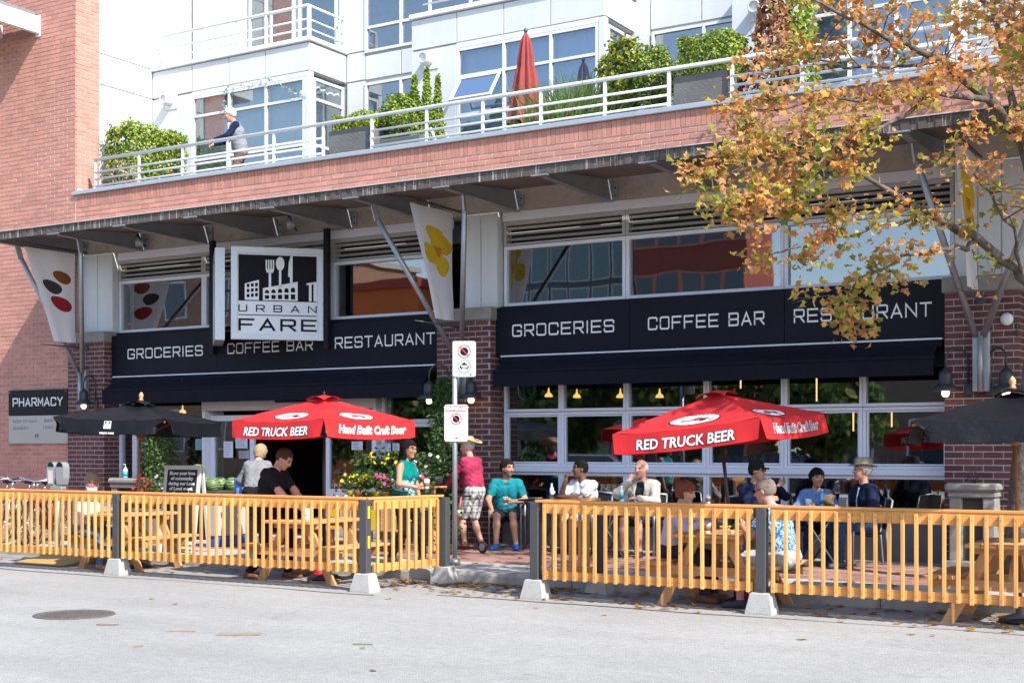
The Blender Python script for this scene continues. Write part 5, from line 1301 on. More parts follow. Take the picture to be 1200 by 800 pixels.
one('snack_bag', q, mat('gold_foil', (.42, .30, .16), .3, .7, .25, 20), 'crumpled gold snack bag beside the blue bottle', 'bag')
q = MB().bbox((T4[0] + .20, T4[1] - .05, .891), (T4[0] + .32, T4[1] + .03, 1.02), .01); o = one('napkin_holder', q, mat('napkin_steel', (.35, .36, .38), .3, .7), 'steel napkin holder with white napkins on the black table', 'napkin holder')
MB().box((T4[0] + .21, T4[1] - .03, 1.02), (T4[0] + .31, T4[1] + .01, 1.06)).build('napkins', CUPW, o)
cup((T3[0] + .15, T3[1] - .1, .891), 'white lidded coffee cup near the man in the black cap')
# food on the picnic table
cup((5.62, -5.08, .761), 'coffee cup on the picnic table by the auburn haired woman')
q = MB(); q.box((5.72, -5.12, .761), (5.9, -4.96, .80)); o = one('food_box', q, mat('kraft_box', (.5, .36, .2), .8), 'open kraft food box on the picnic table', 'food box')
for k in range(14): MB().bar((5.74 + .14 * random.random(), -5.1 + .12 * random.random(), .80), (5.74 + .14 * random.random(), -5.1 + .12 * random.random(), .84), .01, .01).build('fry', mat('fries', (.65, .42, .08), .7), o)
# ------------------------------------------------------------------ stone mantels against the pillars
def mantel(x0, x1, y0, y1, h, lab):
    t = thing('stone_mantel', lab, 'mantel', ((x0+x1)/2, (y0+y1)/2, .142), 0, 'cast stone mantels against the pillars'); zt = .142 + h
    MB().bbox((x0 - .05, y0 - .05, zt - .10), (x1 + .05, y1, zt), .03).build('top_slab', M_stone, t)
    MB().bbox((x0 - .02, y0 - .02, zt - .18), (x1 + .02, y1, zt - .103), .02).build('moulding', M_stone, t)
    for a, b in ((x0, x0 + .15), (x1 - .15, x1)): MB().bbox((a, y0, .142), (b, y1, zt - .182), .012).build('jamb', M_stone, t)
    MB().box((x0 + .152, y0 + .10, .142), (x1 - .152, y1, zt - .183)).build('recess', mat('recess_dark', (.06, .055, .05), .85), t)  # dark block filling the opening between the jambs
    MB().bbox((x0 - .04, y0 - .10, .142), (x1 + .04, y0 - .002, .24), .012).build('plinth', M_stone, t)
    g = MB()
    for k in range(5): a = R(20 + 35 * k); g.tube([((x0+x1)/2 + .02, y0 + .05, zt), ((x0+x1)/2 + .10 * math.cos(a), y0 + .05, zt + .13 * math.sin(a)), ((x0+x1)/2 + .05 * math.cos(a), y0 + .05, zt + .17 * math.sin(a) + .01)], .007, 5)
    if 'right' in lab: g.build('iron_ornament', M_lampblk, t)
    return t
mantel(X(1112, -.72), X(1166, -.72), -.72, -.405, 1.06, 'cast stone mantel with iron ornament at the right pillar')
mantel(X(130, -.72), X(170, -.72), -.72, -.405, .95, 'cast stone mantel under the sanitiser bottle at the left pillar')
p = onY(147, 553, -.6); t = thing('sanitiser_bottle', 'clear hand sanitiser bottle with teal label on the stone mantel', 'bottle', (p.x, -.6, 1.095))
MB().lathe([(.04, 0), (.045, .01), (.045, .15), (.02, .18), (.015, .20)], (p.x, -.6, 1.095), 12).build('bottle', mat('clear_blue', (.45, .6, .68), .1), t); MB().lathe([(.046, .03), (.046, .11)], (p.x, -.6, 1.095), 12).build('wrapper', mat('teal_wrap', (.02, .35, .36), .5), t)
MB().tube([(p.x, -.6, 1.29), (p.x, -.6, 1.34), (p.x - .04, -.62, 1.345)], .008, 6).build('pump', CUPW, t)
# ------------------------------------------------------------------ flower stand at the entrance
FX0, FX1 = X(386, -2.3), X(482, -2.3); FYs = -2.35
t = thing('flower_stand', 'tiered timber flower stand with slatted crate fronts beside the entrance', 'stand', ((FX0+FX1)/2, FYs, .142))
for k, (dy, z) in enumerate(((0, .62), (.32, .85), (.64, 1.08))):
    MB().bbox((FX0, FYs + dy, z - .03), (FX1, FYs + dy + .34, z), .006).build('tier', W_px, t)
    for xx in (FX0 + .03, (FX0 + FX1) / 2, FX1 - .08): MB().box((xx, FYs + dy + .02, .142), (xx + .05, FYs + dy + .07, z - .031)).build('leg', W_pz, t)
nb = 6; w = (FX1 - FX0) / nb
cards = [mat('yellow_card', (.62, .42, .02), .8), mat('kraft_card', (.40, .26, .15), .8), mat('dark_card', (.10, .08, .06), .8)]
for k in range(nb):
    a = FX0 + k * w + .02; b = a + w - .04; z0 = .44; z1 = .80; yy = FYs - .05
    c = thing('flower_crate', 'pine framed crate front with a %s sign on the flower stand' % ('yellow' if k % 3 == 0 else ('brown' if k % 3 == 1 else 'dark')), 'crate', ((a+b)/2, yy, z0), 0, 'crates along the flower stand')
    f = MB(); f.bbox((a, yy, z0), (b, yy + .02, z0 + .03), .003); f.bbox((a, yy, z1 - .03), (b, yy + .02, z1), .003); f.bbox((a, yy, z0 + .031), (a + .03, yy + .02, z1 - .031), .003); f.bbox((b - .03, yy, z0 + .031), (b, yy + .02, z1 - .031), .003)
    f.build('frame', W_px, c); MB().box((a + .031, yy + .006, z0 + .031), (b - .031, yy + .012, z1 - .031)).build('board', cards[k % 3], c)
def flower_plant(x, y, z, n, size, gcol, fcol, nf, h, w, lab, seed, up=.0):
    rng = np.random.default_rng(seed); t = thing('potted_plant', lab, 'plant', (x, y, z), 0, 'potted flowers on the stand')
    MB().lathe([(.07, 0), (.10, .13), (.105, .14), (.08, .14)], (x, y, z), 12).build('pot', mat('pot_%d' % (seed % 3), [(.30, .12, .06), (.05, .05, .06), (.5, .36, .05)][seed % 3], .8), t)
    P = rng.normal(size=(n, 3)) * [w, w * .7, h * .32] + [x, y, z + .14 + h * .5]; P[:, 2] = np.maximum(P[:, 2], z + .14)
    m, C = leafmesh(P, size, pick(rng, n, gcol), LEAF, None, .6, rng); m.build('leaves', M_leaf, t, True, C)
    for k in range(nf):
        fx, fy, fz = x + rng.normal(0, w * .9), y - abs(rng.normal(0, w * .6)), z + .14 + h * (.45 + .6 * rng.random())
        m = MB(); nn = (sdir(430, 524) * -1).normalized(); u = UZ.cross(nn).normalized(); v = (nn.cross(u) + UZ * .2).normalized(); n_p = 9
        r = .018 + .014 * rng.random() + up
        for q in range(n_p):
            a = 2 * math.pi * q / n_p; d = u * math.cos(a) + v * math.sin(a); s = u * -math.sin(a) + v * math.cos(a); c = Vector((fx, fy, fz)); m.add([c, c + d * r * .6 + s * r * .28, c + d * r, c + d * r * .6 - s * r * .28], [(0, 1, 2, 3)])
        m.build('blossom', fcol, t)
YF = mat('yellow_blossom', (.75, .55, .01), .7); PF = mat('pink_blossom', (.55, .05, .25), .7); WF = mat('white_blossom', (.7, .66, .5), .7); LF = mat('lilac_blossom', (.45, .35, .6), .7); RF = mat('red_blossom', (.5, .015, .03), .7)
rows = [(FYs + .80, 1.08, G_MID + G_DARK, [YF, YF, YF, WF, WF, WF], .32, .05, 'tall'), (FYs + .48, .85, G_MID, [YF, YF, PF, PF, WF, PF], .26, .055, 'middle'), (FYs + .15, .62, G_MID + G_DARK, [WF, YF, PF, WF, PF, YF], .16, .04, 'low')]
cn = {id(YF): 'yellow', id(PF): 'pink', id(WF): 'cream', id(LF): 'lilac', id(RF): 'red'}
sd = 100
for (yy, z, g, fl, h, lf, nm) in rows:
    for k in range(9):
        fc = fl[k * len(fl) // 9]; sd += 1
        flower_plant(FX0 + (k + .5) * (FX1 - FX0) / 9 + random.uniform(-.03, .03), yy, z + .001, 90 if nm != 'low' else 70, lf * (1.4 if k < 4 and nm == 'tall' else 1), g, fc, (5 if k < 4 else 2) if nm == 'tall' else (5 if nm == 'middle' else 8), h, .10, 'potted plant with %s flowers, %s from the entrance on the %s tier of the stand' % (cn[id(fc)], ('first', 'second', 'third', 'fourth', 'fifth', 'sixth', 'seventh', 'eighth', 'ninth')[k], {'tall': 'back', 'middle': 'middle', 'low': 'front'}[nm]), sd, .008 if nm == 'tall' else 0)
# low flowers near the left mantel and at the sign pole
sd = 300
for px, yy, fc, lab in ((168, -1.3, RF, 'red geranium in a pot below the stone mantel'), (176, -1.35, RF, 'red geranium pot beside the lilac flowers'), (187, -1.2, LF, 'pot of lilac flowers behind the chalkboard')):
    sd += 1; p = onZ(px, 560, .9); xx = X(px, yy); flower_plant(xx, yy, .142 + .45, 110, .05, G_MID, fc, 9, .42, .11, lab, sd); MB().bbox((xx - .14, yy - .14, .142), (xx + .14, yy + .14, .59), .01).build('stand_block', M_concdark, None).name = 'pot_stand'
for o in [o for o in bpy.data.objects if o.name.startswith('pot_stand')]: tag(o, 'weathered concrete block carrying a flower pot near the left mantel', 'plinth', 'blocks under the flower pots')
sd = 320
for px in (527,):
    sd += 1; yy = -2.2; xx = X(px, yy); flower_plant(xx, yy, .142, 170, .06, G_MID, WF, 4, .50, .12, 'leafy pot of small white flowers on the pavement behind the sign pole', sd)
# column shrubs
def column(px, y, z0, h, w, lab, seed, pal):
    rng = np.random.default_rng(seed); x = X(px, y); n = int(5200 * h / 2.4); t = thing('column_shrub', lab, 'shrub', (x, y, .142), 0, 'clipped columns of evergreen')
    MB().lathe([(.16, 0), (.20, .30), (.21, .32), (.17, .32)], (x, y, .142), 16).build('pot', M_concdark, t)
    th = rng.uniform(0, 2*np.pi, n); zz = rng.random(n); rr = (w/2) * (.55 + .5 * rng.random(n) ** .5) * np.clip(np.sin(np.pi * np.clip(zz * .92 + .06, 0, 1)) ** .35, .2, 1) * (1 + .14 * np.sin(th * 3 + zz * 20) + .1 * np.sin(zz * 37))
    P = np.stack([x + rr * np.cos(th), y + rr * np.sin(th), z0 + zz * h], 1); out = np.stack([np.cos(th), np.sin(th), .7 + 0 * th], 1)
    m, C = leafmesh(P, .075, pick(rng, n, pal, .3), [(0, 0), (.16, .3), (.1, .8), (0, 1), (-.1, .8), (-.16, .3)], out, .4, rng); m.build('foliage', M_leafdull, t, True, C)
    MB().tube([(x, y, .4), (x, y, z0 + h * .8)], [.03, .01], 6).build('stem', mat('bark_brown', (.12, .08, .05), .9), t)
column(521, -.75, .55, 2.15, .44, 'tall clipped evergreen column at the pillar behind the parking sign', 51, G_MID + G_DARK)
column(187, -.55, .45, 1.75, .62, 'evergreen column in the window left of the entrance', 52, G_MID + G_DARK + [(.10, .19, .05)])
# ------------------------------------------------------------------ watermelon bin
wx = X(250, -2.5); t = thing('produce_bin', 'grey produce bin below the watermelons', 'bin', (wx, -2.5, .142))
MB().bbox((wx - .52, -2.9, .30), (wx + .45, -2.1, .92), .015).build('bin', mat('grey_carton', (.42, .42, .44), .8, 0, .06, 3), t); MB().bbox((wx - .55, -2.93, .922), (wx + .48, -2.07, .99), .01).build('rim', mat('dark_tray', (.04, .05, .045), .7), t)
MB().bbox((wx - .5, -2.88, .142), (wx + .43, -2.12, .298), .01).build('pallet', mat('blue_pallet', (.02, .10, .42), .6), t)
def melon_mat():
    m = mat('melon_rind', (.05, .11, .03), .45, 0, .1, 5); N, L, b = nodes_of(m); tc = N.new('ShaderNodeTexCoord'); wv = N.new('ShaderNodeTexWave'); wv.bands_direction = 'X'; wv.inputs['Scale'].default_value = 7; wv.inputs['Distortion'].default_value = 6; wv.inputs['Detail'].default_value = 3
    L.new(tc.outputs['Object'], wv.inputs[0]); cr = N.new('ShaderNodeMix'); cr.data_type = 'RGBA'; L.new(wv.outputs[1], cr.inputs[0]); cr.inputs[6].default_value = (.025, .06, .02, 1); cr.inputs[7].default_value = (.20, .30, .10, 1); L.new(cr.outputs[2], b.inputs['Base Color']); return m
mm = MB(); 
mm.lathe([(0, -.13)] + [(.14 * math.sin(math.pi * k / 10), -.13 * math.cos(math.pi * k / 10)) for k in range(1, 10)] + [(0, .13)], (0, 0, 0), 16)
mel = mesh_only(mm, 'watermelon', melon_mat())
for k, (dx, dy, dz) in enumerate(((-.38, -.2, 0), (-.1, -.28, 0), (.2, -.22, 0), (-.25, .1, .0), (.05, .1, 0), (-.30, -.02, .2), (.30, .1, .0))):
    o = bpy.data.objects.new('watermelon', mel); COL.objects.link(o); o.scale = (.86,) * 3; o.location = (wx + dx, -2.5 + dy, 1.075 + dz); o.rotation_euler = (random.uniform(-.6, .6), R(80) + random.uniform(-.4, .4), random.uniform(0, 3))
    tag(o, 'striped green watermelon piled in the produce bin' if k != 5 else 'topmost striped watermelon resting on the others in the bin', 'watermelon', 'watermelons in the bin')
# ------------------------------------------------------------------ chalkboard
bxp = onZ(216, 650, .142); bx, by = X(216, -3.85), -3.85; t = thing('chalkboard', 'white framed sandwich board with handwritten message', 'sign board', (bx, by, .142), R(10))
M_brd = mat('chalk_black', (.018, .022, .024), .75, 0, .1, 4); b = lambda mb, n, m, p=None: mb.build(n, m, p or t, False)
H_ = 1.26; W2 = .31
for sgn in (-1, 1):
    lean = .20
    Mx = Matrix.Translation((0, sgn * lean, 0)) @ Matrix.Rotation(sgn * math.atan2(lean - .02, H_), 4, 'X')
    fr = MB(); fr.bbox((-W2, -.015, 0), (-W2 + .055, .015, H_), .005); fr.bbox((W2 - .055, -.015, 0), (W2, .015, H_), .005); fr.bbox((-W2 + .056, -.015, H_ - .06), (W2 - .056, .015, H_), .005); fr.bbox((-W2 + .056, -.015, .12), (W2 - .056, .015, .17), .005); fr.xf(Mx); b(fr, 'frame', M_whitepaint if False else mat('white_board_frame', (.62, .60, .56), .6, 0, .08, 5))
    bo = MB(); bo.box((-W2 + .05, -.006, .16), (W2 - .05, .006, H_ - .055)); bo.xf(Mx); brd = b(bo, 'board', M_brd)
    if sgn < 0:
        tx = MB()
        for k, s in enumerate(('Show your love', 'of community', 'during our Love', 'of Local event.', 'Shop local')):
            put_text(tx, text_mesh(s, .068, 0, .003), (0, -.010, H_ - .135 - .074 * k), UX, UZ)
        tx.xf(Mx); tx.build('lettering', M_whitetxt, brd, False)
# ------------------------------------------------------------------ parking meters
mp_ = X(68, -3.9); t = thing('parking_meter', 'grey twin headed parking meter by the bicycles', 'parking meter', (mp_, -3.9, .142))
M_meter = mat('meter_grey', (.36, .38, .39), .4, .4, .06, 6)
MB().tube([(mp_, -3.9, .142), (mp_, -3.9, 1.05)], .035, 10).build('post', M_steel, t)
MB().bbox((mp_ - .13, -3.95, 1.0), (mp_ + .13, -3.85, 1.08), .01).build('yoke', M_meter, t)
for dx in (-.10, .10):
    h = MB(); pl = [(-.055, 0), (.055, 0), (.085, .10), (.088, .25)] + [(.088 * math.cos(R(a)), .25 + .095 * math.sin(R(a))) for a in range(20, 180, 20)] + [(-.088, .25), (-.085, .10)]
    h.prism(pl, (mp_ + dx, -3.96, 1.082), UX, UZ, (0, .12, 0)); ho = h.build('meter_head', M_meter, t)
    g = MB(); g.flat([(.07 * math.cos(R(a)), .27 + .075 * math.sin(R(a))) for a in range(0, 181, 20)], (mp_ + dx, -3.9615, 1.082), UX, UZ); g.build('window', M_black, ho)
    if dx < 0: MB().quad((mp_ + dx - .06, -3.962, 1.10), (mp_ + dx + .06, -3.962, 1.10), (mp_ + dx + .06, -3.962, 1.30), (mp_ + dx - .06, -3.962, 1.30)).build('sticker', mat('meter_sticker', (.62, .55, .52), .6, dirt=(.5, .15, .1), dscale=14), ho)
# ------------------------------------------------------------------ bicycles
M_tyre = mat('tyre', (.02, .02, .02), .85); M_chrome = mat('chrome', (.6, .6, .62), .2, .9)
def bicycle(x, y, ang, col, lab, lean=.10):
    t = thing('bicycle', lab, 'bicycle', (x, y, .142), 0, 'bicycles parked at the rack'); t.rotation_euler = (lean, 0, ang)
    fm = mat('frame_%d%d' % (int(col[0] * 99), int(col[2] * 99)), col, .35, .1, .05, 5); b = lambda mb, n, m, p=None: mb.build(n, m, p or t, False)
    Rw = .335
    for wxx in (-.52, .52):
        m = MB(); n = 32; vs = []
        ty = MB().tube([(wxx + Rw * math.cos(2*math.pi*k/n), 0, Rw + Rw * math.sin(2*math.pi*k/n)) for k in range(n + 1)], .017, 7, 0, False); w = b(ty, 'wheel', M_tyre)
        rm = MB().tube([(wxx + (Rw - .025) * math.cos(2*math.pi*k/n), 0, Rw + (Rw - .025) * math.sin(2*math.pi*k/n)) for k in range(n + 1)], .009, 6, 0, False); b(rm, 'rim', M_chrome, w)
        sp = MB()
        for k in range(24): a = 2*math.pi*k/24; sp.tube([(wxx + .02 * math.cos(a + 1), .02 * (-1) ** k, Rw + .02 * math.sin(a + 1)), (wxx + (Rw - .03) * math.cos(a), 0, Rw + (Rw - .03) * math.sin(a))], .0016, 4)
        b(sp, 'spokes', M_chrome, w); b(MB().tube([(wxx, -.05, Rw), (wxx, .05, Rw)], .018, 8), 'hub', M_chrome, w)
    bbk = (-.06, 0, .28); hd = (.36, 0, .86); hl = (.39, 0, .72); st = (-.17, 0, .80); rr = (-.52, 0, Rw); fr = (.52, 0, Rw)
    f = MB()
    for a, c, r in ((bbk, hl, .02), (hd, (st[0] + .02, 0, .76), .017), (bbk, st, .017), (hd, hl, .021)): f.tube([a, c], r, 8)
    for s in (-1, 1):
        f.tube([bbk, (rr[0], s * .06, rr[2])], .010, 6); f.tube([(st[0] + .03, 0, .72), (rr[0], s * .06, rr[2])], .009, 6); f.tube([hl, (fr[0] - .03, s * .055, .55), (fr[0], s * .055, fr[2])], .012, 6)
    b(f, 'frame', fm)
    b(MB().tube([st, (st[0] - .03, 0, .93)], .013, 8), 'seat_post', M_chrome)
    s = MB(); s.prism([(-.14, -.075), (-.16, 0), (-.14, .075), (.02, .03), (.14, .018), (.14, -.018), (.02, -.03)], (st[0] - .03, 0, .93), UX, UY, (0, 0, .05)); b(s, 'saddle', M_black)
    b(MB().tube([hd, (.33, 0, .98)], .014, 8), 'stem', M_chrome)
    b(MB().tube([(.22, -.30, 1.0), (.31, -.22, 1.02), (.35, 0, .98), (.31, .22, 1.02), (.22, .30, 1.0)], .012, 8), 'handlebar', M_chrome)
    for sy in (-.30, .30): b(MB().tube([(.16, sy, .995), (.25, sy * .96, 1.005)], .017, 8), 'grip', M_black)
    b(MB().lathe([(.09, 0), (.095, .004), (.09, .008)], (0, 0, 0), 20).xf(Matrix.Translation((-.06, -.05, .28)) @ Matrix.Rotation(R(90), 4, 'X')), 'chainring', M_dsteel)
    b(MB().tube([(-.06, -.06, .28), (.08, -.07, .20), (.08, -.13, .20)], .010, 6), 'crank', M_chrome)
    return t
for px, y, a, c, lab in ((2, -3.7, 118, (.04, .04, .05), 'black framed bicycle at the left end of the rack'), (22, -3.55, 112, (.40, .41, .43), 'silver framed bicycle parked behind the fence'), (42, -3.65, 122, (.05, .07, .12), 'dark blue bicycle in the middle of the rack'), (60, -3.5, 115, (.32, .03, .03), 'red framed bicycle nearest the parking meter')):
    bicycle(X(px, y), y, R(a + 180), c, lab, random.uniform(-.10, .10))
t = thing('bicycle_rack', 'low steel hoop rack holding the bicycles', 'bicycle rack', (X(30, -3.1), -3.1, .142)); rx = t.location.x
for k in range(4): MB().tube([(rx - 1.2 + .7 * k, -3.3, .142), (rx - 1.2 + .7 * k, -3.3, .85), (rx - 1.2 + .7 * k, -2.9, .85), (rx - 1.2 + .7 * k, -2.9, .142)], .022, 8).build('hoop', M_steel, t)
# ------------------------------------------------------------------ kerb ramp, manhole, litter
a = onZ(45, 668, .0); x0, x1 = X(30, -5.1), X(88, -5.1); q = MB(); q.prism([(-5.35, .012), (-4.31, .012), (-4.31, .13), (-4.36, .145)], (x0, 0, 0), UY, UZ, (x1 - x0, 0, 0)); one('kerb_ramp', q, wood('plywood_yellow', (.42, .27, .09), 'x', .2), 'tan plywood kerb ramp beside the picnic table', 'ramp')
mh = onZ(87, 720, 0); t = thing('manhole_cover', 'round cast iron manhole cover in the road', 'manhole cover', (mh.x, mh.y, 0)); rr = .34
M_iron = mat('cast_iron', (.13, .112, .10), .75, .3, .2, 6, .3, 60)
MB().lathe([(rr + .05, .0), (rr + .05, .008), (rr, .008), (rr - .001, .003), (rr - .03, .003), (rr - .031, .005), (0, .005)], (mh.x, mh.y, 0), 40).build('ring', M_iron, t)
gr_ = MB()
for i in range(-9, 10):
    for j in range(-9, 10):
        if math.hypot(i, j) < 7.9: gr_.box((mh.x + i * .038 - .013, mh.y + j * .038 - .013, .0042), (mh.x + i * .038 + .013, mh.y + j * .038 + .013, .009))
o = gr_.build('tread', M_iron, t); o['kind'] = 'stuff'
def scrap(px, row, w, d, lab, col, seed, name='cardboard_scrap', cat='cardboard'):
    p = onZ(px, row, 0); rnd = random.Random(seed); n = 11; pl = []
    for k in range(n): a = 2 * math.pi * k / n; r = 1 + rnd.uniform(-.25, .2); pl.append((w / 2 * max(-1, min(1, 1.35 * math.cos(a))) * r, d / 2 * max(-1, min(1, 1.35 * math.sin(a))) * r))
    q = MB().prism(pl, (p.x, p.y, .003), RT, FW, (0, 0, .006)); one(name, q, mat('cardboard_%d' % int(col[0] * 999), col, .9, 0, .15, 12), lab, cat)
scrap(280, 743, .36, .16, 'flattened piece of brown cardboard lying on the road', (.27, .20, .155), 1)
scrap(125, 732, .18, .05, 'narrow brown cardboard strip near the manhole cover', (.22, .14, .10), 2)
scrap(212, 739, .24, .10, 'torn pale cardboard scrap between the strip and the flat piece', (.30, .24, .19), 3)
scrap(163, 757, .07, .06, 'small tan scrap lying below the strip of cardboard', (.28, .19, .12), 4)
scrap(425, 755, .15, .03, 'wisp of green leaves lying on the road', (.14, .18, .05), 5, 'leaf_scrap', 'leaf litter')
# red bag under the table
q = MB(); bx, by = onZ(374, 679, 0).x, onZ(374, 679, 0).y
q.grid(lambda u, v: (bx + (.10 - .03 * v) * math.cos(u * 6.283) * (1 + .1 * math.sin(u * 25)), by + (.07 - .03 * v) * math.sin(u * 6.283), .002 + v * .24), 20, 6); one('shopping_bag', q, mat('red_bag', (.50, .02, .04), .5, 0, .1, 12), 'red shopping bag on the ground under the picnic table', 'bag')
q = MB(); bx, by = 5.95, -4.75
q.bbox((bx - .12, by - .09, .002), (bx + .12, by + .09, .19), .02); one('shopping_bag', q, mat('dark_red_bag', (.24, .015, .03), .6, 0, .1, 12), 'dark red bag on the ground between the diners feet', 'bag')
# fallen leaves
rng = np.random.default_rng(77); P = []
def scatter(n, x0, x1, y0, y1, z):
    for _ in range(n): P.append((rng.uniform(x0, x1), y0 + (y1 - y0) * rng.random() ** 1.6, z))
scatter(300, 1.4, 10, KY - .12, KY - 1.3, .012); scatter(160, 1.2, 4, KY - .02, KY - .5, .012); scatter(90, -6, 1.5, KY - .05, KY - 1.0, .012); scatter(120, 0, 9, KY + .2, -1, .146); scatter(12, -6, 9, -5.9, -11.5, .006)
m, C = leafmesh(np.array(P), .085, pick(rng, len(P), [(.34, .17, .05), (.26, .12, .04), (.42, .25, .06), (.30, .20, .05)]), MAPLE, np.tile([0, 0, 6.0], (len(P), 1)), 2, rng, .25)
o = m.build('fallen_leaves', M_leaf, None, True, C); tag(o, 'dry brown maple leaves strewn along the gutter and road', 'leaves', None, 'stuff')
# ------------------------------------------------------------------ people: bodies grown as one smooth surface from tapered limbs
V3 = lambda *a: np.array(a, float)
def _cone(P, a, b, ra, rb):
    ba = b - a; t = np.clip(((P - a) @ ba) / max(ba @ ba, 1e-9), 0, 1)
    return np.linalg.norm(P - a - t[..., None] * ba, axis=-1) - (ra + (rb - ra) * t)
def _ell(P, c, r, M):
    q = (P - c) @ M.T; k0 = np.linalg.norm(q / r, axis=-1); k1 = np.linalg.norm(q / (r * r), axis=-1) + 1e-9
    return k0 * (k0 - 1) / k1
def pbounds(p):
    if p[0] == 'c': r = max(p[3], p[4]); return np.minimum(p[1], p[2]) - r, np.maximum(p[1], p[2]) + r
    r = max(p[2]); return p[1] - r, p[1] + r
def pdist(p, P): return _cone(P, p[1], p[2], p[3], p[4]) if p[0] == 'c' else _ell(P, p[1], p[2], p[3])
def grow(prims, h, subs=(), k=.03, fold=0.0):
    lo = np.min([pbounds(p)[0] for p in prims], 0) - .03; hi = np.max([pbounds(p)[1] for p in prims], 0) + .03
    n = np.ceil((hi - lo) / h).astype(int) + 1; F = np.full(n, .5, np.float32); ax = [lo[i] + h * np.arange(n[i]) for i in range(3)]
    for p in prims:
        kk = p[5] if len(p) > 5 and p[0] == 'c' else (p[4] if p[0] == 'e' and len(p) > 4 else k)
        a, b = pbounds(p); i0 = np.maximum(((a - lo - kk - .02) / h).astype(int), 0); i1 = np.minimum(((b - lo + kk + .02) / h).astype(int) + 2, n)
        sl = tuple(slice(i0[i], i1[i]) for i in range(3)); G = np.stack(np.meshgrid(*[ax[i][sl[i]] for i in range(3)], indexing='ij'), -1)
        d = pdist(p, G); f = F[sl]; hh = np.clip(.5 + .5 * (f - d) / kk, 0, 1); F[sl] = f * (1 - hh) + d * hh - kk * hh * (1 - hh)
    if fold:
        xx, yy, zz = np.meshgrid(*ax, indexing='ij', sparse=True)
        F = F + (fold * (np.sin(xx * 31 + zz * 47 + 2 * np.sin(yy * 23)) * np.sin(yy * 37 - zz * 29 + 1.3 * np.sin(xx * 19)) + .5 * np.sin(zz * 83 + 3 * np.sin(xx * 27 + yy * 33)))).astype(np.float32)
    if subs:
        G = np.stack(np.meshgrid(*ax, indexing='ij'), -1)
        for s in subs:
            if s[0] == 'fn': F = np.maximum(F, s[1](G).astype(np.float32))
            else: F = np.maximum(F, -pdist(s, G).astype(np.float32))
    S = F < 0; c = np.zeros(np.array(n) - 1, np.int8)
    off = [(i, j, q) for i in (0, 1) for j in (0, 1) for q in (0, 1)]
    for (i, j, q) in off: c += S[i:n[0]-1+i, j:n[1]-1+j, q:n[2]-1+q]
    act = (c > 0) & (c < 8); ids = np.argwhere(act); idx = np.full(act.shape, -1, np.int64); idx[act] = np.arange(len(ids))
    acc = np.zeros((len(ids), 3)); cnt = np.zeros(len(ids))
    for a in off:
        for axx in range(3):
            if a[axx]: continue
            b = list(a); b[axx] = 1
            fa = F[ids[:, 0]+a[0], ids[:, 1]+a[1], ids[:, 2]+a[2]]; fb = F[ids[:, 0]+b[0], ids[:, 1]+b[1], ids[:, 2]+b[2]]
            m = (fa < 0) != (fb < 0); t = np.where(m, fa / np.where(fa - fb == 0, 1, fa - fb), 0)
            pp = np.tile(np.array(a, float), (len(ids), 1)); pp[:, axx] += t; acc[m] += pp[m]; cnt += m
    V = (ids + acc / np.maximum(cnt, 1)[:, None]) * h + lo
    Q = []
    for axx in range(3):
        o1, o2 = (axx + 1) % 3, (axx + 2) % 3
        s0 = [slice(1, -1)] * 3; s1 = [slice(1, -1)] * 3; s0[axx] = slice(0, -1); s1[axx] = slice(1, None)
        A_, B_ = S[tuple(s0)], S[tuple(s1)]; e = np.argwhere(A_ != B_); sg = A_[tuple(e.T)]
        e = e + 1; e[:, axx] -= 1
        def cell(d1, d2):
            q = e.copy(); q[:, o1] += d1; q[:, o2] += d2; return idx[q[:, 0], q[:, 1], q[:, 2]]
        quad = np.stack([cell(-1, -1), cell(0, -1), cell(0, 0), cell(-1, 0)], 1); quad[~sg] = quad[~sg][:, ::-1]; Q.append(quad)
    return V, np.concatenate(Q)
def mesh_np(name, V, Q, mats, mi=None, parent=None):
    me = bpy.data.meshes.new(name); me.from_pydata(V.tolist(), [], Q.tolist())
    for m in mats: me.materials.append(m)
    if mi is not None: me.polygons.foreach_set('material_index', mi.astype(np.int32))
    me.polygons.foreach_set('use_smooth', np.ones(len(Q), bool)); me.update()
    o = bpy.data.objects.new(name, me); COL.objects.link(o)
    if parent is not None: o.parent = parent
    return o
def ik(a, b, l1, l2, pole):
    d = b - a; L = np.linalg.norm(d); L2 = min(L, (l1 + l2) * .995); u = d / max(L, 1e-6)
    x = (l1*l1 - l2*l2 + L2*L2) / (2 * L2); y = math.sqrt(max(l1*l1 - x*x, 0)); p = pole - u * (pole @ u); p /= np.linalg.norm(p) + 1e-9
    return a + u * x + p * y, a + u * L2
def rotm(yaw, pitch, roll=0.0):
    m = Matrix.Rotation(yaw, 3, 'Z') @ Matrix.Rotation(pitch, 3, 'Y') @ Matrix.Rotation(roll, 3, 'X'); return np.array(m)
def skin(name, col): return mat(name, col, .5, 0, .06, 14, .05, 200, spec=.4)
SK_F = skin('fair_skin', (.56, .32, .23)); SK_T = skin('tan_skin', (.42, .22, .14)); SK_D = skin('brown_skin', (.16, .075, .045)); SK_R = skin('ruddy_skin', (.55, .27, .20))
M_eye = mat('eye_dark', (.03, .022, .02), .3, var=0)
def cloth(name, col, var=.08, scale=14, **k): return mat(name, col, .92, 0, var, scale, .25, 26, spec=.15, **k)
def hairm(name, col):
    return mat(name, col, .85, 0, .42, 55, .9, 120, spec=.12)
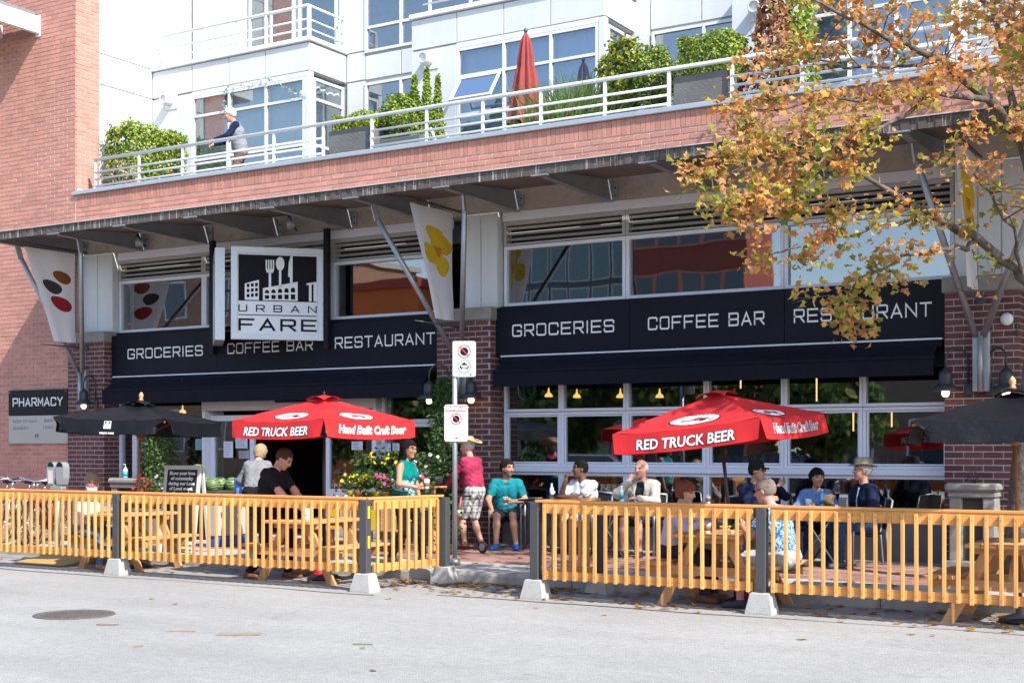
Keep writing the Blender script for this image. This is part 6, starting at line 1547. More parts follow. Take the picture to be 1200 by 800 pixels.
def person(label, loc, heading, pose, look, h=.0085):
    s = look.get('h', 1.74) / 1.74; sk = look['skin']
    P = {}
    pel = V3(*pose.get('pelvis', (0, 0, .94))) if 'pelvis' in pose else V3(0, 0, .94 * s)
    tm = rotm(R(pose.get('twist', 0)), R(pose.get('lean', 3)), R(pose.get('side', 0)))
    up, lat, fw = tm[:, 2], tm[:, 1], tm[:, 0]
    wide = look.get('w', 1.0); fem = look.get('f', 0)
    chest = pel + up * .27 * s; nk = pel + up * .50 * s + fw * pose.get('hunch', .0)
    um = rotm(R(pose.get('twist', 0)), R(pose.get('lean', 3) + pose.get('hunch', 0) * 200), 0)
    sh = {q: nk - up * .055 * s + lat * (q * (.176 - .016 * fem) * s * wide) for q in (1, -1)}
    hp = {q: pel + lat * (q * .088 * s * wide) - up * .03 for q in (1, -1)}
    ft = {1: V3(*pose['footL']) if 'footL' in pose else V3(0, .10, .085), -1: V3(*pose['footR']) if 'footR' in pose else V3(0, -.10, .085)}
    hd_ = {1: V3(*pose['handL']) if 'handL' in pose else sh[1] + V3(.04, .08, -.54 * s), -1: V3(*pose['handR']) if 'handR' in pose else sh[-1] + V3(.04, -.08, -.54 * s)}
    kpole = V3(*pose.get('kneepole', (1, 0, .15)))
    body = []; tags = []
    def add(tag_, *p): body.append(p); tags.append(tag_)
    wq = .062 * s * wide; r0 = (.105 + .012 * fem) * s * wide; belly = look.get('belly', 0)
    for q in (1, -1):
        add('pelvis', 'c', pel + lat * q * wq - up * .02, pel + lat * q * wq * .9 + up * .12, r0, .098 * s * wide)
        add('torso', 'c', pel + lat * q * wq * .9 + up * .11, chest + lat * q * .075 * s * wide + up * .06, .098 * s * wide, (.104 - .006 * fem) * s * wide, .07)
        add('torso', 'c', chest + lat * q * .08 * s * wide + up * .06, nk - up * .07 * s + lat * q * .10 * s, .10 * s * wide, .062 * s, .07)
        add('yoke', 'c', nk - up * .04 * s, sh[q] , .06 * s, .052 * s * wide)
        if fem: add('torso', 'e', chest + fw * .085 * s + lat * q * .07 * s + up * .03 * s, V3(.06, .065, .065) * s, tm.T.copy(), .04)
    if belly: add('torso', 'e', pel + fw * (.05 + belly * .4) + up * .13, V3(.11 + belly, .14, .14), tm.T.copy(), .05)
    J = {}
    for q, nm in ((1, 'L'), (-1, 'R')):
        pole = V3(*pose.get('elbow' + nm, (-.35, q * .7, -.5)))
        el, wr = ik(sh[q], hd_[q], .285 * s, .255 * s, pole); J['el' + nm] = el; J['wr' + nm] = wr
        ar = look.get('arm', 1.0)
        add('uarm' + nm, 'c', sh[q], el, .050 * s * ar, .040 * s * ar); add('farm' + nm, 'c', el, wr, .041 * s * ar, .027 * s * ar)
        # hand
        d = wr - el; d /= np.linalg.norm(d) + 1e-9
        if 'hdir' + nm in pose: d = V3(*pose['hdir' + nm]); d /= np.linalg.norm(d)
        pn = V3(*pose.get('palm' + nm, (0, -q, -.2))); pn = pn - d * (pn @ d); pn /= np.linalg.norm(pn) + 1e-9
        l = np.cross(pn, d) * q           # towards the thumb side
        cu = pose.get('curl' + nm, .55)
        for e in (-.017, .017): add('hand', 'c', wr + l * e * .6, wr + d * .078 * s + l * e * 1.1, .019 * s, .0165 * s, .012)
        for e, ln in ((-.032, .058), (-.0105, .072), (.0105, .077), (.032, .068)):
            b0 = wr + d * .085 * s + l * e * s; d1 = d * math.cos(cu) + pn * math.sin(cu); d2 = d * math.cos(cu * 2.3) + pn * math.sin(cu * 2.3)
            m1 = b0 + d1 * ln * .5 * s; add('hand', 'c', b0 - d * .012, m1, .0088, .0082, .004); add('hand', 'c', m1, m1 + d2 * ln * .5 * s, .0082, .0072, .004)
        tb = wr + d * .03 * s + l * .022; t1 = tb + (d * .75 + l * .6 + pn * .25) * .042; add('hand', 'c', tb, t1, .0125, .010, .008); add('hand', 'c', t1, t1 + (d * .85 + l * .1 + pn * .5) * .032, .010, .008, .006)
        kn, an = ik(hp[q], ft[q], .435 * s, .425 * s, kpole); J['kn' + nm] = kn; J['an' + nm] = an
        add('thigh' + nm, 'c', hp[q], kn, (.084 + .008 * fem) * s * wide, .056 * s); 
        cm = kn + (an - kn) * .35; back = np.cross(an - kn, V3(0, 1, 0)); back /= np.linalg.norm(back) + 1e-9; cm = cm + back * .012
        add('shin' + nm, 'c', kn, cm, .053 * s, .052 * s); add('shin' + nm, 'c', cm, an, .052 * s, .036 * s)
        fa = R(pose.get('toe' + nm, q * 12)); td = V3(math.cos(fa), math.sin(fa), 0); fz = V3(an[0], an[1], an[2] - .085)
        add('foot' + nm, 'c', an - V3(0, 0, .02), fz + V3(0, 0, .036) - td * .035, .036, .034); add('foot' + nm, 'c', fz + V3(0, 0, .036) - td * .035, fz + V3(0, 0, .030) + td * .13 * s, .036, .030); add('foot' + nm, 'c', fz + V3(0, 0, .030) + td * .12 * s, fz + V3(0, 0, .026) + td * .16 * s, .032, .024)
    # neck and head
    hm = rotm(R(pose.get('yaw', 0)), R(pose.get('pitch', 0)), R(pose.get('roll', 0))); hf, hl, hu = hm[:, 0], hm[:, 1], hm[:, 2]
    hc = nk + up * .055 * s + hu * .125 * s + fw * .015 + hf * .022
    hs = s * look.get('head', 1.06)
    add('neck', 'c', nk - up * .03, hc - hu * .07 * s - hf * .02, .056 * s, .052 * s)
    add('head', 'e', hc - hf * .012 * hs + hu * .018 * hs, V3(.098, .078, .100) * hs, hm.T.copy(), .02); add('head', 'e', hc + hf * .022 * hs - hu * .035 * hs, V3(.072, .062, .085) * hs, hm.T.copy(), .025)
    add('head', 'e', hc + hf * .055 * hs - hu * .098 * hs, V3(.030, .030, .022) * hs, hm.T.copy(), .02)
    add('head', 'c', hc + hf * .090 * hs + hu * .012 * hs, hc + hf * .106 * hs - hu * .026 * hs, .008, .0125, .010)
    for q in (1, -1):
        add('head', 'e', hc + hl * q * .078 * hs - hf * .006 - hu * .006, V3(.020, .010, .032) * hs, hm.T.copy(), .006)
        add('head', 'c', hc + hf * .084 * hs + hl * q * .018 + hu * .030 * hs, hc + hf * .072 * hs + hl * q * .05 + hu * .030 * hs, .010, .008, .012)
        add('head', 'e', hc + hf * .070 * hs + hl * q * .034 - hu * .022, V3(.020, .022, .018), hm.T.copy(), .02)
    Vv, Q = grow(body, h)
    fc = Vv[Q].mean(1) - hc; a, b, c = fc @ hf, fc @ hl, fc @ hu; mi = np.zeros(len(Q), int)
    front = a > .05 * hs
    eyem = front & (((np.abs(np.abs(b) - .033) / .015) ** 2 + ((c - .010) / .009) ** 2) < 1); lips = front & (((b / .027) ** 2 + ((c + .066 * hs) / .010) ** 2) < 1); brow = front & (((np.abs(np.abs(b) - .034) / .021) ** 2 + ((c - .034) / .0075) ** 2) < 1)
    mi[lips] = 2; mi[brow] = 3; mi[eyem] = 1
    hmt = look.get('hairmat', None) or hairm('grey_hair', (.42, .40, .38))
    if look.get('beard'): mi[(front | (np.abs(b) > .05)) & (a > -.01) & (c < -.045) & (c > -.14) & ~lips & ((np.abs(b) < .075))] = 4
    o = mesh_np('person', Vv, Q, [sk, M_eye, look.get('lipmat') or mat('lips', (.34, .12, .10), .5), hmt, look.get('beardmat') or hmt], mi)
    o.location = loc; o.rotation_euler = (0, 0, R(heading)); tag(o, label, 'person'); ORG[o] = Vector(loc)
    def garment(name, sel, inf, mt, cuts=None, extra=(), subs=(), k=.03, hh=.0095):
        pr = []
        for p, tg in zip(body, tags):
            if tg not in sel: continue
            lo, f1 = sel[tg] if isinstance(sel[tg], tuple) else (0, sel[tg])
            if p[0] == 'c':
                A_, B_ = p[1], p[2]; iA = inf if not isinstance(inf, dict) else inf.get(tg, .012)
                e2 = A_ + (B_ - A_) * f1; pr.append(('c', A_, e2, p[3] + iA, p[3] + (p[4] - p[3]) * f1 + iA, max(k, p[5] if len(p) > 5 else k)))
            else: pr.append(('e', p[1], p[2] + (inf if not isinstance(inf, dict) else inf.get(tg, .012)), p[3], .03))
        pr += list(extra)
        v, q = grow(pr, hh, subs, k, .0042); return mesh_np(name, v, q, [mt], None, o)
    ctx = dict(o=o, hc=hc, hf=hf, hl=hl, hu=hu, hs=hs, s=s, nk=nk, up=up, fw=fw, lat=lat, pel=pel, chest=chest, J=J, sh=sh, hm=hm, body=body, tags=tags, garment=garment, tm=tm)
    T = look.get('top'); neckcut = ('c', nk + up * .02 * s, nk + up * .2, .052 * s, .09); 
    if T:
        kind, mt = T[0], T[1]; sel = {'torso': 1.0, 'pelvis': 1.0, 'yoke': .55 if kind == 'tank' else 1.0}; inf = {'torso': .012, 'pelvis': .014, 'yoke': .012}
        sl = {'tank': 0, 'tee': .62, 'long': 1.0}[kind]
        if sl:
            for q in 'LR': sel['uarm' + q] = sl; inf['uarm' + q] = .016 if kind == 'tee' else .013
        if kind == 'long':
            for q in 'LR': sel['farm' + q] = T[2] if len(T) > 2 else .93; inf['farm' + q] = .013
        subs = [neckcut] + list(look.get('topsubs', lambda c: [])(ctx))
        if look.get('vneck'): subs.append(('c', nk + fw * .16 - up * .07, nk + fw * .06 + up * .05, .012, .055))
        if look.get('untuck', 1) == 0: pass
        garment(look.get('topname', 'shirt'), sel, inf, mt, subs=subs)
    Bt = look.get('bottom')
    if Bt:
        kind, mt = Bt[0], Bt[1]; sel = {'pelvis': .45}; inf = {'pelvis': .018}
        fth = {'trousers': 1.0, 'shorts': .92, 'short_shorts': .72}[kind]
        for q in 'LR':
            sel['thigh' + q] = fth; inf['thigh' + q] = .014 if kind == 'trousers' else .024
            if kind == 'trousers': sel['shin' + q] = .97; inf['shin' + q] = .014
        ex = []
        if kind != 'trousers':
            for q, sg in (('L', 1), ('R', -1)): e = hp[sg] + (J['kn' + q] - hp[sg]) * fth; ex.append(('c', hp[sg] + (J['kn' + q] - hp[sg]) * .5, e, .09 * s, .082 * s, .02))
        garment('trousers' if kind == 'trousers' else 'shorts', sel, inf, mt, extra=ex)
    if look.get('shoes'):
        mt = look['shoes']
        for nm in 'LR':
            pr = [('c', p[1], p[2], p[3] + .012, p[4] + .012, .015) for p, tg in zip(body, tags) if tg == 'foot' + nm]
            v, q = grow(pr, .0085, [('fn', lambda G: .004 - G[..., 2])]); mesh_np('shoe', v, q, [mt], None, o)
    if look.get('hair'):
        st = look['hair']; f = {'short': .013, 'crop': .007, 'long': .016, 'bob': .022, 'curly': .026, 'fringe': .02, 'thin': .006}[st]
        pr = [('e', hc - hf * .014 * hs + hu * .020 * hs, V3(.098 + f, .080 + f, .100 + f) * hs, hm.T.copy(), .02)]
        lowcut = {'short': -.055, 'crop': -.05, 'thin': -.05, 'long': -.3, 'bob': -.10, 'curly': -.075, 'fringe': -.075}[st]
        fx = {'short': .058, 'crop': .055, 'thin': .005, 'long': .050, 'bob': .045, 'curly': .058, 'fringe': .074}[st]; ft_ = {'short': .058, 'crop': .062, 'thin': .2, 'long': .055, 'bob': .050, 'curly': .056, 'fringe': .036}[st]
        if st == 'bob' or st == 'curly' or st == 'fringe': pr.append(('c', hc - hf * .05 * hs, hc - hf * .045 * hs - hu * .07 * hs, .075 * hs, .06 * hs, .03))
        if st == 'long':
            e1 = hc - hf * .07 * hs - hu * .10 * hs; e2 = nk - fw * .10 - up * .12; pr += [('c', hc - hf * .04, e1, .085 * hs, .075 * hs, .03), ('c', e1, e2, .07 * hs, .055 * hs, .03)]
            for q in (1, -1): pr.append(('c', hc + hl * q * .065 * hs, hc + hl * q * .075 * hs - hu * .16 * hs - hf * .03, .03, .03, .03))
        def face(G, fx=fx, ft_=ft_, lc=lowcut):
            d = G - hc; A_, B_, C_ = d @ hf, d @ hl, d @ hu
            g1 = np.minimum((A_ - fx * hs) * 1.0, (ft_ * hs - C_))      # >0 = face opening
            ear = np.minimum(.035 - np.abs(A_ - .01), -.005 - C_) if st in ('short', 'crop', 'thin') else np.full_like(A_, -1)
            side = np.minimum(A_ - .012 * hs, -C_ + .015 * hs)
            wav = (.004 + .003 * (st == 'curly')) * np.sin(A_ * 230 + C_ * 80) * np.sin(B_ * 210 + C_ * 60)
            return np.maximum(np.maximum(np.maximum(g1, side), ear), lc * hs - C_) + wav
        subs = [('fn', face)]
        if look.get('bald'): subs.append(('fn', lambda G: np.minimum(((G - hc) @ hu) - look['bald'] * hs, ((G - hc) @ hf) + .10)))
        v, q = grow(pr, .008, subs, .03, .003 if st not in ('crop', 'thin') else .001); 
        if len(q): mesh_np('hair', v, q, [hmt], None, o)
    for fn in look.get('extra', ()): fn(ctx)
    return o, ctx
def to_local(ctx): 
    c = ctx; M = Matrix((c['hf'], c['hl'], c['hu'])).transposed().to_4x4(); M.translation = Vector(c['hc']); return M
def x_lathe(name, prof, mt, tilt=0, off=(0, 0, 0), sx=1.1, sy=.92, warp=None):
    def f(c):
        m = MB().lathe(prof, (0, 0, 0), 28, 0, sx, sy)
        if warp: m.v = [warp(v) for v in m.v]
        m.xf(to_local(c) @ Matrix.Translation(off) @ Matrix.Rotation(R(tilt), 4, 'Y')); m.build(name, mt, c['o'], False)
    return f
def brimwarp(v, k=.9):
    r = math.hypot(v[0], v[1]); return (v[0], v[1], v[2] + (k * max(0, r - .11) * (v[1] / max(r, 1e-6)) ** 2 * 1.0 if v[2] < .02 else 0))
def straw_hat(mt): return x_lathe('hat', [(.098, .0), (.20, -.012), (.205, -.006), (.103, .012), (.098, .07), (.085, .10), (.06, .105), (.0, .092)], mt, -4, (-.01, 0, .055), 1.12, .95, brimwarp)
def cap(mt):
    def f(c):
        m = MB().lathe([(.101, .0), (.101, .03), (.092, .07), (.06, .10), (.0, .112)], (0, 0, 0), 24, 0, 1.08, .90)
        m.grid(lambda u, v: (.095 + .085 * v * (1 - .35 * (2*u-1) ** 2), (u - .5) * .15 * (1 - .25 * v), .012 - .012 * v - .02 * (2*u-1) ** 2), 10, 5); m.grid(lambda u, v: (.095 + .085 * v * (1 - .35 * (2*u-1) ** 2), (u - .5) * .15 * (1 - .25 * v), .008 - .012 * v - .02 * (2*u-1) ** 2), 10, 5)
        m.xf(to_local(c) @ Matrix.Translation((-.012, 0, .035)) @ Matrix.Rotation(R(-4), 4, 'Y')); m.build('cap', mt, c['o'], False)
    return f
def glasses(dark):
    def f(c):
        m = MB(); M = to_local(c); mt = mat('sunglass_lens', (.01, .01, .012), .15) if dark else mat('spectacle_rim', (.03, .02, .02), .4)
        for q in (1, -1):
            if dark: m.flat([(.024 * math.cos(t), .017 * math.sin(t)) for t in [k * .45 for k in range(14)]], (.103, q * .034, .010), (-.25 * q * 0, 1, 0), (0, 0, 1)); m.flat([(.024 * math.cos(t), .017 * math.sin(t)) for t in [k * .45 for k in range(14)]], (.099, q * .034, .010), (0, 1, 0), (0, 0, 1))
            m.tube([(.102, q * .034 + .025 * math.cos(t), .010 + .018 * math.sin(t)) for t in [k * math.pi / 8 for k in range(17)]], .0025, 5, 0, False)
            m.tube([(.100, q * .060, .016), (.03, q * .086, .016), (-.01, q * .086, .008)], .003, 5)
        m.tube([(.106, -.012, .014), (.108, 0, .016), (.106, .012, .014)], .0025, 5); m.xf(M); m.build('glasses', mt, c['o'], False)
    return f
def face_mask(mt, trim):
    def f(c):
        M = to_local(c); hs = c['hs']
        def g(u, v, e=0):
            b = (u - .5) * 2; r = 1 - .25 * b * b; return (.118 * (1 - .45 * abs(b) ** 2.4) * hs + e, b * .072 * hs, (-.012 - .10 * v + .012 * (2*v-1) * 0) * hs * (1 - .30 * abs(b)) - .012)
        m = MB().grid(lambda u, v: g(u, v), 12, 6).xf(M); mo = m.build('face_mask', mt, c['o'], False)
        m = MB().grid(lambda u, v: g(u, v * .22, .003), 12, 2).xf(M); m.build('mask_trim', trim, mo, False)
        m = MB(); [m.tube([g(.5 + q * .5, .3), (.0, q * .088 * hs, .015), (-.012, q * .086 * hs, -.02), g(.5 + q * .5, .9)], .002, 4) for q in (1, -1)]; m.xf(M); m.build('ear_loop', mt, mo, False)
    return f
def belt(mt):
    def f(c):
        p = c['pel'] + c['up'] * .075; pr = [('c', p + c['lat'] * .07, p - c['lat'] * .07, .112 * c['s'], .112 * c['s'], .02)]
        v, q = grow(pr, .009, [('fn', lambda G: np.abs((G - p) @ c['up']) - .017)]); mesh_np('belt', v, q, [mt], None, c['o'])
    return f
GROUND = .142
# cloth colours
C_pink = cloth('raspberry_knit', (.36, .035, .085)); C_teal = cloth('teal_cotton', (.012, .21, .25)); C_white = cloth('white_cotton', (.66, .66, .72)); C_black = cloth('black_cotton', (.014, .013, .016)); C_cream = cloth('oatmeal_knit', (.42, .38, .33)); C_lav = cloth('lavender_cotton', (.58, .56, .70))
C_navy = cloth('navy_cloth', (.012, .017, .045)); C_sky = cloth('light_blue_denim', (.12, .22, .42)); C_grey = cloth('grey_knit', (.20, .20, .21), .25, 40); C_jean = cloth('blue_denim', (.085, .16, .30), .25, 9); C_char = cloth('charcoal_cloth', (.04, .045, .055)); C_stone = cloth('stone_cloth', (.42, .42, .42)); C_brown = cloth('brown_cloth', (.14, .09, .07)); C_tealtop = cloth('emerald_cotton', (.0, .16, .15))
S_blue = mat('blue_trainer', (.01, .11, .42), .6, 0, .25, 40); S_red = mat('red_shoe', (.30, .03, .035), .6); S_brown = mat('brown_shoe', (.17, .075, .04), .6); S_dark = mat('dark_shoe', (.03, .035, .05), .6)
H_dark = hairm('dark_hair', (.018, .013, .011)); H_aub = hairm('auburn_hair', (.24, .085, .045)); H_white = hairm('white_hair', (.62, .60, .58)); H_gb = hairm('grey_brown_hair', (.30, .21, .15)); H_blond = hairm('blond_hair', (.40, .28, .16)); H_grey = hairm('grey_hair', (.42, .40, .38)); H_blk = hairm('black_hair', (.012, .010, .010))
def plaid():
    m = cloth('plaid_cotton', (.60, .60, .60), .03); N, L, b = nodes_of(m); tc = N.new('ShaderNodeTexCoord'); cur = b.inputs['Base Color'].links[0].from_socket
    for d, sc in (('X', 9), ('Z', 9), ('Y', 9)):
        w = N.new('ShaderNodeTexWave'); w.bands_direction = d; w.inputs['Scale'].default_value = sc * .35; w.inputs['Distortion'].default_value = .6; L.new(tc.outputs['Object'], w.inputs[0])
        mr = N.new('ShaderNodeMapRange'); mr.inputs[1].default_value = .72; mr.inputs[2].default_value = .92; mr.inputs[3].default_value = 1; mr.inputs[4].default_value = .45; L.new(w.outputs[1], mr.inputs[0]); vm = N.new('ShaderNodeVectorMath'); vm.operation = 'SCALE'; L.new(cur, vm.inputs[0]); L.new(mr.outputs[0], vm.inputs['Scale']); cur = vm.outputs[0]
    L.new(cur, b.inputs['Base Color']); return m
def patterned(name, c1, c2, sc=28):
    m = cloth(name, c1, .03); N, L, b = nodes_of(m); tc = N.new('ShaderNodeTexCoord'); n = N.new('ShaderNodeTexNoise'); n.inputs['Scale'].default_value = sc; n.inputs['Detail'].default_value = 3; n.inputs['Distortion'].default_value = 1.5; L.new(tc.outputs['Object'], n.inputs[0])
    mr = N.new('ShaderNodeMapRange'); mr.inputs[1].default_value = .49; mr.inputs[2].default_value = .54; L.new(n.outputs[0], mr.inputs[0]); mx = N.new('ShaderNodeMix'); mx.data_type = 'RGBA'; L.new(mr.outputs[0], mx.inputs[0]); mx.inputs[6].default_value = (*c1, 1); mx.inputs[7].default_value = (*c2, 1); L.new(mx.outputs[2], b.inputs['Base Color']); return m
SEAT = dict(footL=(.44, .13, .085), footR=(.42, -.13, .085), kneepole=(.7, 0, 1))
def sit(**k): d = dict(SEAT); d['pelvis'] = (0, 0, .535); d['lean'] = 6; d.update(k); return d
# the mask wearer on the left bench
person('seated person in a white shirt, blue jeans and a pink trimmed face mask', (-3.50, -5.27, 0), 2, sit(pelvis=(0, 0, .555), lean=14, yaw=-42, pitch=12, handL=(.42, .14, .80), handR=(.40, -.12, .80), footR=(.40, -.10, .085), footL=(.38, .14, .085)),
       dict(skin=SK_T, h=1.66, top=('long', C_white), bottom=('trousers', C_jean), hair='curly', hairmat=H_gb, shoes=None, f=1, extra=[face_mask(mat('mask_white', (.72, .70, .72), .8), mat('mask_pink', (.6, .04, .18), .8)),
            lambda c: [MB().tube([Vector(c['J']['an' + q]) + Vector((.06, -.045, -.045)), Vector(c['J']['an' + q]) + Vector((.075, 0, -.012)), Vector(c['J']['an' + q]) + Vector((.06, .045, -.045))], .014, 6).build('sandal_strap', S_dark, c['o'], False) for q in 'LR']]))
# the person opposite, mostly behind the table
person('person with tan top and dark trousers across the table from the mask wearer', (-2.30, -4.72, 0), 182, sit(pelvis=(0, 0, .555), lean=16, yaw=5, pitch=20, handL=(.40, .12, .80), handR=(.40, -.12, .80)), dict(skin=SK_F, h=1.56, top=('tee', cloth('tan_cotton', (.5, .34, .2))), bottom=('trousers', C_char), hair='short', hairmat=H_gb, shoes=S_dark), .011) if False else None
# woman in grey, back turned, at the produce bin
gx, gy = X(299, -3.0), -3.0
person('stooping woman in grey knit seen from behind beside the watermelons', (gx, gy, GROUND), 118, dict(lean=22, yaw=-12, pitch=26, handL=(.36, .16, .92), handR=(.34, -.14, .90), footL=(.06, .10, .085)), dict(skin=SK_F, h=1.60, top=('long', C_grey), bottom=('trousers', C_black), hair='bob', hairmat=H_blond, shoes=S_dark, f=1))
q = MB(); tb = onY(279, 572, -2.95); bx, by, bz = tb.x, tb.y, tb.z
q.grid(lambda u, v: (bx + .15 * (u - .5) * (1.1 - .3 * v) + .02 * math.sin(v * 5), by - .05 * math.sin(math.pi * u) * (1 - .6 * v), bz - .20 + v * .34 + .02 * math.sin(u * 9)), 10, 10); q.grid(lambda u, v: (bx + .15 * (u - .5) * (1.1 - .3 * v) + .02 * math.sin(v * 5), by + .05 * math.sin(math.pi * u) * (1 - .6 * v), bz - .20 + v * .34 + .02 * math.sin(u * 9)), 10, 10)
q.tube([(bx, by, bz + .12), (bx + .06, by + .03, bz + .28), (bx + .16, by + .05, bz + .42)], .012, 6)
one('tote_bag', q, cloth('cornflower_canvas', (.12, .25, .62)), 'cornflower blue tote bag hanging from the woman in grey', 'bag')
# man in black T-shirt straddling the bench
person('man in a black T-shirt looking down at the picnic table', (-.36, -5.10, 0), 8, dict(pelvis=(0, 0, .88), lean=15, yaw=6, pitch=36, footL=(.22, .14, .085), footR=(-.20, -.10, .085), handR=(.50, -.10, .90), handL=(.50, .14, .90), elbowR=(-.2, -.6, -.8), hdirR=(.9, .2, -.3), palmR=(0, .3, -1), palmL=(0, -.3, -1)),
       dict(skin=SK_R, h=1.76, top=('tee', C_black), bottom=('trousers', C_black), hair='crop', hairmat=hairm('shorn_hair', (.09, .05, .038)), shoes=S_brown, arm=1.12, w=1.06))
q = MB(); q.box((.02, -5.15, .762), (.20, -4.93, .768)); one('clipboard', q, C_black, 'dark clipboard on the picnic table before the man in black', 'clipboard')
bottle((.42, -5.25, .762), 'clear water bottle on the table beside the man in black', (.7, .74, .78), (.6, .62, .66))
# woman with coffee
wxp, wyp = X(474, -3.9), -3.9
ob, c = person('smiling woman with long dark hair and teal top carrying a coffee', (wxp, wyp, GROUND), 4, dict(lean=3, yaw=-8, pitch=6, handR=(.27, -.13, 1.00), handL=(.12, .20, .78), palmR=(0, .9, .2), hdirR=(1, .25, .1), curlR=.85, footL=(.22, .08, .10), footR=(-.16, -.08, .10)),
       dict(skin=SK_T, h=1.60, top=('tank', C_tealtop), bottom=('trousers', C_black), hair='long', hairmat=H_blk, shoes=S_dark, f=1, arm=.95, extra=[glasses(False)]))
def wpt(o, v): return Matrix.Translation(o.location) @ o.rotation_euler.to_matrix().to_4x4() @ Vector(v)
def hand_pt(o, c, q, fwd=.075, dz=-.05, side=0.0):
    w = c['J']['wr' + q]; d = w - c['J']['el' + q]; d = d / np.linalg.norm(d); return wpt(o, w + d * fwd + V3(0, side, dz))
cup(wpt(ob, (.385, -.085, .985)), 'lidded coffee cup in the hand of the woman in teal')
sc = MB()
def wrap(c):
    p = c['chest'] + c['up'] * .02; pr = [('c', p + c['lat'] * .10 + c['up'] * .05, p - c['lat'] * .06 - c['up'] * .10 + c['fw'] * .01, .115, .128, .03), ('c', p - c['lat'] * .08 - c['up'] * .10, p - c['lat'] * .02 - c['up'] * .20 + c['fw'] * .04, .11, .115, .03)]
    v, q = grow(pr, .010); mesh_np('wrap', v, q, [patterned('blue_white_wrap', (.04, .14, .20), (.40, .55, .60), 16)], None, c['o'])
wrap(c)
# old man with straw hat
hx, hy = X(556, -1.25), -1.25
ob5, c5 = person('elderly man in a straw hat, raspberry shirt and plaid shorts, back turned', (hx, hy, GROUND), 172, dict(lean=9, yaw=16, pitch=6, handL=(.44, .16, .90), handR=(.46, -.16, .92), footL=(.10, .10, .085), footR=(-.06, -.10, .085), twist=4), dict(skin=SK_R, h=1.64, top=('long', C_pink), bottom=('shorts', plaid()), hair='thin', hairmat=H_white, shoes=S_red, belly=.02, extra=[straw_hat(mat('straw', (.78, .60, .30), .8, 0, .15, 40, .3, 150)), belt(mat('brown_belt', (.10, .06, .035), .6))]))
# push scooter at his side
sx, sy = X(549, -1.75), -1.75; t = thing('kick_scooter', 'red stemmed kick scooter standing beside the plaid shorts', 'scooter', (sx, sy, GROUND), R(165)); bb = lambda mb, n, m: mb.build(n, m, t, False)
for xx in (-.30, .30): bb(MB().lathe([(.03, -.012), (.085, -.014), (.09, 0), (.085, .014), (.03, .012)], (0, 0, 0), 20).xf(Matrix.Translation((xx, 0, .09)) @ Matrix.Rotation(R(90), 4, 'X')), 'wheel', M_tyre)
[bb(MB().lathe([(.055, -.0155), (.055, .0155)], (0, 0, 0), 16).xf(Matrix.Translation((xx, 0, .09)) @ Matrix.Rotation(R(90), 4, 'X')), 'hub', M_steel) for xx in (-.30, .30)]; bb(MB().bbox((-.25, -.05, .06), (.22, .05, .085), .01), 'deck', M_black); bb(MB().tube([(.29, 0, .12), (.16, 0, .80)], .016, 8), 'stem', mat('red_enamel', (.5, .02, .04), .35)); bb(MB().tube([(.16, -.18, .80), (.16, .18, .80)], .013, 8), 'handlebar', M_black)
# teal T-shirt, seated
P6 = (X(596, -.62), -.66); chair(P6[0], P6[1], R(292), 'silver framed chair under the man in the teal T-shirt')
ob, c = person('bearded man in a teal T-shirt and blue trainers seated by the pillar', (*P6, GROUND), 292, sit(pelvis=(-.02, 0, .525), lean=10, yaw=48, pitch=4, handR=(.40, -.17, .60), handL=(.34, .14, .70), hdirR=(.3, .1, -1), palmR=(-.6, 0, -.4), palmL=(.0, -1, .1), curlL=.8, hdirL=(.7, -.6, .1), footL=(.42, .20, .085), footR=(.50, -.08, .085)),
       dict(skin=SK_T, h=1.76, top=('tee', C_teal), bottom=('shorts', C_char), hair='short', hairmat=H_dark, shoes=S_blue, beard=True, beardmat=mat('stubble', (.16, .09, .065), .7), vneck=True, arm=1.1))
cup(wpt(ob, (.42, .045, .66)), 'lidded coffee cup held by the man in the teal T-shirt')
# white T-shirt, seated
P7 = (X(690, -.70), -.72); chair(P7[0], P7[1], R(258), 'silver framed chair under the man in the white T-shirt')
person('laughing man in a white T-shirt resting his chin on his hand', (*P7, GROUND), 258, sit(pelvis=(0, 0, .525), lean=14, yaw=-32, pitch=0, handR=(.30, -.17, 1.03), handL=(.40, -.14, .80), hdirR=(-.2, .2, 1), palmR=(-.8, .5, 0), elbowR=(.5, -.3, -1), elbowL=(.2, .7, -.5), curlR=1.0, palmL=(0, -.2, -1)),
       dict(skin=SK_D, h=1.78, top=('tee', C_white), bottom=('shorts', C_stone), hair='crop', hairmat=H_blk, shoes=S_dark, vneck=True, arm=1.12, lipmat=mat('dark_lips', (.14, .05, .045), .5)))
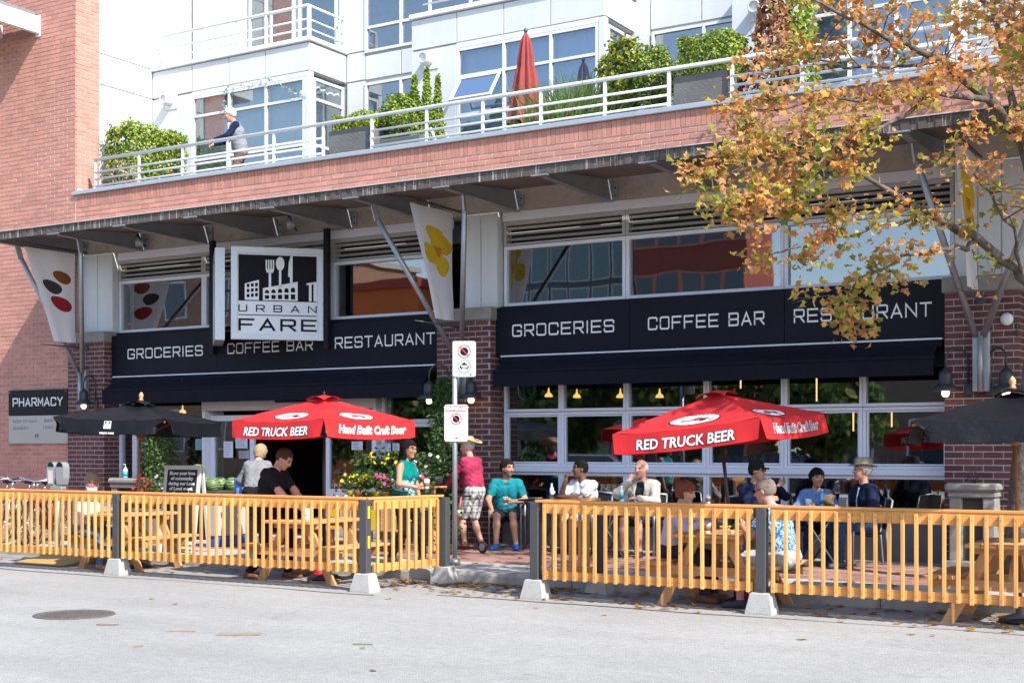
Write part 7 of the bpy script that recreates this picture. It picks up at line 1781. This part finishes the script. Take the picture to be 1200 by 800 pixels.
# cream cardigan, seated
P8 = (X(755, -.85), -.86); chair(P8[0], P8[1], R(272), 'silver framed chair under the man in the cream cardigan')
def cardi(c):
    sel = {'torso': 1.0, 'pelvis': 1.0, 'yoke': 1.0}; inf = {'torso': .028, 'pelvis': .03, 'yoke': .028}
    for q in 'LR': sel['uarm' + q] = 1.0; sel['farm' + q] = .9; inf['uarm' + q] = .026; inf['farm' + q] = .024
    n0 = c['nk']; c['garment']('cardigan', sel, inf, C_cream, subs=[('c', n0 + c['up'] * .02, n0 + c['up'] * .2, .065, .10), ('c', n0 + c['fw'] * .13 - c['up'] * .02, c['pel'] + c['fw'] * .16 + c['up'] * .05, .075, .05)])
person('bald elderly man in a cream cardigan eating with one hand raised', (*P8, GROUND), 272, sit(pelvis=(0, 0, .525), lean=5, yaw=-8, pitch=2, handR=(.26, -.10, 1.04), handL=(.36, .06, .80), hdirR=(-.35, .45, .9), palmR=(-.9, 0, .1), elbowR=(.2, -.8, -.8), curlR=1.1, elbowL=(-.1, .8, -.5), palmL=(0, -.2, -1)),
       dict(skin=SK_R, h=1.76, top=('tee', C_black), bottom=('shorts', C_char), hair='thin', hairmat=H_white, bald=.045, shoes=S_dark, extra=[cardi]))
# auburn woman at the picnic table
person('auburn haired woman in a lavender shirt eating at the picnic table', (5.02, -4.66, 0), 3, sit(pelvis=(0, 0, .555), lean=13, yaw=-4, pitch=10, handL=(.44, .16, .86), handR=(.42, -.12, .84), palmL=(0, -.5, -1), palmR=(0, .5, -1)), dict(skin=SK_F, h=1.62, top=('long', C_lav), bottom=('trousers', C_char), hair='fringe', hairmat=H_aub, shoes=S_brown, f=1))
# man opposite in blue pattern
person('man with sunglasses and a blue patterned shirt bent over his lunch', (6.40, -4.90, 0), 178, sit(pelvis=(0, 0, .555), lean=17, yaw=2, pitch=12, handL=(.42, .12, .84), handR=(.44, -.12, .86), palmL=(0, -.8, -.4), palmR=(0, .8, -.4), curlL=.9, curlR=.9), dict(skin=SK_R, h=1.76, top=('tee', patterned('blue_splash_cotton', (.05, .15, .36), (.40, .55, .72), 24)), bottom=('shorts', C_stone), hair='crop', hairmat=hairm('salt_hair', (.26, .21, .18)), shoes=S_dark, extra=[glasses(True)], w=1.05))
# black cap
P10 = (X(880, -1.0), -1.0); chair(P10[0], P10[1], R(318), 'silver framed chair under the man in the black cap')
person('man in a black cap and navy jacket raising his hand', (*P10, GROUND), 322, sit(pelvis=(0, 0, .525), lean=10, yaw=40, pitch=2, handL=(.36, .20, 1.0), handR=(.40, .02, .82), hdirL=(.6, .4, .6), palmL=(.2, -1, 0), elbowL=(.1, .9, -.6), curlL=.3), dict(skin=SK_T, h=1.75, top=('long', C_navy), bottom=('trousers', C_char), hair='crop', hairmat=H_dark, shoes=S_dark, topname='jacket', extra=[cap(C_black), glasses(True)]))
# woman in light blue
P12 = (X(956, -.98), -.98); chair(P12[0], P12[1], R(290), 'silver framed chair under the dark haired woman in light blue')
person('dark haired woman in a light blue shirt at the cafe table', (*P12, GROUND), 292, sit(pelvis=(0, 0, .505), lean=8, yaw=22, pitch=2, handL=(.34, .14, .76), handR=(.34, -.12, .76)), dict(skin=SK_T, h=1.58, top=('long', C_sky), bottom=('trousers', C_navy), hair='bob', hairmat=H_blk, shoes=S_dark, f=1, vneck=True))
# grey hat
P13 = (X(1016, -1.1), -1.1); chair(P13[0], P13[1], R(205), 'silver framed chair under the man in the grey felt hat')
def zipper(c):
    p0 = c['nk'] + c['fw'] * .085 - c['up'] * .03; p1 = c['pel'] + c['fw'] * .135 + c['up'] * .08; pm = c['chest'] + c['fw'] * .128 + c['up'] * .06
    MB().tube([Vector(p0), Vector(pm), Vector(p1)], .009, 6).build('zip', mat('white_zip', (.6, .6, .65), .6), c['o'], False)
person('man in a grey felt hat and navy jacket with a white zip', (*P13, GROUND), 226, sit(pelvis=(0, 0, .525), lean=3, yaw=-16, pitch=0, handL=(.30, .14, .68), handR=(.32, -.10, .68)), dict(skin=SK_R, h=1.78, top=('long', C_navy), bottom=('trousers', cloth('dark_denim', (.03, .05, .10), .25, 9)), hair='short', hairmat=H_grey, shoes=S_dark, topname='jacket', extra=[x_lathe('hat', [(.100, .0), (.160, -.006), (.163, 0), (.104, .012), (.103, .03), (.095, .095), (.06, .118), (.0, .10)], mat('grey_felt', (.20, .175, .14), .9, 0, .1, 20), -3, (-.01, 0, .050), 1.12, .95, brimwarp), zipper]))
# man on the terrace
tx_ = X(281, .32)
def vest(c):
    n0 = c['nk']; c['garment']('vest', {'torso': 1.0, 'pelvis': .7, 'yoke': .8}, {'torso': .026, 'pelvis': .028, 'yoke': .026}, cloth('pale_grey_quilt', (.22, .23, .26)), subs=[('c', n0 + c['up'] * .02, n0 + c['up'] * .2, .062, .10)])
person('white haired man in a grey vest leaning on the terrace railing', (tx_, .34, 6.10), 226, dict(lean=13, yaw=2, pitch=16, handL=(.46, .12, 1.06), handR=(.46, -.26, 1.06), palmL=(0, 0, -1), palmR=(0, 0, -1), curlL=.8, curlR=.8, footL=(.02, .11, .085), footR=(-.1, -.11, .085)), dict(skin=SK_R, h=1.70, top=('long', C_navy), bottom=('trousers', C_brown), hair='short', hairmat=H_white, shoes=S_dark, extra=[vest]))
# ------------------------------------------------------------------ autumn maple on the pavement
rng = np.random.default_rng(21)
TX, TY = X(1193, -2.6), -2.6
MT = thing('maple_tree', 'autumn maple with orange and green leaves beside the right black parasol', 'tree', (TX, TY, GROUND))
M_bark = mat('maple_bark', (.095, .078, .064), .95, 0, .35, 9, .8, 28, dirt=(.20, .175, .15), dscale=9)
def pt(px, row, t): return atD(px, row, t)
D0 = 14.9
trunk = [(TX, TY, .10), (TX + .02, TY, .9), (TX + .10, TY + .02, 1.9), (TX + .22, TY + .05, 2.9), (TX + .32, TY + .1, 3.9), (TX + .36, TY + .1, 5.0), (TX + .30, TY + .15, 6.3), (TX + .2, TY + .1, 7.6), (TX + .15, TY + .1, 9.0)]
MB().tube(trunk, [.18, .145, .135, .13, .12, .10, .08, .05, .02], 12).build('trunk', M_bark, MT)
limbs = [
 ([(1232, 360, 15.1), (1200, 327, 14.9), (1150, 283, 14.6), (1095, 255, 14.4), (1040, 222, 14.2), (985, 190, 14.0), (930, 165, 13.9)], [.085, .075, .062, .05, .036, .024, .012]),
 ([(1150, 283, 14.6), (1110, 290, 14.3), (1060, 300, 14.0), (1015, 322, 13.8), (990, 350, 13.7), (984, 378, 13.7)], [.035, .03, .022, .016, .011, .006]),
 ([(1095, 255, 14.4), (1040, 262, 14.1), (985, 275, 13.9), (930, 290, 13.7), (885, 300, 13.6)], [.036, .028, .02, .013, .006]),
 ([(1232, 270, 15.2), (1196, 165, 15.1), (1160, 118, 14.8), (1105, 72, 14.6), (1050, 48, 14.4), (990, 20, 14.2), (930, -10, 14.0)], [.095, .08, .066, .05, .036, .024, .012]),
 ([(1160, 118, 14.8), (1105, 108, 14.3), (1040, 110, 13.9), (970, 118, 13.6), (905, 128, 13.4), (860, 125, 13.3)], [.045, .035, .026, .018, .011, .005]),
 ([(1105, 108, 14.3), (1050, 140, 13.8), (985, 165, 13.4), (920, 185, 13.1), (860, 200, 12.9), (815, 205, 12.8)], [.03, .025, .019, .013, .008, .004]),
 ([(985, 165, 13.4), (935, 215, 13.0), (890, 250, 12.8), (850, 262, 12.7)], [.017, .012, .008, .004]),
 ([(1196, 165, 15.1), (1180, 80, 15.2), (1165, 10, 15.4), (1150, -80, 15.5), (1120, -170, 15.4)], [.06, .05, .04, .028, .012]),
 ([(1165, 10, 15.4), (1100, -40, 15.3), (1020, -80, 15.1), (950, -110, 15.0)], [.035, .026, .016, .008]),
 ([(1105, 72, 14.6), (1040, 80, 15.2), (975, 75, 15.6), (915, 62, 15.9), (880, 40, 16.0)], [.03, .024, .017, .01, .005]),
 ([(1232, 250, 15.0), (1290, 160, 14.8), (1370, 80, 14.5), (1450, 30, 14.2)], [.08, .06, .04, .015]),
 ([(1240, 300, 15.1), (1300, 250, 15.6), (1380, 200, 16.2), (1460, 160, 16.8)], [.06, .045, .028, .012]),
 ([(1235, 200, 15.2), (1250, 60, 15.8), (1270, -60, 16.4), (1300, -180, 17.0)], [.07, .05, .03, .012]),
 ([(1200, 327, 14.9), (1185, 270, 14.4), (1150, 215, 14.0), (1120, 170, 13.8)], [.03, .022, .014, .006]),
]
# a big limb reaching out over the road, mostly above and right of the frame
limbs.append(([proj(p) for p in ((TX + .33, TY + .1, 4.2), (8.9, -3.6, 5.0), (9.4, -4.8, 5.8), (9.9, -5.9, 6.5), (10.4, -6.8, 7.1))], [.075, .06, .045, .03, .012]))
limbs.append(([proj(p) for p in ((8.9, -3.6, 5.0), (9.3, -4.6, 4.9), (9.2, -5.6, 5.0), (8.9, -6.3, 5.2))], [.035, .028, .018, .008]))
LP = []; LR_ = []
for pts, rad in limbs:
    w = [pt(*p) for p in pts]; sm = []
    for a, b in zip(w[:-1], w[1:]):
        for k in range(4): sm.append(a.lerp(b, k / 4) + Vector(rng.normal(0, .020, 3)))
    sm.append(w[-1]); rr = list(np.interp(np.linspace(0, len(rad) - 1, len(sm)), range(len(rad)), rad) * .78 * rng.uniform(.92, 1.1, len(sm)))
    MB().tube(sm, rr, 8).build('limb', M_bark, MT)
    LP += sm[2:]; LR_ += rr[2:]
LPa = np.array([tuple(p) for p in LP])
# clusters of leaves: (px, row, radius px, depth, weight); some gaps left where the wall shows through
CL = []
def cl(px, row, r, t, n, hue): CL.append((px, row, r, t, n, hue))
spots = [(1180, 20, 45, 15.2, 1, .0), (1120, 20, 42, 14.7, 1, .0), (1060, 25, 40, 14.4, 1, 0), (1000, 15, 38, 14.3, 1, 0), (945, 10, 32, 14.2, .8, .05), (1190, 85, 40, 14.9, 1, 0), (1130, 80, 34, 14.4, .8, 0), (1075, 78, 32, 14.2, .9, 0), (1020, 70, 36, 14.5, 1, .0), (965, 62, 32, 14.9, 1, 0), (915, 55, 30, 15.3, .9, 0), (885, 70, 26, 15.2, .8, 0),
 (1185, 150, 42, 14.6, 1, 0), (1130, 150, 30, 14.0, .55, 0), (1075, 120, 32, 13.9, .9, .0), (1020, 118, 34, 13.8, 1, .05), (960, 118, 32, 13.6, 1, .1), (905, 122, 30, 13.4, .9, .1), (865, 120, 22, 13.4, .6, .1), (1140, 210, 34, 14.0, .8, .2), (1190, 225, 34, 14.3, .8, .3), (1085, 195, 26, 14.0, .4, .2), (1010, 158, 32, 13.5, .9, .3), (955, 165, 32, 13.3, 1, .4), (900, 172, 32, 13.1, 1, .45), (855, 185, 30, 12.9, .9, .45), (820, 203, 26, 12.8, .9, .5), (870, 150, 24, 13.2, .7, .3),
 (985, 205, 32, 13.6, .9, .4), (935, 212, 34, 13.0, 1.1, .5), (885, 228, 34, 12.9, 1.1, .5), (845, 245, 28, 12.8, .9, .5), (880, 262, 24, 12.8, .7, .5), (930, 255, 28, 13.2, .8, .5), (985, 248, 26, 13.8, .6, .5), (1040, 235, 26, 14.1, .5, .4), (1085, 262, 26, 14.2, .6, .5), (1130, 262, 24, 14.4, .45, .6), (1040, 288, 26, 13.9, .6, .5), (985, 282, 26, 13.8, .7, .5), (935, 296, 26, 13.7, .7, .5), (890, 303, 20, 13.6, .5, .5), (1095, 300, 22, 14.1, .45, .6),
 (1045, 322, 22, 13.9, .55, .5), (1010, 345, 22, 13.7, .7, .6), (985, 368, 18, 13.7, .6, .6), (1010, 378, 16, 13.7, .45, .6), (995, 393, 11, 13.7, .25, .6), (930, 350, 14, 13.7, .25, .5), (1165, 320, 14, 14.7, .2, .5)]
for s in spots: cl(*s)
for k in range(34): # crown above and right of the frame
    px = rng.uniform(880, 1500); row = rng.uniform(-210, -20) if px < 1230 else rng.uniform(-210, 230); cl(px, row, rng.uniform(30, 48), rng.uniform(13.2, 17.2), 1, .05 if row < 100 else .3)
for k in range(30): cl(rng.uniform(1240, 1750), rng.uniform(-120, 260), rng.uniform(30, 50), rng.uniform(12.5, 17.5), .9, .3)
for k in range(30):
    z_ = rng.uniform(4.7, 7.8); q_ = proj((6.6 + .95 * (z_ - 2.2) + rng.uniform(-1.3, 1.0), -4.6 - .4 * (z_ - 2.2) + rng.uniform(-.8, .9), z_))
    if q_[0] > 1120: cl(q_[0], q_[1], 40, q_[2], .8, .25)
leaves = []; cols = []; twm = MB()
OR = np.array([(.62, .26, .08), (.60, .31, .12), (.66, .40, .20), (.50, .21, .08), (.64, .36, .09), (.50, .30, .15)]); GR = np.array([(.34, .33, .06), (.24, .27, .05), (.48, .40, .07), (.55, .38, .10), (.18, .22, .05), (.55, .46, .08)])
for (px, row, r, t, n, hue) in CL:
    c = pt(px, row, t); R_ = r * t / FPX; cn = np.array(tuple(c))
    nb = max(2, int(round((4.0 if hue < .35 else 4.8) * n)))
    for b in range(nb):
        off = rng.normal(size=3); off /= np.linalg.norm(off); off *= R_ * rng.uniform(.25, 1.0); off[2] *= .75; e = cn + off
        d = np.linalg.norm(LPa - e, axis=1); d += (LPa[:, 2] > e[2] + .6) * .5; i = int(np.argmin(d)); s = LPa[i]
        if d[i] > 3.0: continue
        mid = (s + e) / 2 + np.array([0, 0, .05 + .06 * d[i]]) + rng.normal(0, .05, 3); r0 = min(LR_[i] * .6, .006 + .006 * d[i])
        path = [s, s * .4 + mid * .6 + rng.normal(0, .02, 3), mid * .5 + e * .5 + rng.normal(0, .03, 3), e]
        twm.tube([tuple(q) for q in path], [r0, r0 * .75, r0 * .5, .002], 5, 0, False)
        m = int(rng.integers(22, 38) * min(1.15, .6 + .4 * n))
        u = rng.random(m) ** .6; seg = np.where(u[:, None] < .6, path[1] + (path[2] - path[1]) * (u[:, None] / .6), path[2] + (e - path[2]) * ((u[:, None] - .6) / .4))
        P = seg + rng.normal(size=(m, 3)) * [.105, .105, .075]; leaves.append(P)
        g = (rng.random() < hue + .08) ^ (rng.random(m) < .18); base = np.where(g[:, None], GR[rng.integers(0, len(GR), m)] * .5 + GR[rng.integers(0, len(GR))] * .5, OR[rng.integers(0, len(OR), m)] * .5 + OR[rng.integers(0, len(OR))] * .5); cols.append(base * rng.uniform(.8, 1.2, (m, 1)))
tw = twm.build('twigs', M_bark, MT); tw['kind'] = 'stuff'
P = np.concatenate(leaves); Cc = np.concatenate(cols)
M_maple = mat('maple_leaf', attr='leafcol', var=0, rough=.55, transl=.45, spec=.3)
m, C = leafmesh(P, .081, Cc, MAPLE, None, 1.1, rng, .6)
o = m.build('crown', M_maple, MT, True, C); o['kind'] = 'stuff'
# ------------------------------------------------------------------ the far side of the street, seen in the shop windows
def block(name, label, x0, x1, y0, y1, h, mt, wins, wmat, trim=None, cat='building'):
    t = thing(name, label, cat, ((x0+x1)/2, (y0+y1)/2, 0), 0, 'buildings across the street')
    MB().box((x0, y0, 0), (x1, y1, h)).build('wall', mt, t); MB().box((x0 - .2, y0 - .2, h), (x1 + .2, y1 + .2, h + .35)).build('roof', trim or M_conc, t)
    nx, nz, w, hh, z0, dz = wins
    for i in range(nx):
        for k in range(nz):
            xc = x0 + (x1 - x0) * (i + .5) / nx; z = z0 + dz * k
            f = MB().box((xc - w/2 - .08, y1 - .02, z - .08), (xc + w/2 + .08, y1 + .06, z + hh + .08)).build('window', trim or M_whitepaint, t)
            MB().box((xc - w/2, y1 + .061, z), (xc + w/2, y1 + .07, z + hh)).build('pane', wmat, f)
    return t
M_winr = mat('far_window', (.04, .06, .09), .08, .0, .2, 1)
M_redb = mat('far_red_brick', (.26, .055, .04), .9, 0, .15, 3); M_or = mat('orange_stucco', (.60, .14, .035), .9, 0, .1, 1); M_tower = mat('dark_tower', (.06, .075, .085), .5, 0, .2, 1.5); M_tan = mat('tan_brick', (.30, .17, .11), .9, 0, .2, 4)
block('brick_building', 'red brick building across the street mirrored in the wide windows', -13.0, -8.2, -33.5, -31, 12.5, M_redb, (5, 4, .8, 1.7, 1.0, 2.9), M_winr, mat('terracotta_trim', (.5, .18, .11), .8))
block('glass_building', 'dark glass and balcony building mirrored in the wide windows', -21.5, -13.6, -46, -32, 12.8, M_tower, (8, 6, .75, 1.6, .5, 2.05), mat('far_green_glass', (.10, .17, .19), .1), M_steel)
block('orange_building', 'orange stucco building mirrored in the window above the entrance', -30.5, -23.0, -40, -30, 8.6, M_or, (2, 1, 1.4, 1.8, 1.4, 3), M_winr, mat('red_roof', (.35, .05, .03), .8))
block('tan_building', 'tan brick building at the far end across the street', -48, -31.5, -42, -31, 11, M_tan, (6, 3, 1.4, 1.8, 1.6, 3.2), M_winr)
block('low_shop', 'low pale shop across the street mirrored in the cafe windows', -6.0, 9, -44, -32, 4.6, mat('umber_render', (.16, .12, .09), .9), (5, 1, 1.6, 1.9, .8, 3), M_winr)
def far_tree(x, y, h, lab, seed):
    rg = np.random.default_rng(seed); t = thing('street_tree', lab, 'tree', (x, y, 0), 0, 'street trees on the far pavement')
    MB().tube([(x, y, 0), (x + .1, y, h * .4), (x, y + .1, h * .8)], [.16, .12, .03], 8).build('trunk', M_bark, t)
    n = 5200; v = rg.normal(size=(n, 3)); v /= np.linalg.norm(v, axis=1)[:, None]; lump = 1 + .25 * np.sin(v[:, 0] * 5 + seed) * np.sin(v[:, 2] * 4) + .15 * np.sin(v[:, 1] * 9)
    P = v * (rg.uniform(.35, 1, n) ** .5 * lump)[:, None] * [h * .36, h * .36, h * .36] + [x, y, h * .60]
    m, C = leafmesh(P, .26, pick(rg, n, G_MID + [(.18, .20, .04)], .3), LEAF, v, .3, rg); m.build('crown', M_leaf, t, True, C)
    for k in range(5): a = k * 1.26 + seed; MB().tube([(x, y, h * (.36 + .05 * k)), (x + math.cos(a) * h * .2, y + math.sin(a) * h * .2, h * (.55 + .06 * k))], [.05, .015], 6).build('limb', M_bark, t)
for k, (x, y, h) in enumerate(((-16.5, -22.5, 5.6), (-11.6, -22.8, 5.4), (-7.0, -22.6, 5.6), (-22, -22.5, 5.6), (-2.6, -22.6, 5.4))): far_tree(x, y, h, 'green street tree on the far pavement mirrored in the cafe glass', 60 + k)
# parked cars across the street
def car(x, y, col, lab):
    t = thing('parked_car', lab, 'car', (x, y, 0), 0, 'cars parked across the street'); pm = mat('car_%d' % int(sum(col) * 999), col, .3, .2, .02, coat=.5)
    side = [(-2.15, .32), (2.12, .32), (2.2, .55), (2.12, .80), (1.25, .93), (.70, 1.42), (-1.05, 1.45), (-1.75, .98), (-2.15, .92), (-2.22, .6)]
    b = MB().prism(side, (x, y - .86, 0), UX, UZ, (0, 1.72, 0)); b.build('body', pm, t)
    MB().prism([(1.12, .95), (.66, 1.37), (-1.0, 1.40), (-1.58, .98)], (x, y - .868, 0), UX, UZ, (0, 1.736, 0)).build('side_window', M_winr, t)
    MB().quad((x + 1.26, y - .72, .96), (x + 1.26, y + .72, .96), (x + .74, y + .64, 1.40), (x + .74, y - .64, 1.40)).build('windscreen', M_winr, t)
    for wx_ in (-1.35, 1.32):
        for s in (-1, 1):
            w = MB().lathe([(.20, -.11), (.32, -.11), (.335, 0), (.32, .11), (.20, .11)], (0, 0, 0), 20).xf(Matrix.Translation((x + wx_, y + s * .80, .335)) @ Matrix.Rotation(R(90), 4, 'X')).build('wheel', M_tyre, t)
            MB().lathe([(.02, -.12), (.2, -.10), (.2, .10), (.02, .12)], (0, 0, 0), 16).xf(Matrix.Translation((x + wx_, y + s * .80, .335)) @ Matrix.Rotation(R(90), 4, 'X')).build('rim', M_chrome, w)
    for s in (-1, 1): MB().bbox((x + 2.08, y + s * .62 - .16, .62), (x + 2.19, y + s * .62 + .16, .74), .02).build('headlight', CUPW, t); MB().bbox((x - 2.20, y + s * .62 - .16, .68), (x - 2.12, y + s * .62 + .16, .84), .02).build('tail_light', M_signr, t)
car(-9.0, -20.6, (.55, .56, .58), 'silver car parked across the street mirrored in the lower cafe windows'); car(-14.4, -20.6, (.6, .6, .6), 'white car parked across the street mirrored beside the pillar'); car(-3.4, -20.7, (.03, .04, .06), 'dark car parked across the street mirrored at the right windows')
o = MB().box((-60, -30.5, 0), (40, -21.7, .14)).build('far_sidewalk', M_slab); o['kind'] = 'structure'
